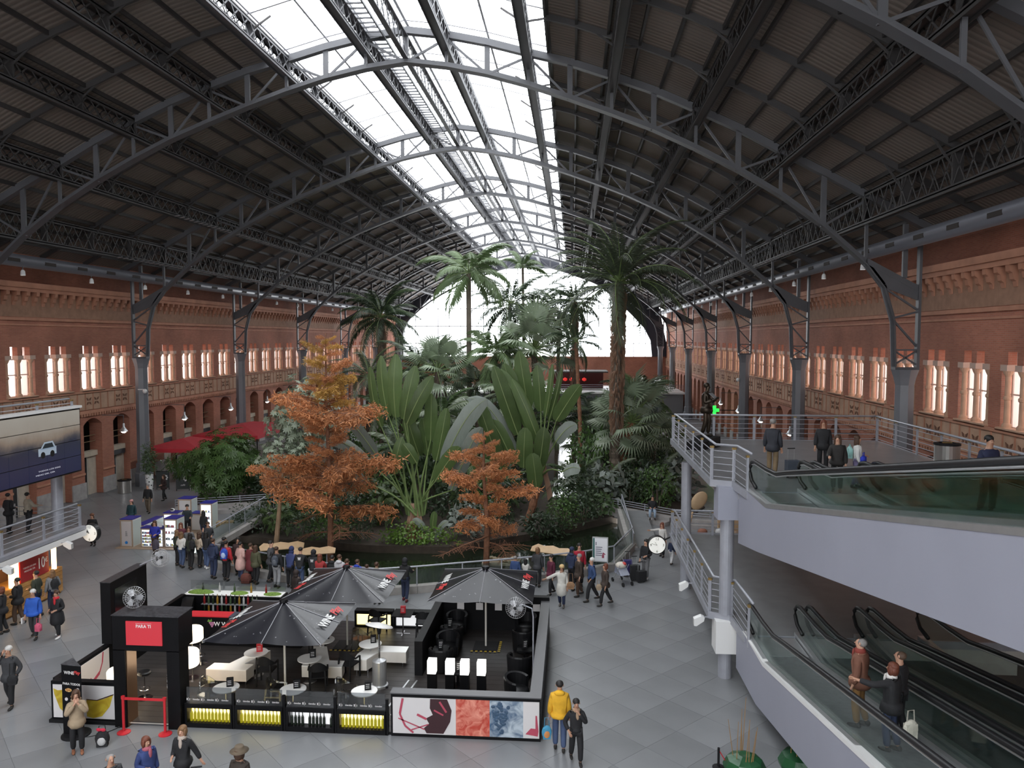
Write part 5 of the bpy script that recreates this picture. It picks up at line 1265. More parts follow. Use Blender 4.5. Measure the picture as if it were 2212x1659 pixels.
low_f = [feather(2.6,1.2,40,0.6,0.5,s,lw=0.085).mesh('frond',[m_,m_stalk]) for s, m_ in ((41,L_mid),(42,L_fan2),(43,L_dark))]
for i, (x,y,h_,l) in enumerate(((-13.2,45.5,2.2,'behind the tall cypress'),(-10.9,46.8,3.6,'left of the dracaena columns'),(-5.2,45.2,1.6,'between the two banana-leaved plants'),(0.3,47.6,1.4,'beside the pale path near the pond'),(1.9,49.0,1.0,'at the foot of the date palm'),(-15.6,44.0,1.6,'near the bridge ramp'),(-9.0,51.5,5.2,'under the pale fan palm'),(5.4,50.2,1.2,'behind the garden rail'),(-12.0,52.5,5.6,'behind the variegated tree'),(-4.2,53,6.4,'under the large fan palm'),(-7.4,58,7.0,'behind the pale fan palm'),(-1.2,56,4.4,'beside the pale path'),(-14.4,57,5.0,'by the left feather palms'),(1.4,58.5,4.6,'left of the date palm trunk'),(4.9,58,6.0,'right of the date palm trunk'),(-10.8,64,8.0,'in front of the far terrace'))):
    palm('small feather palm ' + l, (x,y,0.05), (x+0.1,y,h_), (0.16,0.13,0.13), [low_f[i % 3], low_f[(i+1) % 3]], None, 16, (1.25,-0.3), 1.0 if h_ < 4 else 1.25, seed=60+i, name='small_palm', ring=0.05)

# ---- banana-leaved plants (long paddle leaves on stalks)
def paddle(parent, root, bx, by, bz, tx, ty, tz, w, curl, mt, rn_):
    B = Vector((bx,by,bz)); T = Vector((tx,ty,tz)); R0 = Vector(root); d = T - B; L = d.length
    view = Vector((bx*0.3,-1,0.25 if curl < 0.5 else 0.8)).normalized(); side = d.cross(view).normalized(); nrm = side.cross(d).normalized()
    N = 9; b = MB(); vs = []; fs = []; fold = rn_.uniform(0.05,0.22)
    prof = [0.45,0.86,0.98,1.0,1.0,1.0,0.98,0.92,0.74,0.22]
    for i in range(N+1):
        s = i/N; c = B + d*s + Vector((0,0,curl*L*0.55*(sin(pi*s*0.62) - s*sin(pi*0.62)))) + nrm*(0.06*L*sin(pi*s))
        hw = w/2*prof[i]
        j1 = hw*(1 + rn_.uniform(-.06,.06)); j2 = hw*(1 + rn_.uniform(-.06,.06))
        vs += [c - side*j1 - nrm*hw*fold*2 , c, c + side*j2 - nrm*hw*fold*2]
    for i in range(N):
        for j in (0,1): fs.append((i*3+j, i*3+j+1, (i+1)*3+j+1, (i+1)*3+j))
    b.add(vs, fs); lf = b.build('leaf', mt, parent, smooth=True)
    q = MB(); pts = [vs[i*3+1] for i in range(N+1)]; q.tube([p + nrm*0.012 for p in pts], [0.03*(1-i/(N+2)) for i in range(N+1)], 5); q.build('midrib', mat('pale_midrib', (0.22,0.28,0.11), 0.5), lf)
    q = MB(); m_ = R0.lerp(B,0.5) + Vector((0,0,0.25)); q.tube([R0, R0.lerp(m_,0.6) + Vector((0,0,0.1)), m_, B], [0.07,0.055,0.045,0.03], 6); q.build('stalk', m_stalk, parent)
RA = [(-9.2,39.3,6.4,-9.1,39.0,9.7,0.85,0.0),(-9.7,39.8,6.4,-10.0,39.5,9.6,0.72,0.0),(-8.7,39.0,6.3,-8.0,38.7,9.1,0.80,0.0),(-8.5,38.8,6.1,-7.1,38.5,8.6,0.75,0.1),(-10.2,40.2,5.8,-10.7,39.9,9.0,0.63,0.0),(-7.5,40.0,5.1,-7.4,39.7,7.6,0.72,0.0),(-7.1,39.5,4.1,-6.5,39.2,6.9,0.71,0.1),(-8.2,40.4,4.2,-8.8,40.1,6.4,0.83,0.0),(-7.8,40.8,4.2,-8.0,40.5,6.2,0.69,0.0),(-9.1,38.4,3.6,-8.6,38.1,5.5,0.69,0.0),(-10.3,39.6,4.3,-11.9,39.3,6.3,0.62,0.5),(-10.5,39.0,4.0,-13.1,38.7,5.0,0.61,0.9),(-10.6,38.6,3.1,-14.2,38.3,4.1,0.60,0.9),(-6.8,39.4,3.8,-4.4,39.1,7.4,0.95,0.6),(-6.2,38.8,2.7,-4.6,38.5,6.0,0.79,0.5),(-7.9,38.2,4.2,-8.5,37.9,5.2,0.60,0.2),(-6.9,38.0,3.3,-5.6,37.7,5.1,0.78,0.3)]
RB = [(-3.1,42.3,4.0,-5.8,42.0,7.2,0.76,0.9),(-3.0,42.0,5.2,-4.3,41.7,9.0,0.86,0.1),(-2.8,42.6,6.1,-3.8,42.3,9.1,0.92,0.0),(-2.2,42.2,5.4,-4.0,41.9,8.8,0.81,0.1),(-2.5,43.0,6.6,-3.0,42.7,9.8,0.88,0.0),(-1.8,41.8,4.7,-3.3,41.5,8.3,0.70,0.1),(-1.5,42.0,6.2,-1.1,41.7,9.1,0.35,0.0),(-1.3,42.4,6.0,-0.6,42.1,8.9,0.36,0.0),(-1.8,43.2,6.4,-2.0,42.9,9.0,0.68,0.0),(-0.9,42.0,6.0,0.4,41.7,8.0,0.91,0.3),(-0.9,41.6,4.9,0.2,41.3,5.9,0.75,0.5),(-3.7,41.2,3.0,-5.1,40.9,7.2,0.84,0.3),(-2.6,40.6,3.6,-2.5,40.3,5.8,0.88,0.0),(-1.8,40.8,3.6,-1.5,40.5,5.8,0.84,0.0),(-1.9,40.2,2.6,-2.1,39.9,4.5,0.87,0.1),(-0.5,40.8,3.4,0.4,40.5,3.6,0.74,0.6),(-3.2,41.5,3.7,-4.4,41.2,6.1,0.75,0.4)]
for nm, lab, root, LV, tb, tw_ in (('left','tall banana-leaved plant with fan of broad leaves left of the small rust cypress',(-8.2,39.2,1.3),RA,[(-8.4,39.2,0.0),(-8.3,39.2,0.8),(-8.2,39.2,1.5)],0.28),
                                 ('right','tall banana-leaved plant with a slanting red trunk behind the small rust cypress',(-1.7,42.2,2.9),RB,[(-2.5,42.3,0.0),(-2.1,42.3,1.6),(-1.7,42.2,3.1)],0.24)):
    rr = random.Random(len(nm)); root = Vector(root)
    p = thing('banana_plant', lab, 'plant', tb[0])
    o0 = Vector(tb[0])
    trunk(p, [Vector(q)-o0 for q in tb], [tw_,tw_*0.9,tw_*0.75], m_rbark, ring=0.08)
    for i, (bx,by,bz,tx,ty,tz,w_,cu) in enumerate(LV):
        mt = L_grey if cu >= 0.5 else L_pad
        rt = root + Vector((rr.uniform(-.5,.5), rr.uniform(-.3,.3), 0)) if nm == 'left' else root
        paddle(p, rt-o0, bx-o0.x, by-o0.y, bz-o0.z, tx-o0.x, ty-o0.y, tz-o0.z, w_, cu, mt, rr)
    for k in range(4):
        b = MB(); a = k*1.7+0.4; e = root-o0 + Vector((0.5*cos(a), -0.35, -0.9+0.2*k)); s = root-o0 + Vector((0.15*cos(a),0,0.6))
        b.add([s+Vector((-.1,0,0)), s+Vector((.1,0,0)), e+Vector((.16,-.1,-.1)), e+Vector((-.1,-.1,-.4))], [(0,1,2,3)]); b.build('dry_leaf', L_dry, p)

# ---- rust coloured swamp cypresses
def cyp_branch(L, seed, dens):
    r = random.Random(seed); b = MB(); b.mi = 1
    def pt(s): return Vector((L*s, 0.12*L*sin(3*s+seed), -0.10*L*s*s + 0.06*L*sin(2.4*s)))
    b.tube([pt(i/6) for i in range(7)], [0.035*L/2*(1-i/7.5) for i in range(7)], 4); b.mi = 0
    def tuft(p, n, sp):
        for _ in range(n):
            d = Vector((r.gauss(0,1), r.gauss(0,1), r.gauss(-0.35,0.7))); d = d.normalized()*r.uniform(.10,.24)
            c = p + Vector((r.gauss(0,sp), r.gauss(0,sp), r.gauss(0,sp*0.7)-0.03)); s = d.cross(Vector((r.gauss(0,1),r.gauss(0,1),r.gauss(0,1)))).normalized()*0.022
            b.add([c-s, c+s, c+d+s*0.6, c+d-s*0.6], [(0,1,2,3)])
    for k in range(int(9*L)):
        s = 0.15 + 0.85*k/(9*L); p = pt(s)
        for sd in (-1,1):
            ln = (0.18+0.30*sin(pi*min(1,s*0.9)))*L*0.55*r.uniform(.6,1.1); e = p + Vector((ln*0.55*r.uniform(.3,1.4), sd*ln, -0.15*ln + r.uniform(-.55,.35)*ln))
            b.mi = 1; b.bar(p, e, 0.012, 0.012); b.mi = 0
            for q in range(max(2,int(ln*7))): tuft(p.lerp(e,(q+1)/max(2,int(ln*7))) - Vector((0,0,r.random()**2*0.3)), dens, 0.065)
    return b
cypA = [cyp_branch(2.4,s,7).mesh('branch',[L_or,m_rbark]) for s in (1,2,3)]
cypO = [cyp_branch(2.4,s,7).mesh('branch',[L_or2,m_rbark]) for s in (4,5)]
cypB = [cyp_branch(2.4,s,0).mesh('twig',[L_or,m_rbark]) for s in (7,8)]
def cypress(label, base, h, wtab, nb, seed, ochre):
    r = random.Random(seed); t = thing('swamp_cypress', label, 'tree', base)
    trunk(t, [(0,0,-0.9),(0.08,0,h*0.3),(-0.1,0,h*0.7),(-0.05,0,h)], [0.16,0.13,0.07,0.02], m_rbark, 8)
    for k in range(nb):
        z = lerp(h*0.2, h*0.985, ((k+0.5)/nb)**0.85); az = k*2.4 + r.uniform(-.4,.4); w_ = interp(wtab, z/h)*r.uniform(.5,1.2)
        ms = cypO if z/h > ochre and k % 3 else cypA
        place(t, ms[k % len(ms)], 'branch', (-0.03,0,z), az, lerp(0.05,0.35,z/h)+r.uniform(-.15,.2), w_/2.4, r.uniform(-.4,.4))
    for k in range(5):
        z = lerp(h*0.08, h*0.24, k/5); place(t, cypB[k % 2], 'bare_twig', (0,0,z), k*2.4+0.5, r.uniform(-.25,.1), r.uniform(.6,1.1))
    return t
cypress('tall rust-orange swamp cypress rising from the pond', (-11.7,35.9,0), 10.75, [(0,2.6),(0.22,2.6),(0.32,3.3),(0.42,2.2),(0.5,1.3),(0.58,2.4),(0.66,2.7),(0.74,1.9),(0.82,1.35),(0.9,1.15),(1,0.5)], 52, 2, 0.68)
cypress('smaller rust-orange swamp cypress beside the fenced pond front', (-4.05,35.4,0), 6.2, [(0,1.4),(0.2,1.3),(0.35,1.9),(0.5,2.0),(0.7,1.9),(0.85,1.2),(1,0.3)], 25, 5, 2)
t = thing('bare_trunk', 'pale leaning bare trunk standing in the pond behind the students', 'tree', (-14.75,36.5,0)); trunk(t, [(0,0,-0.9),(0.3,0,1.8),(0.55,0.05,4.2)], [0.15,0.11,0.05], mat('pale_bark', (0.30,0.20,0.12), 0.8, var=0.2, bump=0.3), 8)
for k in range(6): place(t, cypA[k % 3], 'branch', (0.5,0.05,3.2+0.18*k), k*2.4, 0.2, 0.7)

# ---- shrubs
def clump(seed, n, rx, ry, rz, lw, ll, palmate=0, up_=0.2, shell=0.55):
    r = random.Random(seed); b = MB()
    for _ in range(n):
        d = Vector((r.gauss(0,1), r.gauss(0,1), r.gauss(0,1))).normalized()
        f = shell + (1-shell)*r.random(); k = 1 + 0.18*sin(d.x*5+seed) + 0.18*sin(d.y*4+d.z*5+seed*2)
        c = Vector((d.x*rx*f*k, d.y*ry*f*k, d.z*rz*f*k))
        o = (d + Vector((r.gauss(0,.4), r.gauss(0,.4), up_ + r.gauss(0,.4)))).normalized()
        s = o.cross(Vector((r.gauss(0,1), r.gauss(0,1), r.gauss(0,1)))).normalized(); u = s.cross(o)
        if palmate:
            for q in range(palmate):
                a = 2*pi*q/palmate; e = (s*cos(a) + u*sin(a)).normalized()*ll*r.uniform(.8,1.1) + o*ll*0.15 - Vector((0,0,ll*0.35)); w = e.cross(o).normalized()*lw
                b.add([c, c+e*0.5-w, c+e, c+e*0.5+w], [(0,1,2,3)])
        else:
            e = (s*0.9 + o*0.5 - Vector((0,0,0.25))).normalized()*ll*r.uniform(.7,1.2); w = e.cross(o).normalized()*lw
            b.add([c, c+e*0.5-w, c+e, c+e*0.5+w], [(0,1,2,3)])
    return b
def shrub(name, label, base, cz, me, group=None, rz=0.0, sc=(1,1,1), stem=True, cat='shrub'):
    t = thing(name, label, cat, base, rz, group)
    o = obj('foliage', me, t, (0,0,cz)); o.scale = sc; o['kind'] = 'stuff'
    if stem:
        b = MB()
        for k in range(4): b.tube([(0.1*cos(k*1.6),0.1*sin(k*1.6),0),(0.35*cos(k*1.6)*sc[0],0.35*sin(k*1.6),cz*0.9)], [0.05,0.025], 5)
        b.build('stems', m_bark, t)
    return t
bush = clump(1,1100,3.1,2.3,1.9,0.05,0.34,7,0.3).mesh('foliage', L_bush)
shrub('rounded_bush', 'big rounded bush with hand-shaped green leaves near the red awning', (-22.1,46.6,0), 2.55, bush, cat='bush')
vart = clump(2,620,2.5,2.0,2.4,0.06,0.30,7,0.4).mesh('foliage', L_var)
shrub('variegated_tree', 'tall tree with pale variegated leaves behind the big cypress', (-17.4,48.5,0), 5.4, vart, cat='tree')
shrub('variegated_bush', 'lower pale variegated bush beside the rounded bush', (-18.4,46.8,0), 2.6, vart, sc=(0.75,0.7,0.75), cat='bush')
dk = [clump(10+i,700,1.5,1.3,1.3,0.05,0.24).mesh('foliage', (L_dark,L_mid,L_dark,L_bush)[i]) for i in range(4)]
bl = [clump(20+i,190,1.3,1.1,1.1,0.13,0.55,0,0.5).mesh('foliage', (L_mid,L_pad,L_grey)[i]) for i in range(3)]
rs = random.Random(77)
hid = in_poly
SH = []
for (x,y) in ((-17.3,40.2),(-15.8,39.6),(-14.2,39.0),(-12.6,38.7),(-11.2,38.8),(-5.4,39.6),(-3.9,40.4),(-0.6,42.6),(0.6,43.8),(1.6,45.0)): SH.append((x,y,rs.uniform(.75,1.0),rs.uniform(.65,1.0)))
for (x,y) in ((-16.5,42.5),(-14.5,42),(-12.3,41.5),(-10.5,42),(-6.6,42.4),(-4.8,43.6),(0.2,45.6),(1.8,47.2),(3.6,48.0),(5.2,47.4),(-19.4,47.2),(-20.8,49)): SH.append((x,y,rs.uniform(.9,1.2),rs.uniform(1.0,1.5)))
for (x,y) in ((-14,45.5),(-11.5,45.5),(-8.8,44.6),(-6.4,46.5),(-3.6,47.2),(0.9,50.5),(4.6,51),(6.4,50),(-13,49.5),(-10.3,49.5),(-7.4,50),(-4.6,51.5),(1.6,53.5),(4.2,55.5),(6.8,55),(7.0,60),(3.2,60),(-14.2,54),(-11.2,53.5),(-7.8,54),(-19,53)): SH.append((x,y,rs.uniform(1.0,1.5),rs.uniform(1.5,2.6)))
for (x,y) in ((-16,62),(-12.5,60),(-9,60),(-5.5,62),(3,66),(6,68),(-10,68),(-5,70),(4,75),(-14,72),(-20,64),(-6,80),(-12,82),(5,84),(-17,84),(6.5,90),(-3,90),(-9,92)): SH.append((x,y,rs.uniform(1.3,1.9),rs.uniform(2.0,3.2)))
LAND = [('the tall cypress',-11.7,35.9),('the smaller cypress',-4.05,35.4),('the banana-leaved plant with the green stalk fan',-8.3,39.2),('the slanting red trunk',-2,42.3),('the date palm',2.8,50),('the royal palm',-8.1,60),('the variegated tree',-17.4,48.5),('the rounded bush',-22.1,46.6),('the leaning fan palm',3.6,51.3),('the bridge ramp by the students',-17,39),('the pale path',-0.4,54),('the far terrace',-6,104),('the dracaena columns',-7.6,47),('the bare leaning trunk',-14.7,36.5),('the information sign',1.3,36),('the pale fan palm',-9.8,55),('the large fan palm',-2.9,58),('the grey-green palm by the columns',-17.7,70),('the upper deck column',6.5,46),('the hanging dead leaves palm',0.1,62)]
def near_land(x, y):
    n, lx, ly = min(LAND, key=lambda t: hypot(t[1]-x, t[2]-y)); return ('behind ' if y > ly+1.0 else ('in front of ' if y < ly-1.0 else 'beside ')) + n
for i, (x,y,s_,h_) in enumerate(SH):
    big = i % 4 == 1
    me = bl[i % 3] if big else dk[i % 4]
    zone = 'on the pond bank' if i < 10 else ('behind the pond bank' if i < 22 else ('in the middle of the palm garden' if i < 43 else 'at the far end of the palm garden'))
    zone = near_land(x, y)
    if i == 18: zone += ', the taller of two'
    lab = (('shrub with big %s leaves ' % ('green','glossy green','pale grey-green')[i % 3]) if big else ('dense %s shrub ' % ('dark green','mid green','dark green','bright green')[i % 4])) + zone
    shrub('garden_shrub', lab, (x,y,0.05), h_*1.0, me, 'shrubs of the palm garden', rz=rs.uniform(0,6), sc=(s_,s_,h_*0.85), stem=True)
ivy = clump(40,1500,2.2,0.7,0.75,0.05,0.17,0,0.2).mesh('foliage', L_fern)
shrub('ivy_mound', 'bright green ivy mound at the pond edge under the banana-leaved plant', (-8.0,38.3,0), 0.35, ivy, stem=False, cat='ivy')
shrub('ivy_mound', 'dark fern mound at the pond edge under the slanting red trunk', (-1.6,41.2,0), 0.4, clump(41,700,1.3,0.7,0.8,0.05,0.3).mesh('foliage', L_dark), stem=False, cat='fern')
dr = clump(50,420,0.55,0.55,2.0,0.05,0.5,0,-0.2,0.4).mesh('foliage', L_mid)
for i, (x,y,h_) in enumerate(((-7.6,46.5,2.9),(-6.6,47.4,3.4),(-8.8,48.2,3.0))): shrub('dracaena', '%s leafy dracaena column behind the fan of green stalks' % ('front','tallest','rear')[i], (x,y,0), h_, dr, 'dracaena columns', cat='plant')
dead = thing('banana_plant', 'low young banana plant with pale leaves at the foot of the left banana-leaved plant', 'plant', (-7.2,38.6,0)); rr = random.Random(5)
for (tx,tz,cu) in ((-0.9,1.3,0.5),(0.2,1.7,0.1),(0.9,1.2,0.5),(0.5,0.7,0.9)): paddle(dead, (0,0,0.1), tx*0.3,-0.1,tz*0.45, tx,-0.3,tz, 0.36, cu, L_pad if cu < .5 else L_grey, rr)

# ---- ground, pond, curb, fence
SOIL = [(-18.6,39.2),(-14,38.2),(-9.8,37.6),(-6.2,37.7),(-2.2,40.6),(0.4,42.9),(2.6,45.2),(3.2,47.0),(6.4,44.4),(8.2,48),(8.2,104),(-24.5,104),(-24.8,47.0),(-23.2,45.0),(-19.6,46.0)]
b = MB(); b.prism(SOIL, -0.7, 0.06); so = b.build('garden_bed', m_soil, fix=True); tag(so, 'dark soil bed of the palm garden', 'ground', kind='structure')
b = MB(); b.prism(POND, -0.75, -0.32); wa = b.build('pond_water', m_water, fix=True); tag(wa, 'still dark green water of the turtle pond', 'water', kind='stuff')
cu = thing('pond_curb', 'low stone curb round the front of the pond', 'curb', (0,0,0))
EDGE = FRONT + [(2.8,44.6)]
m_curb = mat('curb_stone', (0.30,0.285,0.27), 0.7, var=0.15)
for a, c in zip(EDGE, EDGE[1:]):
    b = MB(); b.bar((a[0],a[1],-0.2),(c[0],c[1],-0.2),0.34,1.0); b.build('curb_stone', m_curb, cu)
pr_ = thing('pond_fence', 'glass pond fence with round steel handrail', 'fence', (0,0,0))
gl_f = glass('pond_fence_glass', (0.72,0.78,0.76), 0.12)
ln = 0.0
for a, c in zip(EDGE, EDGE[1:]):
    b = MB(); b.bar((a[0],a[1],0.66),(c[0],c[1],0.66),0.012,0.62); b.build('glass_pane', gl_f, pr_)
    b = MB(); b.bar((a[0],a[1],0.3),(a[0],a[1],1.05),0.05,0.05); b.build('post', m_rail, pr_)
b = MB(); b.tube([(x,y,1.08) for x,y in EDGE], 0.035, 8); b.build('handrail', m_rail, pr_)
gpth = thing('garden_path', 'pale polished path running through the palm garden', 'path', (0,0,0))
for k in range(30):
    b = MB(); b.box(-1.3,0.4,50+k*1.8,51.76+k*1.8,0.06,0.12); b.build('slab', mat('pale_path_stone', (0.72,0.72,0.74), 0.25, var=0.05), gpth)
# concrete walls with rails at both garden corners
for pts, lab in (([(-23.6,43.6),(-18.6,45.8)],'beside the phone stand'),([(1.2,47.0),(5.6,43.4),(8.6,42.6)],'behind the seated person')):
    g_ = thing('garden_parapet', 'low stepped concrete parapet with steel rails ' + lab, 'parapet', (pts[0][0],pts[0][1],0)); o0 = Vector((pts[0][0],pts[0][1],0))
    for a, c in zip(pts, pts[1:]):
        A_, C_ = Vector((a[0],a[1],0))-o0, Vector((c[0],c[1],0))-o0; nn = Vector((-(C_-A_).y,(C_-A_).x,0)).normalized()
        for k, (off,hh) in enumerate(((0.0,0.45),(-0.45,0.25))):
            b = MB(); b.bar(A_+nn*off+Vector((0,0,hh/2)), C_+nn*off+Vector((0,0,hh/2)), 0.5, hh); b.build('step', m_stone, g_)
        for k in range(3):
            b = MB(); b.tube([A_+nn*0.1+Vector((0,0,0.6+0.13*k)), C_+nn*0.1+Vector((0,0,0.6+0.13*k))], 0.022, 6); b.build('rail', m_rail, g_)
        for k in range(4):
            p = A_.lerp(C_,k/3)+nn*0.1; b = MB(); b.bar(p+Vector((0,0,0.4)), p+Vector((0,0,0.9)), 0.04); b.build('post', m_rail, g_)
# little bridge ramps each side of the pond
for (A_, C_, lab) in (((-17.9,36.6,0.15),(-16.6,41.2,0.95),'beside the student crowd'),((3.0,38.0,0.05),(2.85,44.4,0.5),'beside the information sign')):
    g_ = thing('bridge_ramp', 'concrete pond bridge ramp with glass rail ' + lab, 'bridge', A_); d = Vector(C_)-Vector(A_)
    b = MB(); b.bar((0,0,0), d, 0.5, 0.3); b.build('beam', m_curb, g_)
    b = MB(); b.bar((-0.7,0,0.0), d+Vector((-0.7,0,0)), 1.3, 0.12) if d.x > 0 else b.bar((0.7,0,0.0), d+Vector((0.7,0,0)), 1.3, 0.12); b.build('walkway', m_deck, g_)
    b = MB(); b.tube([(0,-0.6,0.95), d+Vector((0,0,1.0))], 0.03, 8); b.build('handrail', m_rail, g_)
    for k in range(5):
        p = d*(k/4); b = MB(); b.bar(p, p+Vector((0,0,0.97)), 0.04); b.build('post', m_rail, g_)
        if k < 4:
            q = d*((k+1)/4); b = MB(); b.add([p+Vector((0.01,0,.2)), q+Vector((0.01,0,.2)), q+Vector((0.01,0,.88)), p+Vector((0.01,0,.88))], [(0,1,2,3)]); b.build('glass_pane', gl_f, g_)
# turtle raft and wavy tan boards
t = thing('turtle_raft', 'small raft of pale planks in the pond by the smaller cypress', 'raft', (-3.4,36.4,-0.32))
for k in range(6):
    b = MB(); b.box(-0.9,0.9,-0.5+k*0.18,-0.34+k*0.18,0,0.1); b.build('plank', mat('bleached_wood', (0.45,0.38,0.28), 0.8, var=0.25), t)
ts = MB(); ts.ell((0,0,0.06),0.16,0.12,0.08,8,5); tsm = ts.mesh('turtle', mat('pale_shell', (0.42,0.36,0.24), 0.7, var=0.4))
for k in range(9):
    o = obj('turtle', tsm, None, (-4.1+0.18*k, 36.1+0.12*(k*5 % 6), -0.22), k*0.9); tag(o, 'pale turtle resting on the plank raft', 'turtle', 'turtles on the raft')
m_tan = mat('tan_board', (0.52,0.36,0.21), 0.6, var=0.08)
for i, (x,y,lab) in enumerate(((-11.6,33.2,'behind the student in the red hood'),(-13.3,33.9,'behind the grey-coated student'),(-0.9,34.2,'behind the woman with the white-clad child'))):
    t = thing('info_lectern', 'tan wavy-edged information board on the pond fence ' + lab, 'lectern', (x,y,0), (0.35,0.4,-0.4)[i], group='tan information boards')
    top = [(-0.95,-0.3),(0.95,-0.3),(1.0,0.05),(0.7,0.22),(0.3,0.14),(-0.05,0.26),(-0.45,0.16),(-0.8,0.26),(-1.0,0.02)]
    b = MB(); b.T = Matrix.Translation((0,0,0.98)) @ Matrix.Rotation(radians(22),4,'X'); b.prism(top, 0, 0.04); b.build('board', m_tan, t, fix=True)
    for s in (-0.6,0.6):
        b = MB(); b.bar((s,0,-0.7),(s,0,0.98),0.05); b.build('leg', m_rail, t)
# far terrace at the end of the garden
ft = thing('far_terrace', 'two-storey white terrace with rails and red lanterns at the end of the garden', 'terrace', (-7,106,0))
b = MB(); b.box(-16,22,0,14,0,2.9); b.build('base', mat('terrace_grey', (0.18,0.18,0.19), 0.7), ft); b = MB(); b.box(-16.2,22.2,-0.3,14,2.9,3.15); b.build('slab', m_white, ft)  # base box in one even mid grey
for k in range(9):
    b = MB(); b.box(-15+k*4,-13.4+k*4,-0.05,0,0.3,2.5); b.build('window', mat('terrace_window', (0.06,0.07,0.09), 0.2), ft)
for k in range(4):
    b = MB(); b.tube([(-16,-0.25,3.4+0.25*k),(22,-0.25,3.4+0.25*k)], 0.03, 5); b.build('rail', m_rail, ft)
b = MB(); b.box(3.5,12,4,10,5.6,5.8); b.build('canopy', m_dark, ft); b = MB(); b.box(4,11.5,9,9.2,3.15,5.6); b.build('back_bar', mat('dark_red_bar', (0.12,0.02,0.02), 0.6), ft)
for k in range(5):
    b = MB(); b.lathe([(0.0,0),(0.3,0.15),(0.3,0.4),(0.0,0.55)], (5+k*0.9,3.8,4.4), 10, caps=False); b.build('lantern', mat('red_lantern', (0.5,0.02,0.02), 0.5, emit=(0.7,0.03,0.02), estr=0.6), ft)
for (x,) in ((7.4,),(16.5,),(18.6,),(-8,)):
    b = MB(); b.lathe([(0.06,3.15),(0.06,4.4)], (x,0.6,0), 6); b.ell((x,0.6,4.75),0.4,0.4,0.4,12,8); b.build('globe_lamp', mat('white_globe', (0.8,0.8,0.8), 0.4, emit=(1,1,1), estr=0.5), ft)
for (x,h_) in ((-12,1),(14,1.2),(16,1),(19.5,1.1)): 
    o = obj('planter_shrub', dk[1], ft, (x,1.5,4.1)); o.scale = (1.2,0.8,0.9*h_)
# ================================================================== people
ARMS = {'down':((.05,-.02,-.28),(.07,.06,-.52)), 'bent':((.07,-.05,-.27),(-.03,.21,-.30)), 'phone':((.14,.13,-.20),(-.02,.07,.13)), 'face':((.07,.17,-.22),(-.13,.19,.06)),
        'point':((.20,.16,-.04),(.30,.42,.0)), 'pull':((.10,-.10,-.26),(.22,-.12,-.48)), 'pocket':((.13,-.06,-.26),(.04,.09,-.44)), 'rail':((.05,.14,-.25),(.02,.38,-.26)), 'out':((.24,.08,-.14),(.46,.14,-.22)), 'up':((.16,.16,-.02),(.2,.3,.26)), 'read':((.05,.02,-.28),(-.06,.27,-.16))}
TMP = []
def skin_obj(key, J, E, root):
    """joints {name: (pos, radius)} and bones -> temporary skinned object"""
    names = list(J); me = bpy.data.meshes.new(key); me.from_pydata([J[n][0] for n in names], [(names.index(a), names.index(b)) for a, b in E], [])
    o = bpy.data.objects.new(key, me); COL.objects.link(o)
    s = o.modifiers.new('skin', 'SKIN'); s.use_smooth_shade = True
    for n, d in zip(names, me.skin_vertices[0].data):
        r = J[n][1]; d.radius = r if isinstance(r, tuple) else (r, r); d.use_root = (n == root)
    sd = o.modifiers.new('sub', 'SUBSURF'); sd.levels = sd.render_levels = 1
    return o
def pose(sp):
    """joint positions of a figure 1.72 m tall that faces -Y"""
    st = sp.get('st', 0.0); sit = sp.get('sit', False); lean = sp.get('lean', 0.0)
    V = lambda s, o, f, u: (s*o, -f, u)
    P = {}
    hz = 0.50 if sit else 0.93
    P['pel'] = (0,0,hz); tf = lambda u: lean*(u-0.93)
    dz = hz - 0.93
    P['spine'] = (0,-tf(1.15),1.15+dz); P['chest'] = (0,-tf(1.33),1.33+dz); P['neck'] = (0,-tf(1.47),1.46+dz); P['jaw'] = (0,-tf(1.55)-.012,1.535+dz); P['head'] = (0,-tf(1.62)-.005,1.62+dz); P['crown'] = (0,-tf(1.69)+.01,1.695+dz)
    for s, n in ((1,'l'), (-1,'r')):
        S = (s*.17, -tf(1.39), 1.375+dz); P['sh'+n] = S
        e, w = ARMS[sp['arms'][0 if s > 0 else 1]]
        P['el'+n] = (S[0]+s*e[0], S[1]-e[1], S[2]+e[2]); P['wr'+n] = (S[0]+s*w[0], S[1]-w[1], S[2]+w[2])
        d = Vector(P['wr'+n]) - Vector(P['el'+n]); d.normalize(); P['pa'+n] = tuple(Vector(P['wr'+n]) + d*0.07); P['hd'+n] = tuple(d)
        k = st if (s > 0) else -st
        if sit:
            P['hip'+n] = V(s,.10,.02,hz-.02); P['kn'+n] = V(s,.14,.45,.50); P['an'+n] = V(s,.13,.42,.09)
        else:
            P['hip'+n] = V(s,.09,0,.88); P['kn'+n] = V(s,.10,.03+.16*k,.50); P['an'+n] = V(s,.10,.26*k-.02+(-.06 if k < 0 else 0),.085+(.05 if k < -.3 else 0))
    return P
def head_turn(p): return p
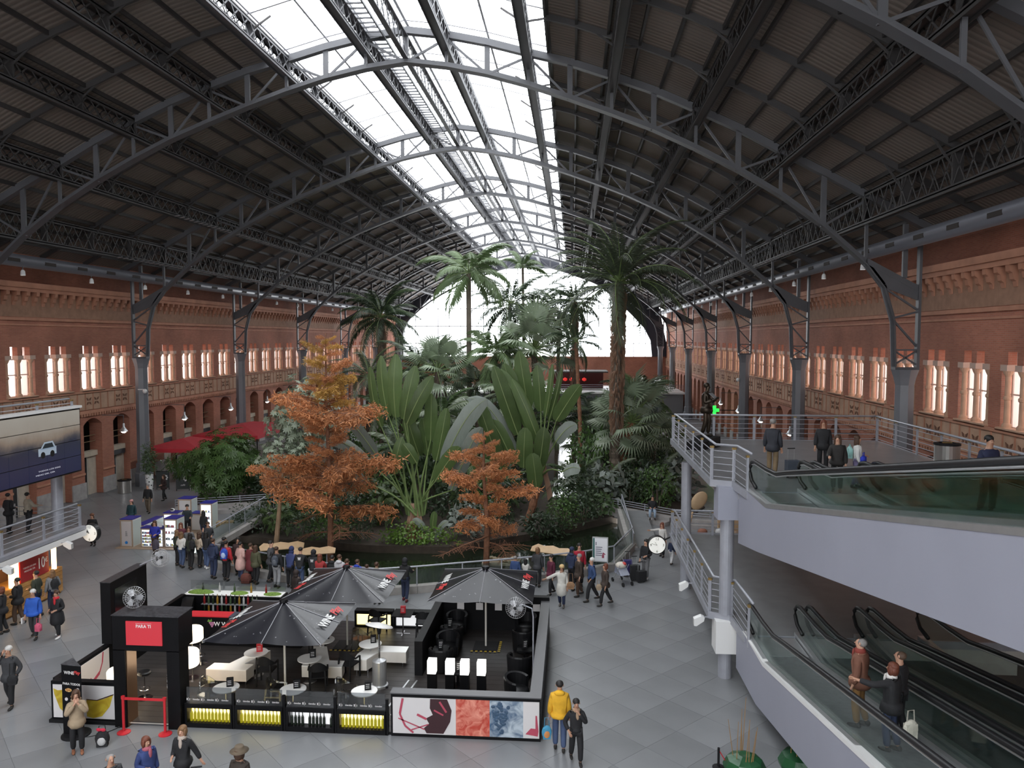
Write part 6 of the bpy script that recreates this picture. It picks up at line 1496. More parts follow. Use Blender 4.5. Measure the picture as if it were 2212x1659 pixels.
def make_person(i, sp):
    P = pose(sp); coat = sp.get('kind','jacket'); fat = sp.get('fat',1.0); near = sp.get('near', False)
    # body: one continuous surface from head to hands and feet
    J = {k: (P[k], r) for k, r in (('pel',.11),('spine',.105),('chest',.115),('neck',.052),('jaw',(.064,.072)),('head',(.083,.098)),('crown',(.052,.06)),('shl',.055),('shr',.055),('ell',.038),('elr',.038),('wrl',.026),('wrr',.026),('pal',(.036,.02)),('par',(.036,.02)),('hipl',.075),('hipr',.075),('knl',.055),('knr',.055),('anl',.04),('anr',.04))}
    E = [('pel','spine'),('spine','chest'),('chest','neck'),('neck','jaw'),('jaw','head'),('head','crown'),('chest','shl'),('chest','shr'),('shl','ell'),('ell','wrl'),('wrl','pal'),('shr','elr'),('elr','wrr'),('wrr','par'),('pel','hipl'),('pel','hipr'),('hipl','knl'),('knl','anl'),('hipr','knr'),('knr','anr')]
    hp = Vector(P['head'])
    J['nose'] = (tuple(hp + Vector((0,-.088,-.02))), .016); J['tip'] = (tuple(hp + Vector((0,-.112,-.035))), .011); E += [('head','nose'),('nose','tip')]
    for n, s in (('l',1),('r',-1)):
        d = Vector(P['hd'+n]); a = d.cross(Vector((0,-1,0.2)))
        if a.length < .1: a = d.cross(Vector((1,0,0)))
        a.normalize(); c = Vector(P['pa'+n]); curl = d.cross(a)
        for q in range(4):
            b0 = c + a*(q-1.5)*.018 + d*.03; ln = (.034,.04,.038,.028)[q]
            J['f%s%da' % (n,q)] = (tuple(b0), .0095); J['f%s%db' % (n,q)] = (tuple(b0 + d*ln + curl*.008), .0085); J['f%s%dc' % (n,q)] = (tuple(b0 + d*ln*1.7 + curl*.028), .007)
            E += [('pa'+n,'f%s%da' % (n,q)),('f%s%da' % (n,q),'f%s%db' % (n,q)),('f%s%db' % (n,q),'f%s%dc' % (n,q))]
        t0 = Vector(P['wr'+n]).lerp(c,.5) + a*.03*s; J['t%sa' % n] = (tuple(t0), .011); J['t%sb' % n] = (tuple(t0 + a*.02*s + d*.035 + curl*.01), .009); E += [('wr'+n,'t%sa' % n),('t%sa' % n,'t%sb' % n)]
    out = {'body': skin_obj('pb%d' % i, J, E, 'pel')}
    th = {'jacket':1.17,'puffer':1.36,'coat':1.25,'long':1.22,'shirt':1.02}.get(coat,1.0)*fat
    J = {k: (P[k], r) for k, r in (('spine',(.15*th,.118*th)),('chest',(.15*th,.118*th)),('shl',.066*th),('shr',.066*th),('ell',.058*th),('elr',.062*th))}
    pel = Vector(P['pel']); J['pel'] = ((pel.x,pel.y,pel.z+.02),(.18 if coat in ('coat','long','puffer') else .165)*th); nk = Vector(P['chest']).lerp(Vector(P['neck']),1.08); J['neck'] = (tuple(nk),.07*th); J['trap'] = (tuple(Vector(P['chest']).lerp(Vector(P['neck']),.62)),.112*th)
    for n in 'lr': J['wr'+n] = (tuple(Vector(P['wr'+n]).lerp(Vector(P['el'+n]),.06)), .046*th)
    E = [('pel','spine'),('spine','chest'),('chest','trap'),('trap','neck'),('chest','shl'),('shl','ell'),('ell','wrl'),('chest','shr'),('shr','elr'),('elr','wrr')]
    if coat in ('coat','long','puffer') and not sp.get('sit'):
        zl = {'coat':.70,'puffer':.80,'long':.42}[coat]; J['hem'] = ((pel.x,pel.y+.01,zl),(.225 if coat != 'long' else .23)*th); E.append(('pel','hem'))
    else:
        J['hem'] = ((pel.x,pel.y,pel.z-.08),(.165*th,.13*th)); E.append(('pel','hem'))
    out['jacket'] = skin_obj('pj%d' % i, J, E, 'spine')
    lc = coat in ('coat','long','puffer'); J = {'pel': ((pel.x,pel.y,pel.z-.03),(.10 if lc else .125)*fat)}; E = []
    for n in 'lr':
        J['hip'+n] = (P['hip'+n],(.088 if lc else .108)*fat); J['kn'+n] = (P['kn'+n],.085); J['an'+n] = (tuple(Vector(P['an'+n]) + Vector((0,0,.02))),.068); E += [('pel','hip'+n),('hip'+n,'kn'+n),('kn'+n,'an'+n)]
    out['trousers'] = skin_obj('pt%d' % i, J, E, 'pel')
    return P, out
SKINS = [mat('skin_tone_a', (0.50,0.28,0.19), 0.5), mat('skin_tone_b', (0.42,0.23,0.15), 0.5)]
def cloth(c): return mat('cloth_%d_%d_%d' % tuple(int(v*1000) for v in c), c, 0.8, var=0.12, scale=6, bump=0.15, bscale=25)
def hairm(c): return mat('hair_%d_%d_%d' % tuple(int(v*1000) for v in c), c, 0.6, var=0.25, scale=12, bump=0.3, bscale=40)
BK=(.012,.012,.014); NV=(.02,.03,.07); CH=(.035,.036,.04); JN=(.055,.085,.17); BR=(.07,.04,.025); DG=(.028,.035,.022); GY=(.16,.16,.165); KH=(.16,.11,.06)
H_BK=(.012,.010,.009); H_BR=(.06,.028,.014); H_LB=(.17,.09,.04); H_RD=(.14,.04,.02); H_WH=(.55,.54,.52); H_GY=(.22,.21,.20)
D='down'
# label, x, y, z, facing, height, upper colour, kind, trousers, hair, hair type, (left arm, right arm), stride, more
PEOPLE = [
 ('man in a charcoal coat with white hair holding a phone to his ear',-15.95,20.15,0,.15,1.76,CH,'coat',BK,H_WH,'short',('pocket','phone'),.55,dict(near=1)),
 ('woman in a tan hooded coat with hands at her mouth',-12.45,17.95,0,.6,1.64,(.33,.25,.165),'coat',BK,H_BR,'bob',('face','face'),.1,dict(near=1,shoe=(.25,.10,.05),hood=1)),
 ('balding grey-haired man in a dark coat near the two talking women',-9.75,15.1,0,.9,1.70,CH,'coat',BK,H_GY,'bald',(D,D),.1,dict(near=1)),
 ('woman in a blue coat with auburn bob and pink scarf',-9.45,15.95,0,1.1,1.62,(.03,.05,.16),'coat',BK,H_RD,'bob',(D,'bent'),.1,dict(near=1,scarf=(.45,.12,.16))),
 ('woman in a black coat with pale scarf pulling a suitcase',-8.85,16.4,0,-.1,1.66,BK,'coat',BK,H_LB,'bob',('pull','bent'),.2,dict(near=1,scarf=(.5,.42,.36))),
 ('person in a wide brown hat and dark jacket with shoulder straps',-7.1,15.5,0,2.9,1.72,(.045,.035,.028),'coat',BK,H_BR,'hat',(D,D),.2,dict(near=1,hat=(.12,.09,.06))),
 ('man in a yellow hooded jacket and jeans seen from behind',-.3,19.1,0,pi,1.80,(.66,.36,.02),'puffer',JN,H_BK,'short',(D,D),.2,dict(near=1,hood=1)),
 ('woman in a black jacket with beige scarf holding her face',.12,18.5,0,.15,1.62,BK,'jacket',BK,H_BK,'short',('face','pocket'),.5,dict(near=1,scarf=(.42,.28,.18))),
 ('white-haired man in a bright blue padded jacket with a pink bag',-18.76,24.95,0,.25,1.74,(.02,.09,.42),'puffer',CH,H_WH,'short',(D,D),.45,dict(near=1)),
 ('woman in a long black coat with a red scarf and white shoes',-18.0,25.1,0,-.1,1.68,BK,'long',BK,H_BR,'short',('bent','bent'),.35,dict(near=1,scarf=(.5,.02,.03),shoe=(.7,.68,.66))),
 ('person in a grey sweater with a black backpack at the food counter',-19.75,27.35,0,-2.2,1.70,GY,'jacket',NV,H_LB,'long',(D,'bent'),.1,{}),
 ('man in a dark green jacket at the food counter',-20.15,27.0,0,-1.5,1.74,DG,'jacket',NV,H_BK,'short',('bent','bent'),.1,{}),
 ('red-haired person in black at the end of the food counter',-20.2,25.3,0,-1.2,1.68,BK,'coat',BK,H_RD,'bob',('bent',D),.15,{}),
 ('person in black beside the dark counter top',-20.3,26.2,0,-1.4,1.72,BK,'coat',BR,H_BK,'short',('bent',D),.3,{}),
 ('woman in a bobble hat half hidden by the balcony clock',-24.2,36.6,0,.2,1.65,BK,'coat',BK,H_BR,'beanie',(D,D),.1,dict(hat=(.16,.07,.04))),
 ('woman in a teal coat and pink hat behind the white phone stand',-24.1,39.9,0,.1,1.66,(.015,.05,.06),'coat',BK,H_BK,'beanie',(D,D),.2,dict(hat=(.55,.28,.26),long=1)),
 ('salesman in a dark sweater inside the white phone stand',-20.3,38.7,0,.4,1.72,(.02,.03,.035),'shirt',BK,H_BK,'short',('rail','rail'),0,{}),
 ('man in a black jacket and khaki trousers walking towards the phone stand',-25.4,43.8,0,.1,1.76,BK,'jacket',(.13,.10,.07),H_GY,'short',(D,D),.4,{}),
 ('woman in dark clothes walking near the black menu boards',-26.4,47.4,0,-.6,1.68,(.04,.02,.018),'coat',BK,H_BR,'long',('bent',D),.4,{}),
 ('girl in a royal blue coat with long hair before the lit phone display',-20.2,35.35,0,.1,1.66,(.02,.03,.30),'jacket',BR,H_BR,'long',('bent','bent'),.2,{}),
 ('student with long light-brown hair and dark jacket at the crowd edge',-18.25,33.8,0,2.6,1.64,DG,'jacket',BK,H_LB,'long',(D,'bent'),.1,{}),
 ('student in a white jacket with blonde hair',-17.85,33.45,0,2.9,1.64,(.6,.58,.54),'jacket',JN,H_LB,'long',('bent','bent'),.1,{}),
 ('student with olive top and a beige jacket round the waist',-17.3,33.2,0,2.8,1.66,DG,'jacket',BK,H_BK,'long',('bent','bent'),.1,{}),
 ('student in a beige jacket and black trousers',-17.05,33.55,0,2.7,1.62,(.5,.40,.30),'jacket',BK,H_BR,'long',('bent','bent'),.15,{}),
 ('student with white shoes and a raised black sleeve',-16.65,33.4,0,3.0,1.70,BK,'jacket',JN,H_BK,'long',('up',D),.2,dict(shoe=(.7,.7,.7))),
 ('girl in maroon with long auburn hair by the phone stand',-18.75,35.1,0,.4,1.64,(.10,.02,.03),'jacket',BK,H_RD,'long',('bent',D),0,{}),
 ('girl in grey with brown hair facing the crowd',-18.1,34.6,0,.3,1.60,GY,'jacket',BK,H_BR,'long',('bent','bent'),0,{}),
 ('boy in a dark grey hooded jacket by the bridge ramp',-17.45,35.2,0,.6,1.68,CH,'jacket',BK,H_BR,'short',('bent',D),0,dict(hood=1)),
 ('woman with long black hair in a black jacket at the phone stand',-18.85,37.6,0,2.8,1.66,BK,'jacket',NV,H_BK,'long',(D,D),.1,{}),
 ('boy in a navy jacket next to the red jacket',-15.65,32.0,0,2.9,1.76,NV,'jacket',NV,H_BR,'short',(D,'bent'),.1,dict(hood=1)),
 ('boy in a black jacket with pale hood lining',-15.3,32.35,0,2.6,1.74,BK,'jacket',NV,H_BK,'short',(D,D),.1,dict(hood=1)),
 ('student in a red jacket wearing a blue backpack',-14.95,31.75,0,3.0,1.74,(.45,.02,.03),'jacket',BK,H_BK,'short',('bent',D),.1,{}),
 ('woman in dark brown turned towards the kiosk among the students',-14.75,32.5,0,.2,1.70,(.05,.025,.025),'coat',BK,H_BK,'long',(D,D),.1,{}),
 ('woman in a long pale pink padded coat',-14.35,31.85,0,2.7,1.68,(.58,.36,.32),'long',NV,H_BK,'short',('bent','bent'),.1,{}),
 ('person in a maroon coat beside the pale pink coat',-13.85,31.75,0,2.9,1.66,(.13,.02,.025),'long',BK,H_BR,'short',(D,'bent'),.1,{}),
 ('girl in an olive parka with long brown hair',-13.5,31.45,0,2.8,1.66,(.07,.07,.035),'coat',BK,H_BR,'long',(D,D),.1,{}),
 ('young man in a charcoal coat turned sideways',-12.95,31.75,0,1.7,1.78,(.06,.06,.065),'coat',BK,H_BK,'short',('bent','bent'),.1,{}),
 ('student in a black jacket and grey trousers with a small backpack',-12.4,31.0,0,3.0,1.74,BK,'jacket',(.32,.32,.33),H_BR,'short',('bent',D),.1,{}),
 ('student in a navy hooded top leaning over the fence',-11.85,31.05,0,3.1,1.70,(.02,.03,.10),'jacket',BK,H_BK,'hood',('rail','rail'),.1,dict(lean=.3,hat=(.02,.03,.10))),
 ('student in a black jacket with a white emblem and blue jeans',-11.35,30.85,0,3.2,1.74,BK,'jacket',JN,H_BK,'short',('rail','rail'),.2,dict(lean=.2,emb=1)),
 ('student in a black hooded top with a white emblem and pale trousers',-10.75,30.7,0,3.1,1.70,BK,'jacket',(.45,.45,.46),H_BK,'hood',('rail','rail'),.1,dict(lean=.2,emb=1,hat=BK)),
 ('student with a brown scarf and red hood behind the parasol',-10.3,30.3,0,3.0,1.68,(.32,.03,.03),'jacket',BK,H_RD,'long',('rail','rail'),0,{}),
 ('student in a black coat with fur-trimmed hood behind the parasol',-9.75,30.2,0,3.1,1.66,BK,'jacket',BK,H_BK,'short',('rail',D),0,dict(hood=1)),
 ('student in a pale grey hooded top behind the parasol',-9.4,30.05,0,3.0,1.74,(.45,.45,.47),'jacket',NV,H_BR,'short',('rail','rail'),0,dict(hood=1)),
 ('student in a red hooded top behind the parasol',-9.0,29.75,0,3.2,1.66,(.40,.02,.04),'jacket',NV,H_BR,'short',('rail','rail'),0,dict(hood=1)),
 ('student in a blue hooded jacket behind the parasol',-8.6,29.85,0,2.8,1.62,(.02,.05,.36),'jacket',BK,H_BR,'short',('rail','rail'),0,dict(hood=1)),
 ('small student in brown behind the parasol',-8.15,29.6,0,3.1,1.50,BR,'jacket',BK,H_BR,'short',(D,D),0,{}),
 ('student in a beige hooded jacket behind the parasol',-7.7,29.4,0,3.1,1.66,(.25,.22,.17),'jacket',(.5,.5,.5),H_BR,'short',('rail','rail'),0,dict(hood=1)),
 ('person in a dark brown hooded coat behind the planted bar ledge',-10.55,28.3,0,2.6,1.62,(.028,.018,.016),'coat',BK,H_BR,'hood',(D,D),.1,dict(hat=(.028,.018,.016))),
 ('person in black leaning on the pond fence between two parasols',-6.65,29.8,0,3.0,1.74,BK,'jacket',NV,H_BK,'hood',('rail','rail'),.3,dict(hat=BK,shoe=(.14,.02,.03))),
 ('bald man in a blue jacket by the pond fence',-2.35,31.4,0,2.9,1.50,(.03,.06,.16),'jacket',BK,H_GY,'bald',(D,D),0,{}),
 ('child in a white jacket with long dark hair at the pond fence',-1.95,31.85,0,2.9,1.22,(.62,.59,.55),'jacket',BK,H_BK,'long',('rail','rail'),0,{}),
 ('woman in a dark grey coat beside the white-clad child',-1.45,32.0,0,2.8,1.68,CH,'coat',BK,H_LB,'bob',('bent',D),.1,{}),
 ('woman in a maroon padded coat walking behind the white coat',-.85,31.0,0,-1.0,1.66,(.09,.012,.03),'coat',BK,H_BK,'short',(D,D),.5,{}),
 ('woman in a long white coat with a tan shoulder bag and yellow hat',-.4,29.6,0,-.2,1.66,(.62,.60,.55),'long',NV,H_BR,'beanie',(D,'out'),.3,dict(hat=(.6,.42,.2),shoe=(.12,.11,.10),near=1)),
 ('man in a navy jacket with a white hood and cap',0.0,31.7,0,2.6,1.80,NV,'jacket',BK,H_BK,'beanie',('bent','bent'),.2,dict(hat=NV,hood=1)),
 ('man in a red jacket facing the kiosk',.3,32.2,0,.1,1.82,(.38,.015,.035),'jacket',BK,H_BK,'short',(D,D),.1,{}),
 ('man in a dark brown coat walking beside the red jacket',.28,30.9,0,-1.2,1.74,(.045,.03,.022),'coat',BR,H_GY,'short',(D,D),.4,{}),
 ('white-haired man in a blue jacket walking with long steps',.78,30.35,0,-1.3,1.76,(.03,.06,.15),'jacket',BK,H_WH,'short',('pocket',D),.85,{}),
 ('red-haired woman in a dark brown jacket walking alone',1.3,29.9,0,-1.3,1.66,(.05,.035,.028),'coat',BK,H_RD,'bob',(D,D),.9,{}),
 ('man in a black jacket and grey trousers with suitcases',3.2,33.35,0,-.6,1.76,BK,'jacket',GY,H_BK,'short',('bent',D),.3,dict(shoe=(.5,.5,.5))),
 ('person sitting on the concrete step in pale jeans',4.55,43.75,.28,-.1,1.72,BK,'jacket',(.28,.36,.46),H_BK,'short',('bent','bent'),0,dict(sit=True)),
 ('woman in a white blouse and black apron pointing behind the deck clock',4.3,36.9,0,-.5,1.66,(.65,.63,.6),'shirt',BK,H_RD,'long',(D,'point'),.2,{}),
 ('child in a navy jacket and white trousers by the lower deck',4.6,35.6,0,2.4,1.25,NV,'jacket',(.55,.55,.56),H_BK,'short',(D,D),.5,{}),
 ('child in yellow and maroon behind the lower deck railing',5.05,34.9,0,1.8,1.0,(.6,.36,.03),'jacket',(.14,.01,.03),H_BR,'short',(D,D),.5,{}),
 ('man in a dark navy coat and khaki trousers carrying a bag on the upper deck',6.3,24.7,ZU,2.7,1.80,(.022,.024,.032),'coat',KH,H_GY,'short',(D,D),.25,dict(near=1)),
 ('woman in a black coat with brown hair on the upper deck',8.1,25.5,ZU,-.3,1.70,BK,'coat',BK,H_RD,'long',(D,D),.1,dict(near=1)),
 ('woman in a shiny black padded jacket holding the ramp handrail',7.45,22.2,ZU,-.4,1.62,(.016,.014,.013),'puffer',BK,H_BR,'long',(D,'rail'),.1,dict(near=1)),
 ('girl in a white jacket with a blue bag and turquoise backpack',8.25,22.9,ZU,1.3,1.52,(.6,.6,.58),'jacket',(.2,.17,.3),H_BR,'long',('bent',D),.2,dict(near=1)),
 ('man in a dark blue jacket riding up the moving ramp',9.15,17.6,ZU+.46,.2,1.74,(.014,.018,.05),'jacket',BK,H_BK,'short',(D,D),.1,dict(near=1)),
 ('bald man with glasses in a brown coat riding the lower moving ramp',5.6,15.1,ZL+.93,-2.2,1.78,(.17,.072,.045),'coat',(.22,.11,.035),H_GY,'bald',(D,D),.1,dict(near=1,scarf=(.2,.035,.025))),
 ('balding man in a black jacket standing behind the brown coat',6.05,14.4,ZL+1.06,-2.3,1.70,BK,'jacket',BK,(.10,.06,.04),'bald',(D,D),.1,dict(near=1)),
 ('woman in a black coat with white collar pointing on the lower moving ramp',5.65,13.75,ZL+1.18,-2.4,1.60,BK,'coat',NV,H_RD,'bob',('point',D),.1,dict(near=1,scarf=(.6,.58,.55))),
 ('person in black seated by the balcony end railing',-23.4,29.9,ZB,2.9,1.66,BK,'coat',BK,H_BK,'short',('bent','bent'),.1,{}),
 ('person in a beige jacket beside the balcony end railing',-22.7,30.1,ZB,2.7,1.66,(.32,.28,.22),'jacket',BK,H_BK,'short',('rail','rail'),.1,{}),
]
made = []
for i, r in enumerate(PEOPLE):
    sp = dict(r[13]); sp.update(arms=r[11], st=r[12], kind=r[7]); made.append((r, sp, *make_person(i, sp)))
stat_sp = dict(arms=('read','read'), st=.1, kind='coat'); stat = make_person(999, stat_sp)
dg = bpy.context.evaluated_depsgraph_get()
def take(o):
    me = bpy.data.meshes.new_from_object(o.evaluated_get(dg)); return me
made = [(r, sp, P, {k: take(o) for k, o in out.items()}, list(out.values())) for r, sp, P, out in made]
stat_me = {k: take(o) for k, o in stat[1].items()}
for _, _, _, _, os_ in made:
    for o in os_: bpy.data.objects.remove(o)
for o in stat[1].values(): bpy.data.objects.remove(o)
def hair_mesh(P, ht, hat):
    h = Vector(P['head']); b = MB()
    if ht == 'bald':
        b.ell(h + Vector((0,.035,.0)), .094,.085,.075,12,8); return b
    if ht in ('short','bob','long'):
        b.ell(h + Vector((0,.028,.048)), .096,.102,.084,14,8)
        if ht == 'bob': b.ell(h + Vector((0,.05,-.03)), .105,.075,.12,12,8); b.ell(h + Vector((-.082,.005,-.03)), .03,.06,.1,8,6); b.ell(h + Vector((.082,.005,-.03)), .03,.06,.1,8,6)
        if ht == 'long': b.ell(h + Vector((0,.06,-.12)), .105,.065,.24,12,9); b.ell(h + Vector((-.082,.01,-.08)), .03,.05,.17,8,6); b.ell(h + Vector((.082,.01,-.08)), .03,.05,.17,8,6)
    return b
for (r, sp, P, ms, _) in made:
    lab, x, y, z, rz, hgt, col, kind, trc, hc, ht, arms, st, ex = r
    p = thing('person', lab, 'person', (x,y,z), rz); p.scale = (hgt/1.72,)*3
    sk = SKINS[len(lab) % 2]
    me = ms['body']; me.materials.clear(); me.materials.append(sk); obj('body', me, p)
    me = ms['jacket']; me.materials.clear(); me.materials.append(cloth(col)); obj({'coat':'coat','long':'coat','shirt':'sweater'}.get(kind,'jacket'), me, p)
    me = ms['trousers']; me.materials.clear(); me.materials.append(cloth(trc)); obj('trousers', me, p)
    sc = ex.get('shoe', (.02,.018,.016))
    for n in 'lr':
        a = Vector(P['an'+n]); b = MB(); b.ell(a + Vector((0,-.055,-.045)), .046,.13,.04,10,6); b.ell(a + Vector((0,.02,-.02)), .043,.055,.06,10,6); b.build('shoe', cloth(sc), p, smooth=True)
    h = Vector(P['head'])
    if ht in ('short','bob','long','bald'): hair_mesh(P, ht, None).build('hair', hairm(hc), p, smooth=True)
    elif ht == 'beanie':
        b = MB(); b.ell(h + Vector((0,.02,.05)), .105,.115,.09,14,8); b.lathe([(.108,0),(.112,.02),(.108,.045)], h + Vector((0,.012,.025)), 14, caps=False); b.build('hat', cloth(ex['hat']), p, smooth=True); b = MB(); b.ell(h + Vector((0,.07,-.1)), .09,.045,.16,10,7); b.build('hair', hairm(hc), p, smooth=True)
    elif ht == 'hat':
        b = MB(); b.lathe([(.19,0),(.2,.012),(.11,.03),(.1,.1),(.085,.125),(.0,.11)], h + Vector((0,.01,.04)), 20, caps=False); b.build('hat', cloth(ex['hat']), p, smooth=True); hair_mesh(P,'bob',None).build('hair', hairm(hc), p, smooth=True)
    elif ht == 'hood':
        b = MB(); b.ell(h + Vector((0,.025,.01)), .115,.12,.13,14,9); b.ell(h + Vector((0,.05,-.12)), .12,.09,.09,12,7); b.build('hood', cloth(ex['hat']), p, smooth=True)
    nk = Vector(P['neck'])
    if ex.get('hood'):
        b = MB(); b.ell(nk + Vector((0,.075,.0)), .13,.075,.075,12,7); b.build('hood', cloth(tuple(min(1,c*1.15) for c in col)), p, smooth=True)
    if ex.get('scarf'):
        b = MB(); b.lathe([(.08,-.05),(.105,-.02),(.1,.03),(.075,.06)], nk + Vector((0,-.01,0)), 14, caps=False); b.ell(nk + Vector((0.02,-.12,-.1)), .05,.03,.13,8,6); b.build('scarf', cloth(ex['scarf']), p, smooth=True)
    if ex.get('emb'):
        b = MB()
        for k in (-1,0,1): b.sprism([(k*.03-.012,1.28),(k*.03+.012,1.28),(k*.05+.018,1.35),(k*.055,1.38),(k*.05-.018,1.35)], 'y', .138+.33*sp.get('lean',0)*-1, .145+.33*sp.get('lean',0)*-1)
        b.box(-.06,.06,.138-.33*sp.get('lean',0),.145-.33*sp.get('lean',0),1.255,1.27); b.build('emblem', m_white, p, fix=True)
    if not ht in ('hood',):
        b = MB()
        for s in (-1,1): b.ell(h + Vector((s*.032,-.088,.008)), .011,.007,.007,8,5)
        b.build('eyes', H_M if False else mat('eye_dark', (.02,.015,.012), .3), p)
        b = MB(); b.ell(h + Vector((0,-.084,-.06)), .024,.01,.007,8,5); b.build('mouth', mat('lip', (.35,.12,.10), .5), p)
        b = MB()
        for s in (-1,1): b.ell(h + Vector((s*.09,.012,.0)), .012,.02,.03,8,6)
        b.build('ears', sk, p)
# bronze statue reading a sheet on the deck corner
m_brz = mat('dark_bronze', (0.035,0.026,0.018), 0.4, 0.7, var=0.3)
sx, sy = 5.35, 31.2
s = thing('statue', 'dark bronze statue of a man reading a sheet on the upper deck corner', 'statue', (sx,sy,ZU), 1.0)
b = MB(); b.box(-.42,.42,-.42,.42,0,.42); b.build('plinth', m_blk2, s)
figz = MB()
me = stat_me['body']
for k in ('body','jacket','trousers'):
    m = stat_me[k]; m.materials.clear(); m.materials.append(m_brz); o = obj({'body':'figure','jacket':'coat','trousers':'trousers'}[k], m, s, (0,0,.42)); o.scale = (1.24,)*3
PS = stat[0]; b = MB(); h = Vector(PS['head'])*1.24 + Vector((0,0,.42)); b.ell(h + Vector((0,.03,.05)), .12,.13,.11,12,8); b.build('hair', m_brz, s, smooth=True)
for n in 'lr':
    a = Vector(PS['an'+n])*1.24 + Vector((0,0,.42)); b = MB(); b.ell(a + Vector((0,-.07,-.055)), .06,.16,.05,10,6); b.build('shoe', m_brz, s, smooth=True)
b = MB(); b.T = Matrix.Translation((0,-.36,.42+1.24*1.27)) @ Matrix.Rotation(radians(-50),4,'X'); b.box(-.17,.17,-.006,.006,-.05,.28); b.build('sheet', mat('grey_sheet', (.25,.26,.27), .5), s)
b = MB(); b.box(-1.2,-.55,-.3,.3,0,.32); b.build('side_block', m_blk2, s)
# ================================================================== stands, luggage, signs and small things
m_cab = mat('white_cabinet', (0.62,0.60,0.58), 0.45); m_btop = mat('royal_blue_top', (0.02,0.02,0.22), 0.5); m_cwood = mat('pale_wood_edge', (0.38,0.28,0.20), 0.6); m_lit = mat('lit_shelf', (0.85,0.9,0.95), 0.5, emit=(0.85,0.93,1.0), estr=0.9)
m_pale = mat('pale_green_glass_side', (0.50,0.56,0.53), 0.3)
prods = [mat('pack_%d' % i, c, 0.5) for i, c in enumerate(((.05,.05,.06),(.35,.05,.06),(.06,.12,.3),(.5,.5,.5),(.15,.2,.22),(.5,.42,.05)))]
def cabinet(x0, x1, y0, y1, h, label, shelves=0, plain=False):
    c = thing('display_cabinet', label, 'cabinet', ((x0+x1)/2, (y0+y1)/2, 0), group='white display cabinets of the phone stand'); w, d = (x1-x0)/2, (y1-y0)/2
    b = MB(); b.box(-w,w,-d+.03,d,0,h-.04); b.build('body', m_cab, c)
    b = MB(); b.box(-w-.01,w+.01,-d,d+.01,h-.04,h); b.build('top', m_btop, c)
    b = MB(); b.box(-w,-w+.05,-d,-d+.04,0,h-.04); b.box(w-.05,w,-d,-d+.04,0,h-.04); b.box(-w+.05,w-.05,-d,-d+.04,h-.11,h-.04); b.box(-w+.05,w-.05,-d,-d+.04,0,.07); b.build('frame', m_cwood, c)
    b = MB(); b.box(w-.002,w+.008,-d+.08,d-.04,.08,h-.1); b.build('side_panel', m_pale, c)
    if shelves:
        b = MB(); b.box(-w+.05,w-.05,-d+.025,-d+.03,.07,h-.11); lp = b.build('lit_panel', m_lit, c)
        rr = random.Random(int(h*100)+shelves)
        for k in range(shelves):
            z = .1 + k*(h-.25)/shelves; b = MB(); b.box(-w+.05,w-.05,-d-.04,-d+.03,z,z+.012); b.build('shelf', m_cab, c)
            n = int((2*w-.15)/.075)
            for q in range(n):
                if rr.random() < .12: continue
                hh = rr.uniform(.06,.13)*min(1,(h-.25)/shelves/.17); b = MB(); xx = -w+.09+q*.075; b.box(xx,xx+.055,-d-.03,-d+.0,z+.012,z+.012+hh); b.build('packet', prods[rr.randrange(6)], lp)
    return c
c = cabinet(-22.65,-22.0,36.45,37.25,1.45,'tall white cabinet with blue disc and lettering, corner of the phone stand')
b = MB(); b.box(-.24,.24,-.405,-.37,.12,1.3); b.build('front_panel', mat('cream_panel', (0.58,0.53,0.52), 0.5), c)
lettering('zen', mat('grey_letters', (0.2,0.2,0.22), 0.5), c, frame((0,-.42,.72),(0,0,1),(-1,0,0)), .2)
b = MB(); b.T = Matrix.Translation((0,-.41,.26)) @ Matrix.Rotation(pi/2,4,'X'); b.lathe([(.075,0),(.075,.01)], n=18); b.build('blue_disc', mat('sky_blue_disc', (.03,.22,.6), .4), c)
cabinet(-21.6,-20.42,36.5,37.0,1.02,'low white cabinet with lit shelves of phone cases',5)
cabinet(-20.4,-19.75,36.55,37.35,1.5,'tall white cabinet with lit gadgets and a yellow toy',4)
cabinet(-22.35,-21.95,37.35,39.3,.95,'long low white cabinet on the side of the phone stand',0)
cabinet(-22.0,-21.2,39.35,40.0,1.12,'low white cabinet with a white headset on top',2)
cabinet(-21.55,-20.8,40.1,40.8,1.75,'tall white cabinet at the back of the phone stand',0)
cabinet(-20.75,-19.95,39.9,40.5,1.0,'low white cabinet behind the salesman',0)
cabinet(-19.9,-19.25,39.3,40.0,1.7,'tall lit white cabinet by the cardboard boxes',4)
def gadget(x, y, z, mt, label, parts):
    g = thing('gadget', label, 'gadget', (x,y,z)); parts(g, mt); return g
def headset(g, mt):
    b = MB(); b.ell((0,0,.1),.13,.1,.1,12,8); b.build('shell', mt, g, smooth=True); b = MB(); b.ell((0,-.06,.13),.1,.06,.05,10,6); b.build('visor', m_rub, g, smooth=True)
gadget(-21.6,39.6,1.12,m_white,'white headset on the low back cabinet',headset)
gadget(-21.05,36.75,1.02,m_blk2,'black headset on the lit phone case cabinet',headset)
def card(g, mt):
    b = MB(); b.box(-.12,.12,-.01,.01,0,.16); b.build('card', mt, g); b = MB(); b.box(-.12,.12,-.06,.06,0,.01); b.build('foot', mt, g)
gadget(-20.72,36.72,1.02,m_white,'white price card on the lit phone case cabinet',card)
b = MB(); b.box(-22.8,-18.9,36.2,41.0,0,.03); o = b.build('stand_base', m_cwood); tag(o, 'pale wooden floor plate under the white phone stand', 'platform')
m_card = mat('cardboard', (0.30,0.21,0.12), 0.85, var=0.1)
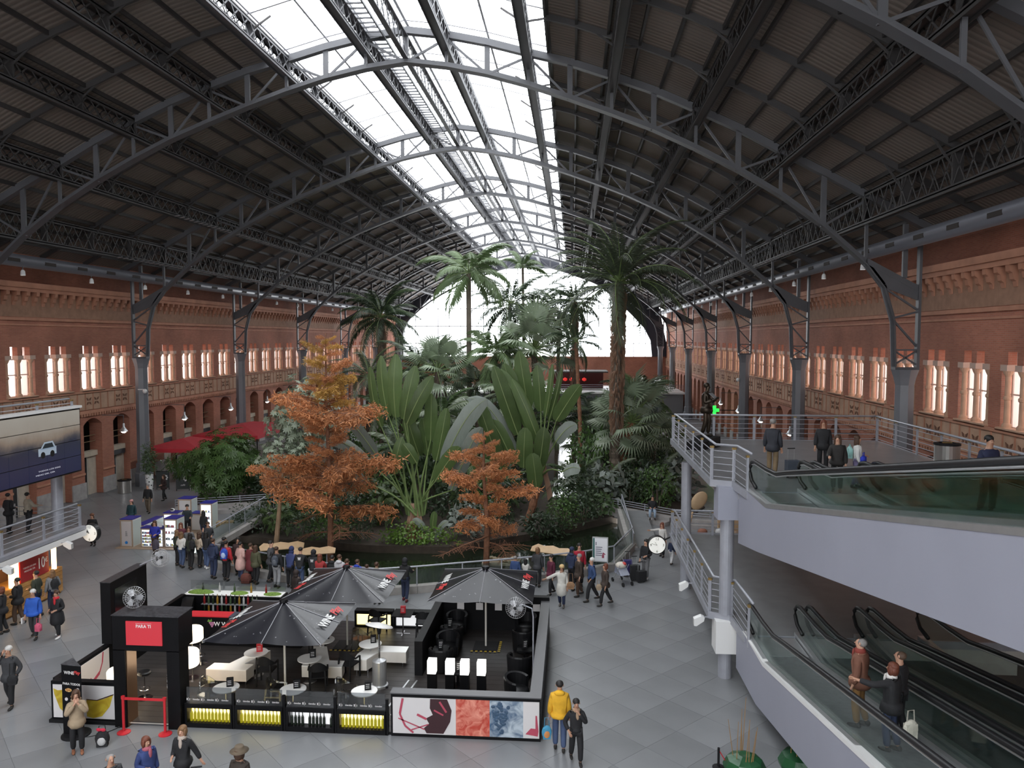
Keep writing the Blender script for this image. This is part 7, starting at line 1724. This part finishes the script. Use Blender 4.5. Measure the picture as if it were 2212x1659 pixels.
for i, (x,y,z,w,l) in enumerate(((-18.75,39.3,0,.5,'bottom box by the bridge ramp'),(-18.3,39.45,0,.42,'small bottom box nearest the bridge ramp'),(-18.72,39.28,.36,.46,'box on top of the stack'),(-18.3,39.42,.36,.38,'small top box by the bridge ramp'))):
    t = thing('cardboard_box', 'brown cardboard carton, ' + l, 'box', (x,y,z), .1*i, group='cardboard cartons')
    b = MB(); b.box(-w/2,w/2,-.2,.2,0,.36); b.build('carton', m_card, t); b = MB(); b.box(-.03,.03,-.201,.201,.02,.362); b.build('tape', mat('tape_tan', (.42,.33,.2), .4), t)
# luggage
def suitcase(x,y,z,rz,h,col,label):
    t = thing('suitcase', label, 'suitcase', (x,y,z), rz); mt = cloth(col)
    b = MB(); b.box(-.2,.2,-.12,.12,.06,h); b.build('shell', mt, t)
    b = MB(); b.box(-.17,.17,-.135,-.12,.12,h-.08); b.build('pocket', mt, t)
    for s in (-1,1):
        b = MB(); b.lathe([(.035,0),(.035,.05)], (s*.15,0,.0), 8); b.build('wheel', m_rub, t); b = MB(); b.bar((s*.1,.1,h),(s*.1,.1,h+.36),.018); b.build('handle_rod', m_alu, t)
    b = MB(); b.bar((-.12,.1,h+.36),(.12,.1,h+.36),.03); b.build('grip', m_rub, t)
suitcase(2.72,33.15,0,.2,.68,BK,'large black suitcase beside the man in grey trousers'); suitcase(2.45,33.75,0,.1,.72,(.03,.025,.12),'navy suitcase behind the large black one'); suitcase(2.98,32.95,0,.5,.5,BK,'small black suitcase at the feet of the man in grey trousers')
suitcase(-8.3,15.9,0,.3,.6,BK,'black suitcase pulled by the woman with the pale scarf'); suitcase(6.85,24.45,ZU,.2,.55,(.05,.06,.08),'dark suitcase carried by the man on the upper deck')
def soft_bag(x,y,z,rz,w,d,h,col,label,name='handbag',cat='bag',strap=.25,col2=None):
    t = thing(name, label, cat, (x,y,z), rz); b = MB(); b.ell((0,0,h/2),w/2,d/2,h/2,12,8); b.box(-w*.36,w*.36,-d*.36,d*.36,h*.05,h*.8); b.build('sack', cloth(col), t)
    if col2: b = MB(); b.ell((0,-d*.35,h*.4),w*.3,d*.25,h*.28,10,6); b.build('pocket', cloth(col2), t)
    b = MB(); b.tube([(-w*.25,0,h*.85),(-w*.2,0,h+strap*.8),(w*.2,0,h+strap*.8),(w*.25,0,h*.85)], .012, 5); b.build('strap', cloth(tuple(c*.7 for c in col)), t)
soft_bag(-14.95,31.55,1.0,0,.34,.22,.48,(.02,.07,.4),'blue backpack worn over the red jacket','backpack','backpack',.05,(.4,.5,.7))
soft_bag(-12.4,30.8,1.0,0,.3,.2,.44,(.06,.07,.09),'dark grey backpack worn by the student in grey trousers','backpack','backpack',.05,(.12,.13,.15))
soft_bag(-19.55,27.2,1.0,.6,.3,.2,.42,BK,'black backpack worn over the grey sweater','backpack','backpack',.05)
soft_bag(8.05,22.95,ZU+.85,1.4,.28,.18,.38,(.3,.55,.52),'turquoise backpack of the girl in the white jacket','backpack','backpack',.05)
soft_bag(8.35,22.7,ZU+.75,1.0,.34,.16,.24,(.02,.04,.45),'bright blue bag carried by the girl in the white jacket',strap=.1)
soft_bag(-17.1,32.95,1.0,0,.3,.2,.4,BK,'black backpack worn by the student with the olive top','backpack','backpack',.05)
soft_bag(-18.45,24.75,.35,0,.24,.2,.3,(.6,.10,.18),'pink plastic bag held by the man in the blue jacket','carrier_bag','bag',.2)
soft_bag(-.62,18.95,.35,.2,.26,.12,.36,(.05,.25,.4),'blue and orange shopping bag of the man in yellow','shopping_bag','bag',.25,(.6,.25,.08))
soft_bag(-12.05,18.35,0,.3,.36,.22,.42,BK,'black tote bag with a red bow standing on the floor','tote_bag','bag',.15,(.5,.5,.5)); 
t = thing('red_bow', 'red ribbon bow on the black tote bag', 'bow', (-12.05,18.3,.42)); b = MB(); b.ell((-.06,0,.04),.07,.03,.045,8,6); b.ell((.06,0,.04),.07,.03,.045,8,6); b.build('loops', cloth((.5,.02,.05)), t); b = MB(); b.ell((0,0,.035),.025,.03,.03,8,6); b.build('knot', cloth((.45,.02,.05)), t)
soft_bag(-.05,29.5,.75,0,.34,.16,.3,(.30,.17,.09),'tan leather shoulder bag of the woman in the white coat',strap=.4)
soft_bag(1.05,29.75,.65,0,.24,.12,.26,(.36,.27,.18),'beige handbag of the red-haired walking woman',strap=.2)
soft_bag(-20.0,35.05,.35,0,.34,.22,.5,(.07,.06,.085),'dark grey backpack held by the girl in royal blue','backpack','backpack',.1)
soft_bag(-13.95,31.45,.0,0,.5,.28,.46,(.12,.035,.025),'rust brown bag at the feet of the maroon coat',strap=.1)
soft_bag(-15.7,19.95,.75,.3,.3,.14,.3,BK,'black shoulder bag of the white-haired man on the phone',strap=.4)
soft_bag(5.88,13.5,ZL+1.23+.3,.3,.3,.14,.36,(.5,.47,.40),'pale canvas bag of the pointing woman on the lower moving ramp','tote_bag','bag',.2)
# stroller
t = thing('stroller', 'folding grey stroller with coats draped over it', 'stroller', (2.15,32.7,0), .5); m_pram = cloth((.35,.37,.45))
for s in (-.22,.22):
    b = MB(); b.tube([(s,.35,1.0),(s,-.1,.45),(s,-.4,.08)], .014, 6); b.tube([(s,-.15,.85),(s,.15,.4),(s,.4,.08)], .014, 6); b.build('frame', m_alu, t)
    for yy in (-.42,.42):
        b = MB(); b.T = Matrix.Translation((s,yy,.09)) @ Matrix.Rotation(pi/2,4,'Y'); b.lathe([(.09,-.02),(.09,.02)], n=14); b.build('wheel', m_rub, t)
b = MB(); b.add([(-.22,.2,.8),(.22,.2,.8),(.22,-.25,.42),(-.22,-.25,.42),(-.22,.3,.45),(.22,.3,.45)],[(0,1,2,3),(0,1,5,4),(3,2,5,4)]); b.build('seat', m_pram, t, fix=True)
b = MB(); b.ell((0,.1,.78),.26,.22,.14,12,7); b.build('draped_coat', cloth((.6,.55,.48)), t, smooth=True); b = MB(); b.ell((.08,.0,.85),.1,.12,.08,8,6); b.build('red_toy', cloth((.5,.06,.05)), t, smooth=True)
# information sign by the pond
t = thing('info_sign', 'white information sign with green edge by the pond bridge', 'sign', (1.25,34.0,0), -.12)
b = MB(); b.box(-.35,.35,-.05,.05,.55,1.66); b.build('frame', m_alu, t); b = MB(); b.box(-.24,.31,-.06,-.05,.6,1.62); s_ = b.build('panel', mat('sign_white', (.72,.73,.76), .4), t); b = MB(); b.box(-.32,-.24,-.06,-.05,.6,1.62); b.build('green_edge', mat('sign_green', (.06,.16,.15), .4), t)
b = MB(); b.box(-.2,-.16,-.063,-.06,1.3,1.45)
for k in range(5): b.box(-.2,.1-.03*(k % 3),-.063,-.06,1.2-.09*k,1.235-.09*k)
b.build('text_lines', mat('sign_text', (.12,.12,.16), .5), s_); b = MB(); b.box(.08,.18,-.063,-.06,.74,.88); b.sprism([(.09,.88),(.26,.9),(.13,1.0)], 'y', -.063, -.06); b.build('pictogram', mat('sign_red_mark', (.3,.06,.1), .5), s_, fix=True)
for s in (-.33,.33):
    b = MB(); b.bar((s,.0,0),(s,.0,.6),.05); b.build('leg', m_rail, t)
# bins
def bin_(x,y,z,r,h,label):
    t = thing('litter_bin', label, 'bin', (x,y,z)); b = MB(); b.lathe([(r*.95,0),(r,.03),(r,h-.05),(r*.97,h-.04)], n=24); b.build('body', mat('bin_steel', (.42,.40,.38), .28, .8), t, smooth=False); b = MB(); b.lathe([(r+.02,h-.06),(r+.02,h),(r*.7,h+.02),(r*.7,h-.02),(0,h-.02)], n=24, caps=False); b.build('rim', m_blk2, t)
    b = MB(); b.box(-r*.4,r*.4,-.02,.02,h+.0,h+.03); b.build('lid_bar', m_brass, t)
bin_(12.15,25.9,ZU,.38,.95,'round steel litter bin with black rim on the upper deck'); bin_(-30.4,49.6,0,.42,.9,'round steel litter bin by the brick pier below the video wall')
# awnings and cafe things along the left arcade
m_awn = mat('red_canvas', (0.42,0.03,0.045), 0.6, var=0.1)
for (x0,x1,y0,y1,z,l) in ((-30.8,-26.6,52.6,57.2,2.6,'red canvas awning behind the rounded bush'),(-30.6,-25.2,59.5,68.5,2.7,'larger red canvas awning behind the variegated tree')):
    t = thing('awning', l, 'awning', ((x0+x1)/2,(y0+y1)/2,0)); w, d = (x1-x0)/2, (y1-y0)/2
    b = MB(); b.add([(-w,-d,z),(w,-d,z),(w,d,z),(-w,d,z),(0,-d*.25,z+.55),(0,d*.25,z+.55)],[(0,1,4),(1,2,5,4),(2,3,5),(3,0,4,5)]); b.build('canvas', m_awn, t)
    b = MB(); b.box(-w,w,-d-.01,-d+.01,z-.28,z); b.box(-w,w,d-.01,d+.01,z-.28,z); b.box(-w-.01,-w+.01,-d,d,z-.28,z); b.box(w-.01,w+.01,-d,d,z-.28,z); b.build('valance', mat('red_valance', (.50,.025,.04), .6), t)
    for sx_ in (-1,1):
        for sy_ in (-1,1):
            b = MB(); b.bar((sx_*w*.96,sy_*d*.96,0),(sx_*w*.96,sy_*d*.96,z),.07); b.build('post', m_blk2, t)
def board(x,y,rz,label,logo):
    t = thing('pavement_board', label, 'sign', (x,y,0), rz); b = MB(); b.box(-.42,.42,-.03,.03,.12,1.25); b.build('panel', mat('slate_board', (.03,.035,.035), .5), t); b = MB()
    for s in (-.42,.42): b.bar((s,0,0),(s,0,1.3),.04); 
    b.bar((-.42,0,1.28),(.42,0,1.28),.04); b.build('frame', m_blk2, t); lettering('cafe', m_print, t, frame((0,-.04,.4),(1,0,0),(0,0,1)), .16)
    b = MB()
    for k in range(7): a = k*2*pi/7; b.T = Matrix.Translation((.2+.12*cos(a),-.035,.85+.14*sin(a))) @ Matrix.Rotation(pi/2,4,'X'); b.lathe([(.06,0),(.05,.01)], n=8)
    b.build('flower_mark', m_print, t)
board(-26.8,50.6,.25,'slate pavement board with a white flower mark by the rounded bush',1); board(-28.4,50.9,.1,'black pavement board beside the patterned pot',1)
t = thing('potted_plant', 'tall leafy plant in a white patterned pot beside the column', 'plant', (-29.2,50.6,0)); b = MB(); b.lathe([(.2,0),(.24,.5),(.26,1.1),(.22,1.1),(0,1.05)], n=18, caps=False); pt_ = b.build('pot', m_white, t)
b = MB()
for k in range(18):
    a = k*2.4; z = .12+.05*k; b.T = Matrix.Translation((.245*cos(a),.245*sin(a),z)) @ Matrix.Rotation(a,4,'Z') @ Matrix.Rotation(pi/2,4,'Y'); b.lathe([(.05,0),(.03,.015)], n=7)
b.build('pattern', m_blk2, pt_); o = obj('foliage', dr, t, (0,0,2.2)); o.scale = (.75,.75,.6); o['kind'] = 'stuff'
# pendant lamps of the arcades
def pendant(x, y, z, sg, label, grp):
    t = thing('pendant_lamp', label, 'lamp', (x,y,z), group=grp); b = MB(); b.lathe([(.05,.55),(.07,.5),(.07,.3),(.12,.25),(.24,.05),(.26,0)], n=16, caps=False); b.build('shade', m_alu, t, smooth=True); b = MB(); b.ell((0,0,.0),.17,.17,.12,12,8); b.build('bulb', mat('lamp_bulb', (1,1,.95), .4, emit=(1,.97,.9), estr=6), t)
    b = MB(); b.bar((0,0,.5),(0,0,1.1),.03); b.bar((0,0,1.1),(sg*1.5,0,1.1),.04); b.build('arm', m_steel, t)
for k in range(5): pendant(-30.4,49.7+8.2*k,4.2,-1,'silver arcade pendant lamp, %s from the steel bin' % ORD[k],'arcade lamps of the left wall')
for k in range(6): pendant(14.7,45.0+8.2*k,4.0,1,'silver arcade pendant lamp, %s from the upper deck' % ORD[k],'arcade lamps of the right wall')
# spot lamps below the ducts
for s in (-1,1):
    for k in range(10):
        t = thing('spot_lamp', '%s small white spot lamp under the duct %s' % (ORD[k], 'from the upper deck' if s > 0 else 'from the video wall'), 'lamp', (CX+s*22.3, 40.2+6.05*k, 13.95), group='spot lamps under the ducts'); b = MB(); b.lathe([(.06,.3),(.11,.22),(.13,0)], n=12, caps=False); b.build('housing', m_white, t); b = MB(); b.lathe([(.12,.02),(0,.02)], n=12, caps=False); b.build('lens', mat('spot_lens', (1,1,1), .4, emit=(1,1,1), estr=3), t); b = MB(); b.bar((0,0,.25),(0,0,.6),.03); b.build('stem', m_steel, t)
for (x,y,z,sg,l) in ((-30.1,51.9,6.8,-1,'white dome camera on the column behind the video wall'),(14.4,68.6,6.9,1,'white dome camera on the column beyond the statue')):
    t = thing('security_camera', l, 'camera', (x,y,z)); b = MB(); b.bar((0,0,.1),(sg*.5,0,.1),.06); b.build('arm', m_white, t); b = MB(); b.ell((0,0,-.02),.15,.15,.17,12,8); b.build('dome', m_white, t, smooth=True)
# green cross sign
t = thing('pharmacy_cross', 'glowing green pharmacy cross beyond the bronze statue', 'sign', (14.2,78.4,3.3)); b = MB(); b.box(-.45,.45,-.06,.06,-.15,.15); b.box(-.15,.15,-.06,.06,-.45,.45); b.build('cross', mat('green_neon', (.05,.9,.1), .4, emit=(.02,1,.06), estr=2), t); b = MB(); b.box(.45,2.0,-.03,.03,-.04,.04); b.build('bracket', m_blk2, t)
# wrapped plants with stakes, rope post
for i, (x,y,l) in enumerate(((4.2,18.5,'beside the black rope post'),(5.6,18.8,'under the lower moving ramp'))):
    t = thing('wrapped_planter', 'green tarpaulin wrapped round a planter ' + l, 'planter', (x,y,0)); b = MB(); b.lathe([(.5,0),(.52,.1),(.42,.3),(.15,.42),(0,.4)], n=9, caps=False); b.build('tarpaulin', mat('green_tarp', (.015,.08,.03), .35, var=.2, bump=.4, bscale=6), t)
    rr = random.Random(i)
    for k in range(9):
        b = MB(); a = rr.uniform(0,6.28); b.tube([(.25*cos(a),.25*sin(a),.2),(.32*cos(a)+rr.uniform(-.1,.1),.32*sin(a),rr.uniform(.9,1.7))], [.012,.006], 5); b.build('stake', mat('bamboo', (.30,.17,.06), .7), t)
t = thing('rope_post', 'black post with a red rope beside the wrapped planter', 'barrier post', (3.6,18.6,0)); b = MB(); b.lathe([(.15,0),(.15,.02),(.03,.04),(.03,.5)], n=12); b.build('post', m_blk2, t); b = MB(); b.tube([(0,0,.45),(.15,0,.2),(.3,.05,.02)], .012, 5); b.build('rope', m_red, t)
# figures and giant spoon beyond the lower deck
t = thing('wooden_spoon', 'giant wooden spoon leaning beyond the lower deck railing', 'spoon', (5.5,37.0,0)); b = MB(); b.tube([(-.2,0,.0),(.25,0,2.2)], .05, 8); b.build('handle', m_tan, t); b = MB(); b.T = Matrix.Translation((.55,0,2.75)) @ Matrix.Rotation(radians(35),4,'Y'); b.ell((0,0,0),.33,.09,.5,14,9); b.build('bowl', m_tan, t, smooth=True)
for i, (x,y,c,hc,l) in enumerate(((6.2,36.8,(.5,.22,.25),(.28,.12,.08),'pink doll figure with a brown cap'),(5.4,36.6,(.55,.42,.42),(.4,.25,.2),'pale pink doll figure by the giant spoon'),(7.05,36.9,(.12,.2,.45),(.6,.6,.6),'blue doll figure beside the pink one'))):
    t = thing('doll_figure', l + ' beyond the lower deck', 'figure', (x,y,0)); b = MB(); b.lathe([(.28,0),(.3,.1),(.22,.5),(.26,.75),(.12,.95)], n=14); b.build('body', cloth(c), t, smooth=True); b = MB(); b.ell((0,0,1.15),.22,.22,.24,12,8); b.build('head', SKINS[0], t, smooth=True); b = MB(); b.ell((0,.02,1.28),.24,.24,.18,12,8); b.build('cap', cloth(hc), t, smooth=True)
    for s in (-1,1): b = MB(); b.tube([(s*.24,0,.8),(s*.34,-.1,.55)], .06, 7); b.build('arm', cloth(c), t)
t = thing('shop_front', 'tan shop front with stacked cushions beyond the lower deck', 'stall', (8.6,38.2,0)); b = MB(); b.box(-1.4,1.4,0,.3,0,2.2); b.build('back_panel', m_tan, t)
for k in range(6): b = MB(); b.ell((-1.1+.45*k,-.25,.55+.35*(k % 2)),.26,.16,.2,10,7); b.build('cushion', cloth(((.55,.5,.45),(.4,.28,.2),(.6,.55,.5))[k % 3]), t, smooth=True)
b = MB(); b.box(-1.4,1.4,-.5,0,0,.35); b.build('counter', m_tan, t)
t = thing('floor_cable', 'thin black cable lying on the floor behind the menu totem', 'cable', (-12.6,18.9,0)); b = MB(); b.tube([(-.4,-.3,.01),(0,-.1,.01),(.25,.1,.01),(.4,.35,.01)], .012, 5); b.build('cord', m_rub, t); b = MB(); b.ell((.42,.38,.02),.04,.03,.02,8,5); b.build('plug', m_rub, t)
t = thing('phone_in_hand', 'dark phone held by the white-haired man', 'phone', (-16.09,20.07,1.56), .15); b = MB(); b.box(-.012,.012,-.04,.04,-.07,.07); b.build('case', m_rub, t); b = MB(); b.box(.012,.014,-.035,.035,-.06,.06); b.build('screen', MATS['off_screen'], t)
# far garden lights along the terrace rail are part of the terrace; white paper in the blue jacket's hand
t = thing('folded_paper', 'white folded paper held by the man in the blue jacket', 'paper', (-19.05,24.8,.7)); b = MB(); b.box(-.02,.02,-.07,.07,-.1,.1); b.build('sheet', m_white, t); b = MB(); b.box(.02,.024,-.05,.05,-.08,.06); b.build('inner_fold', m_print, t)
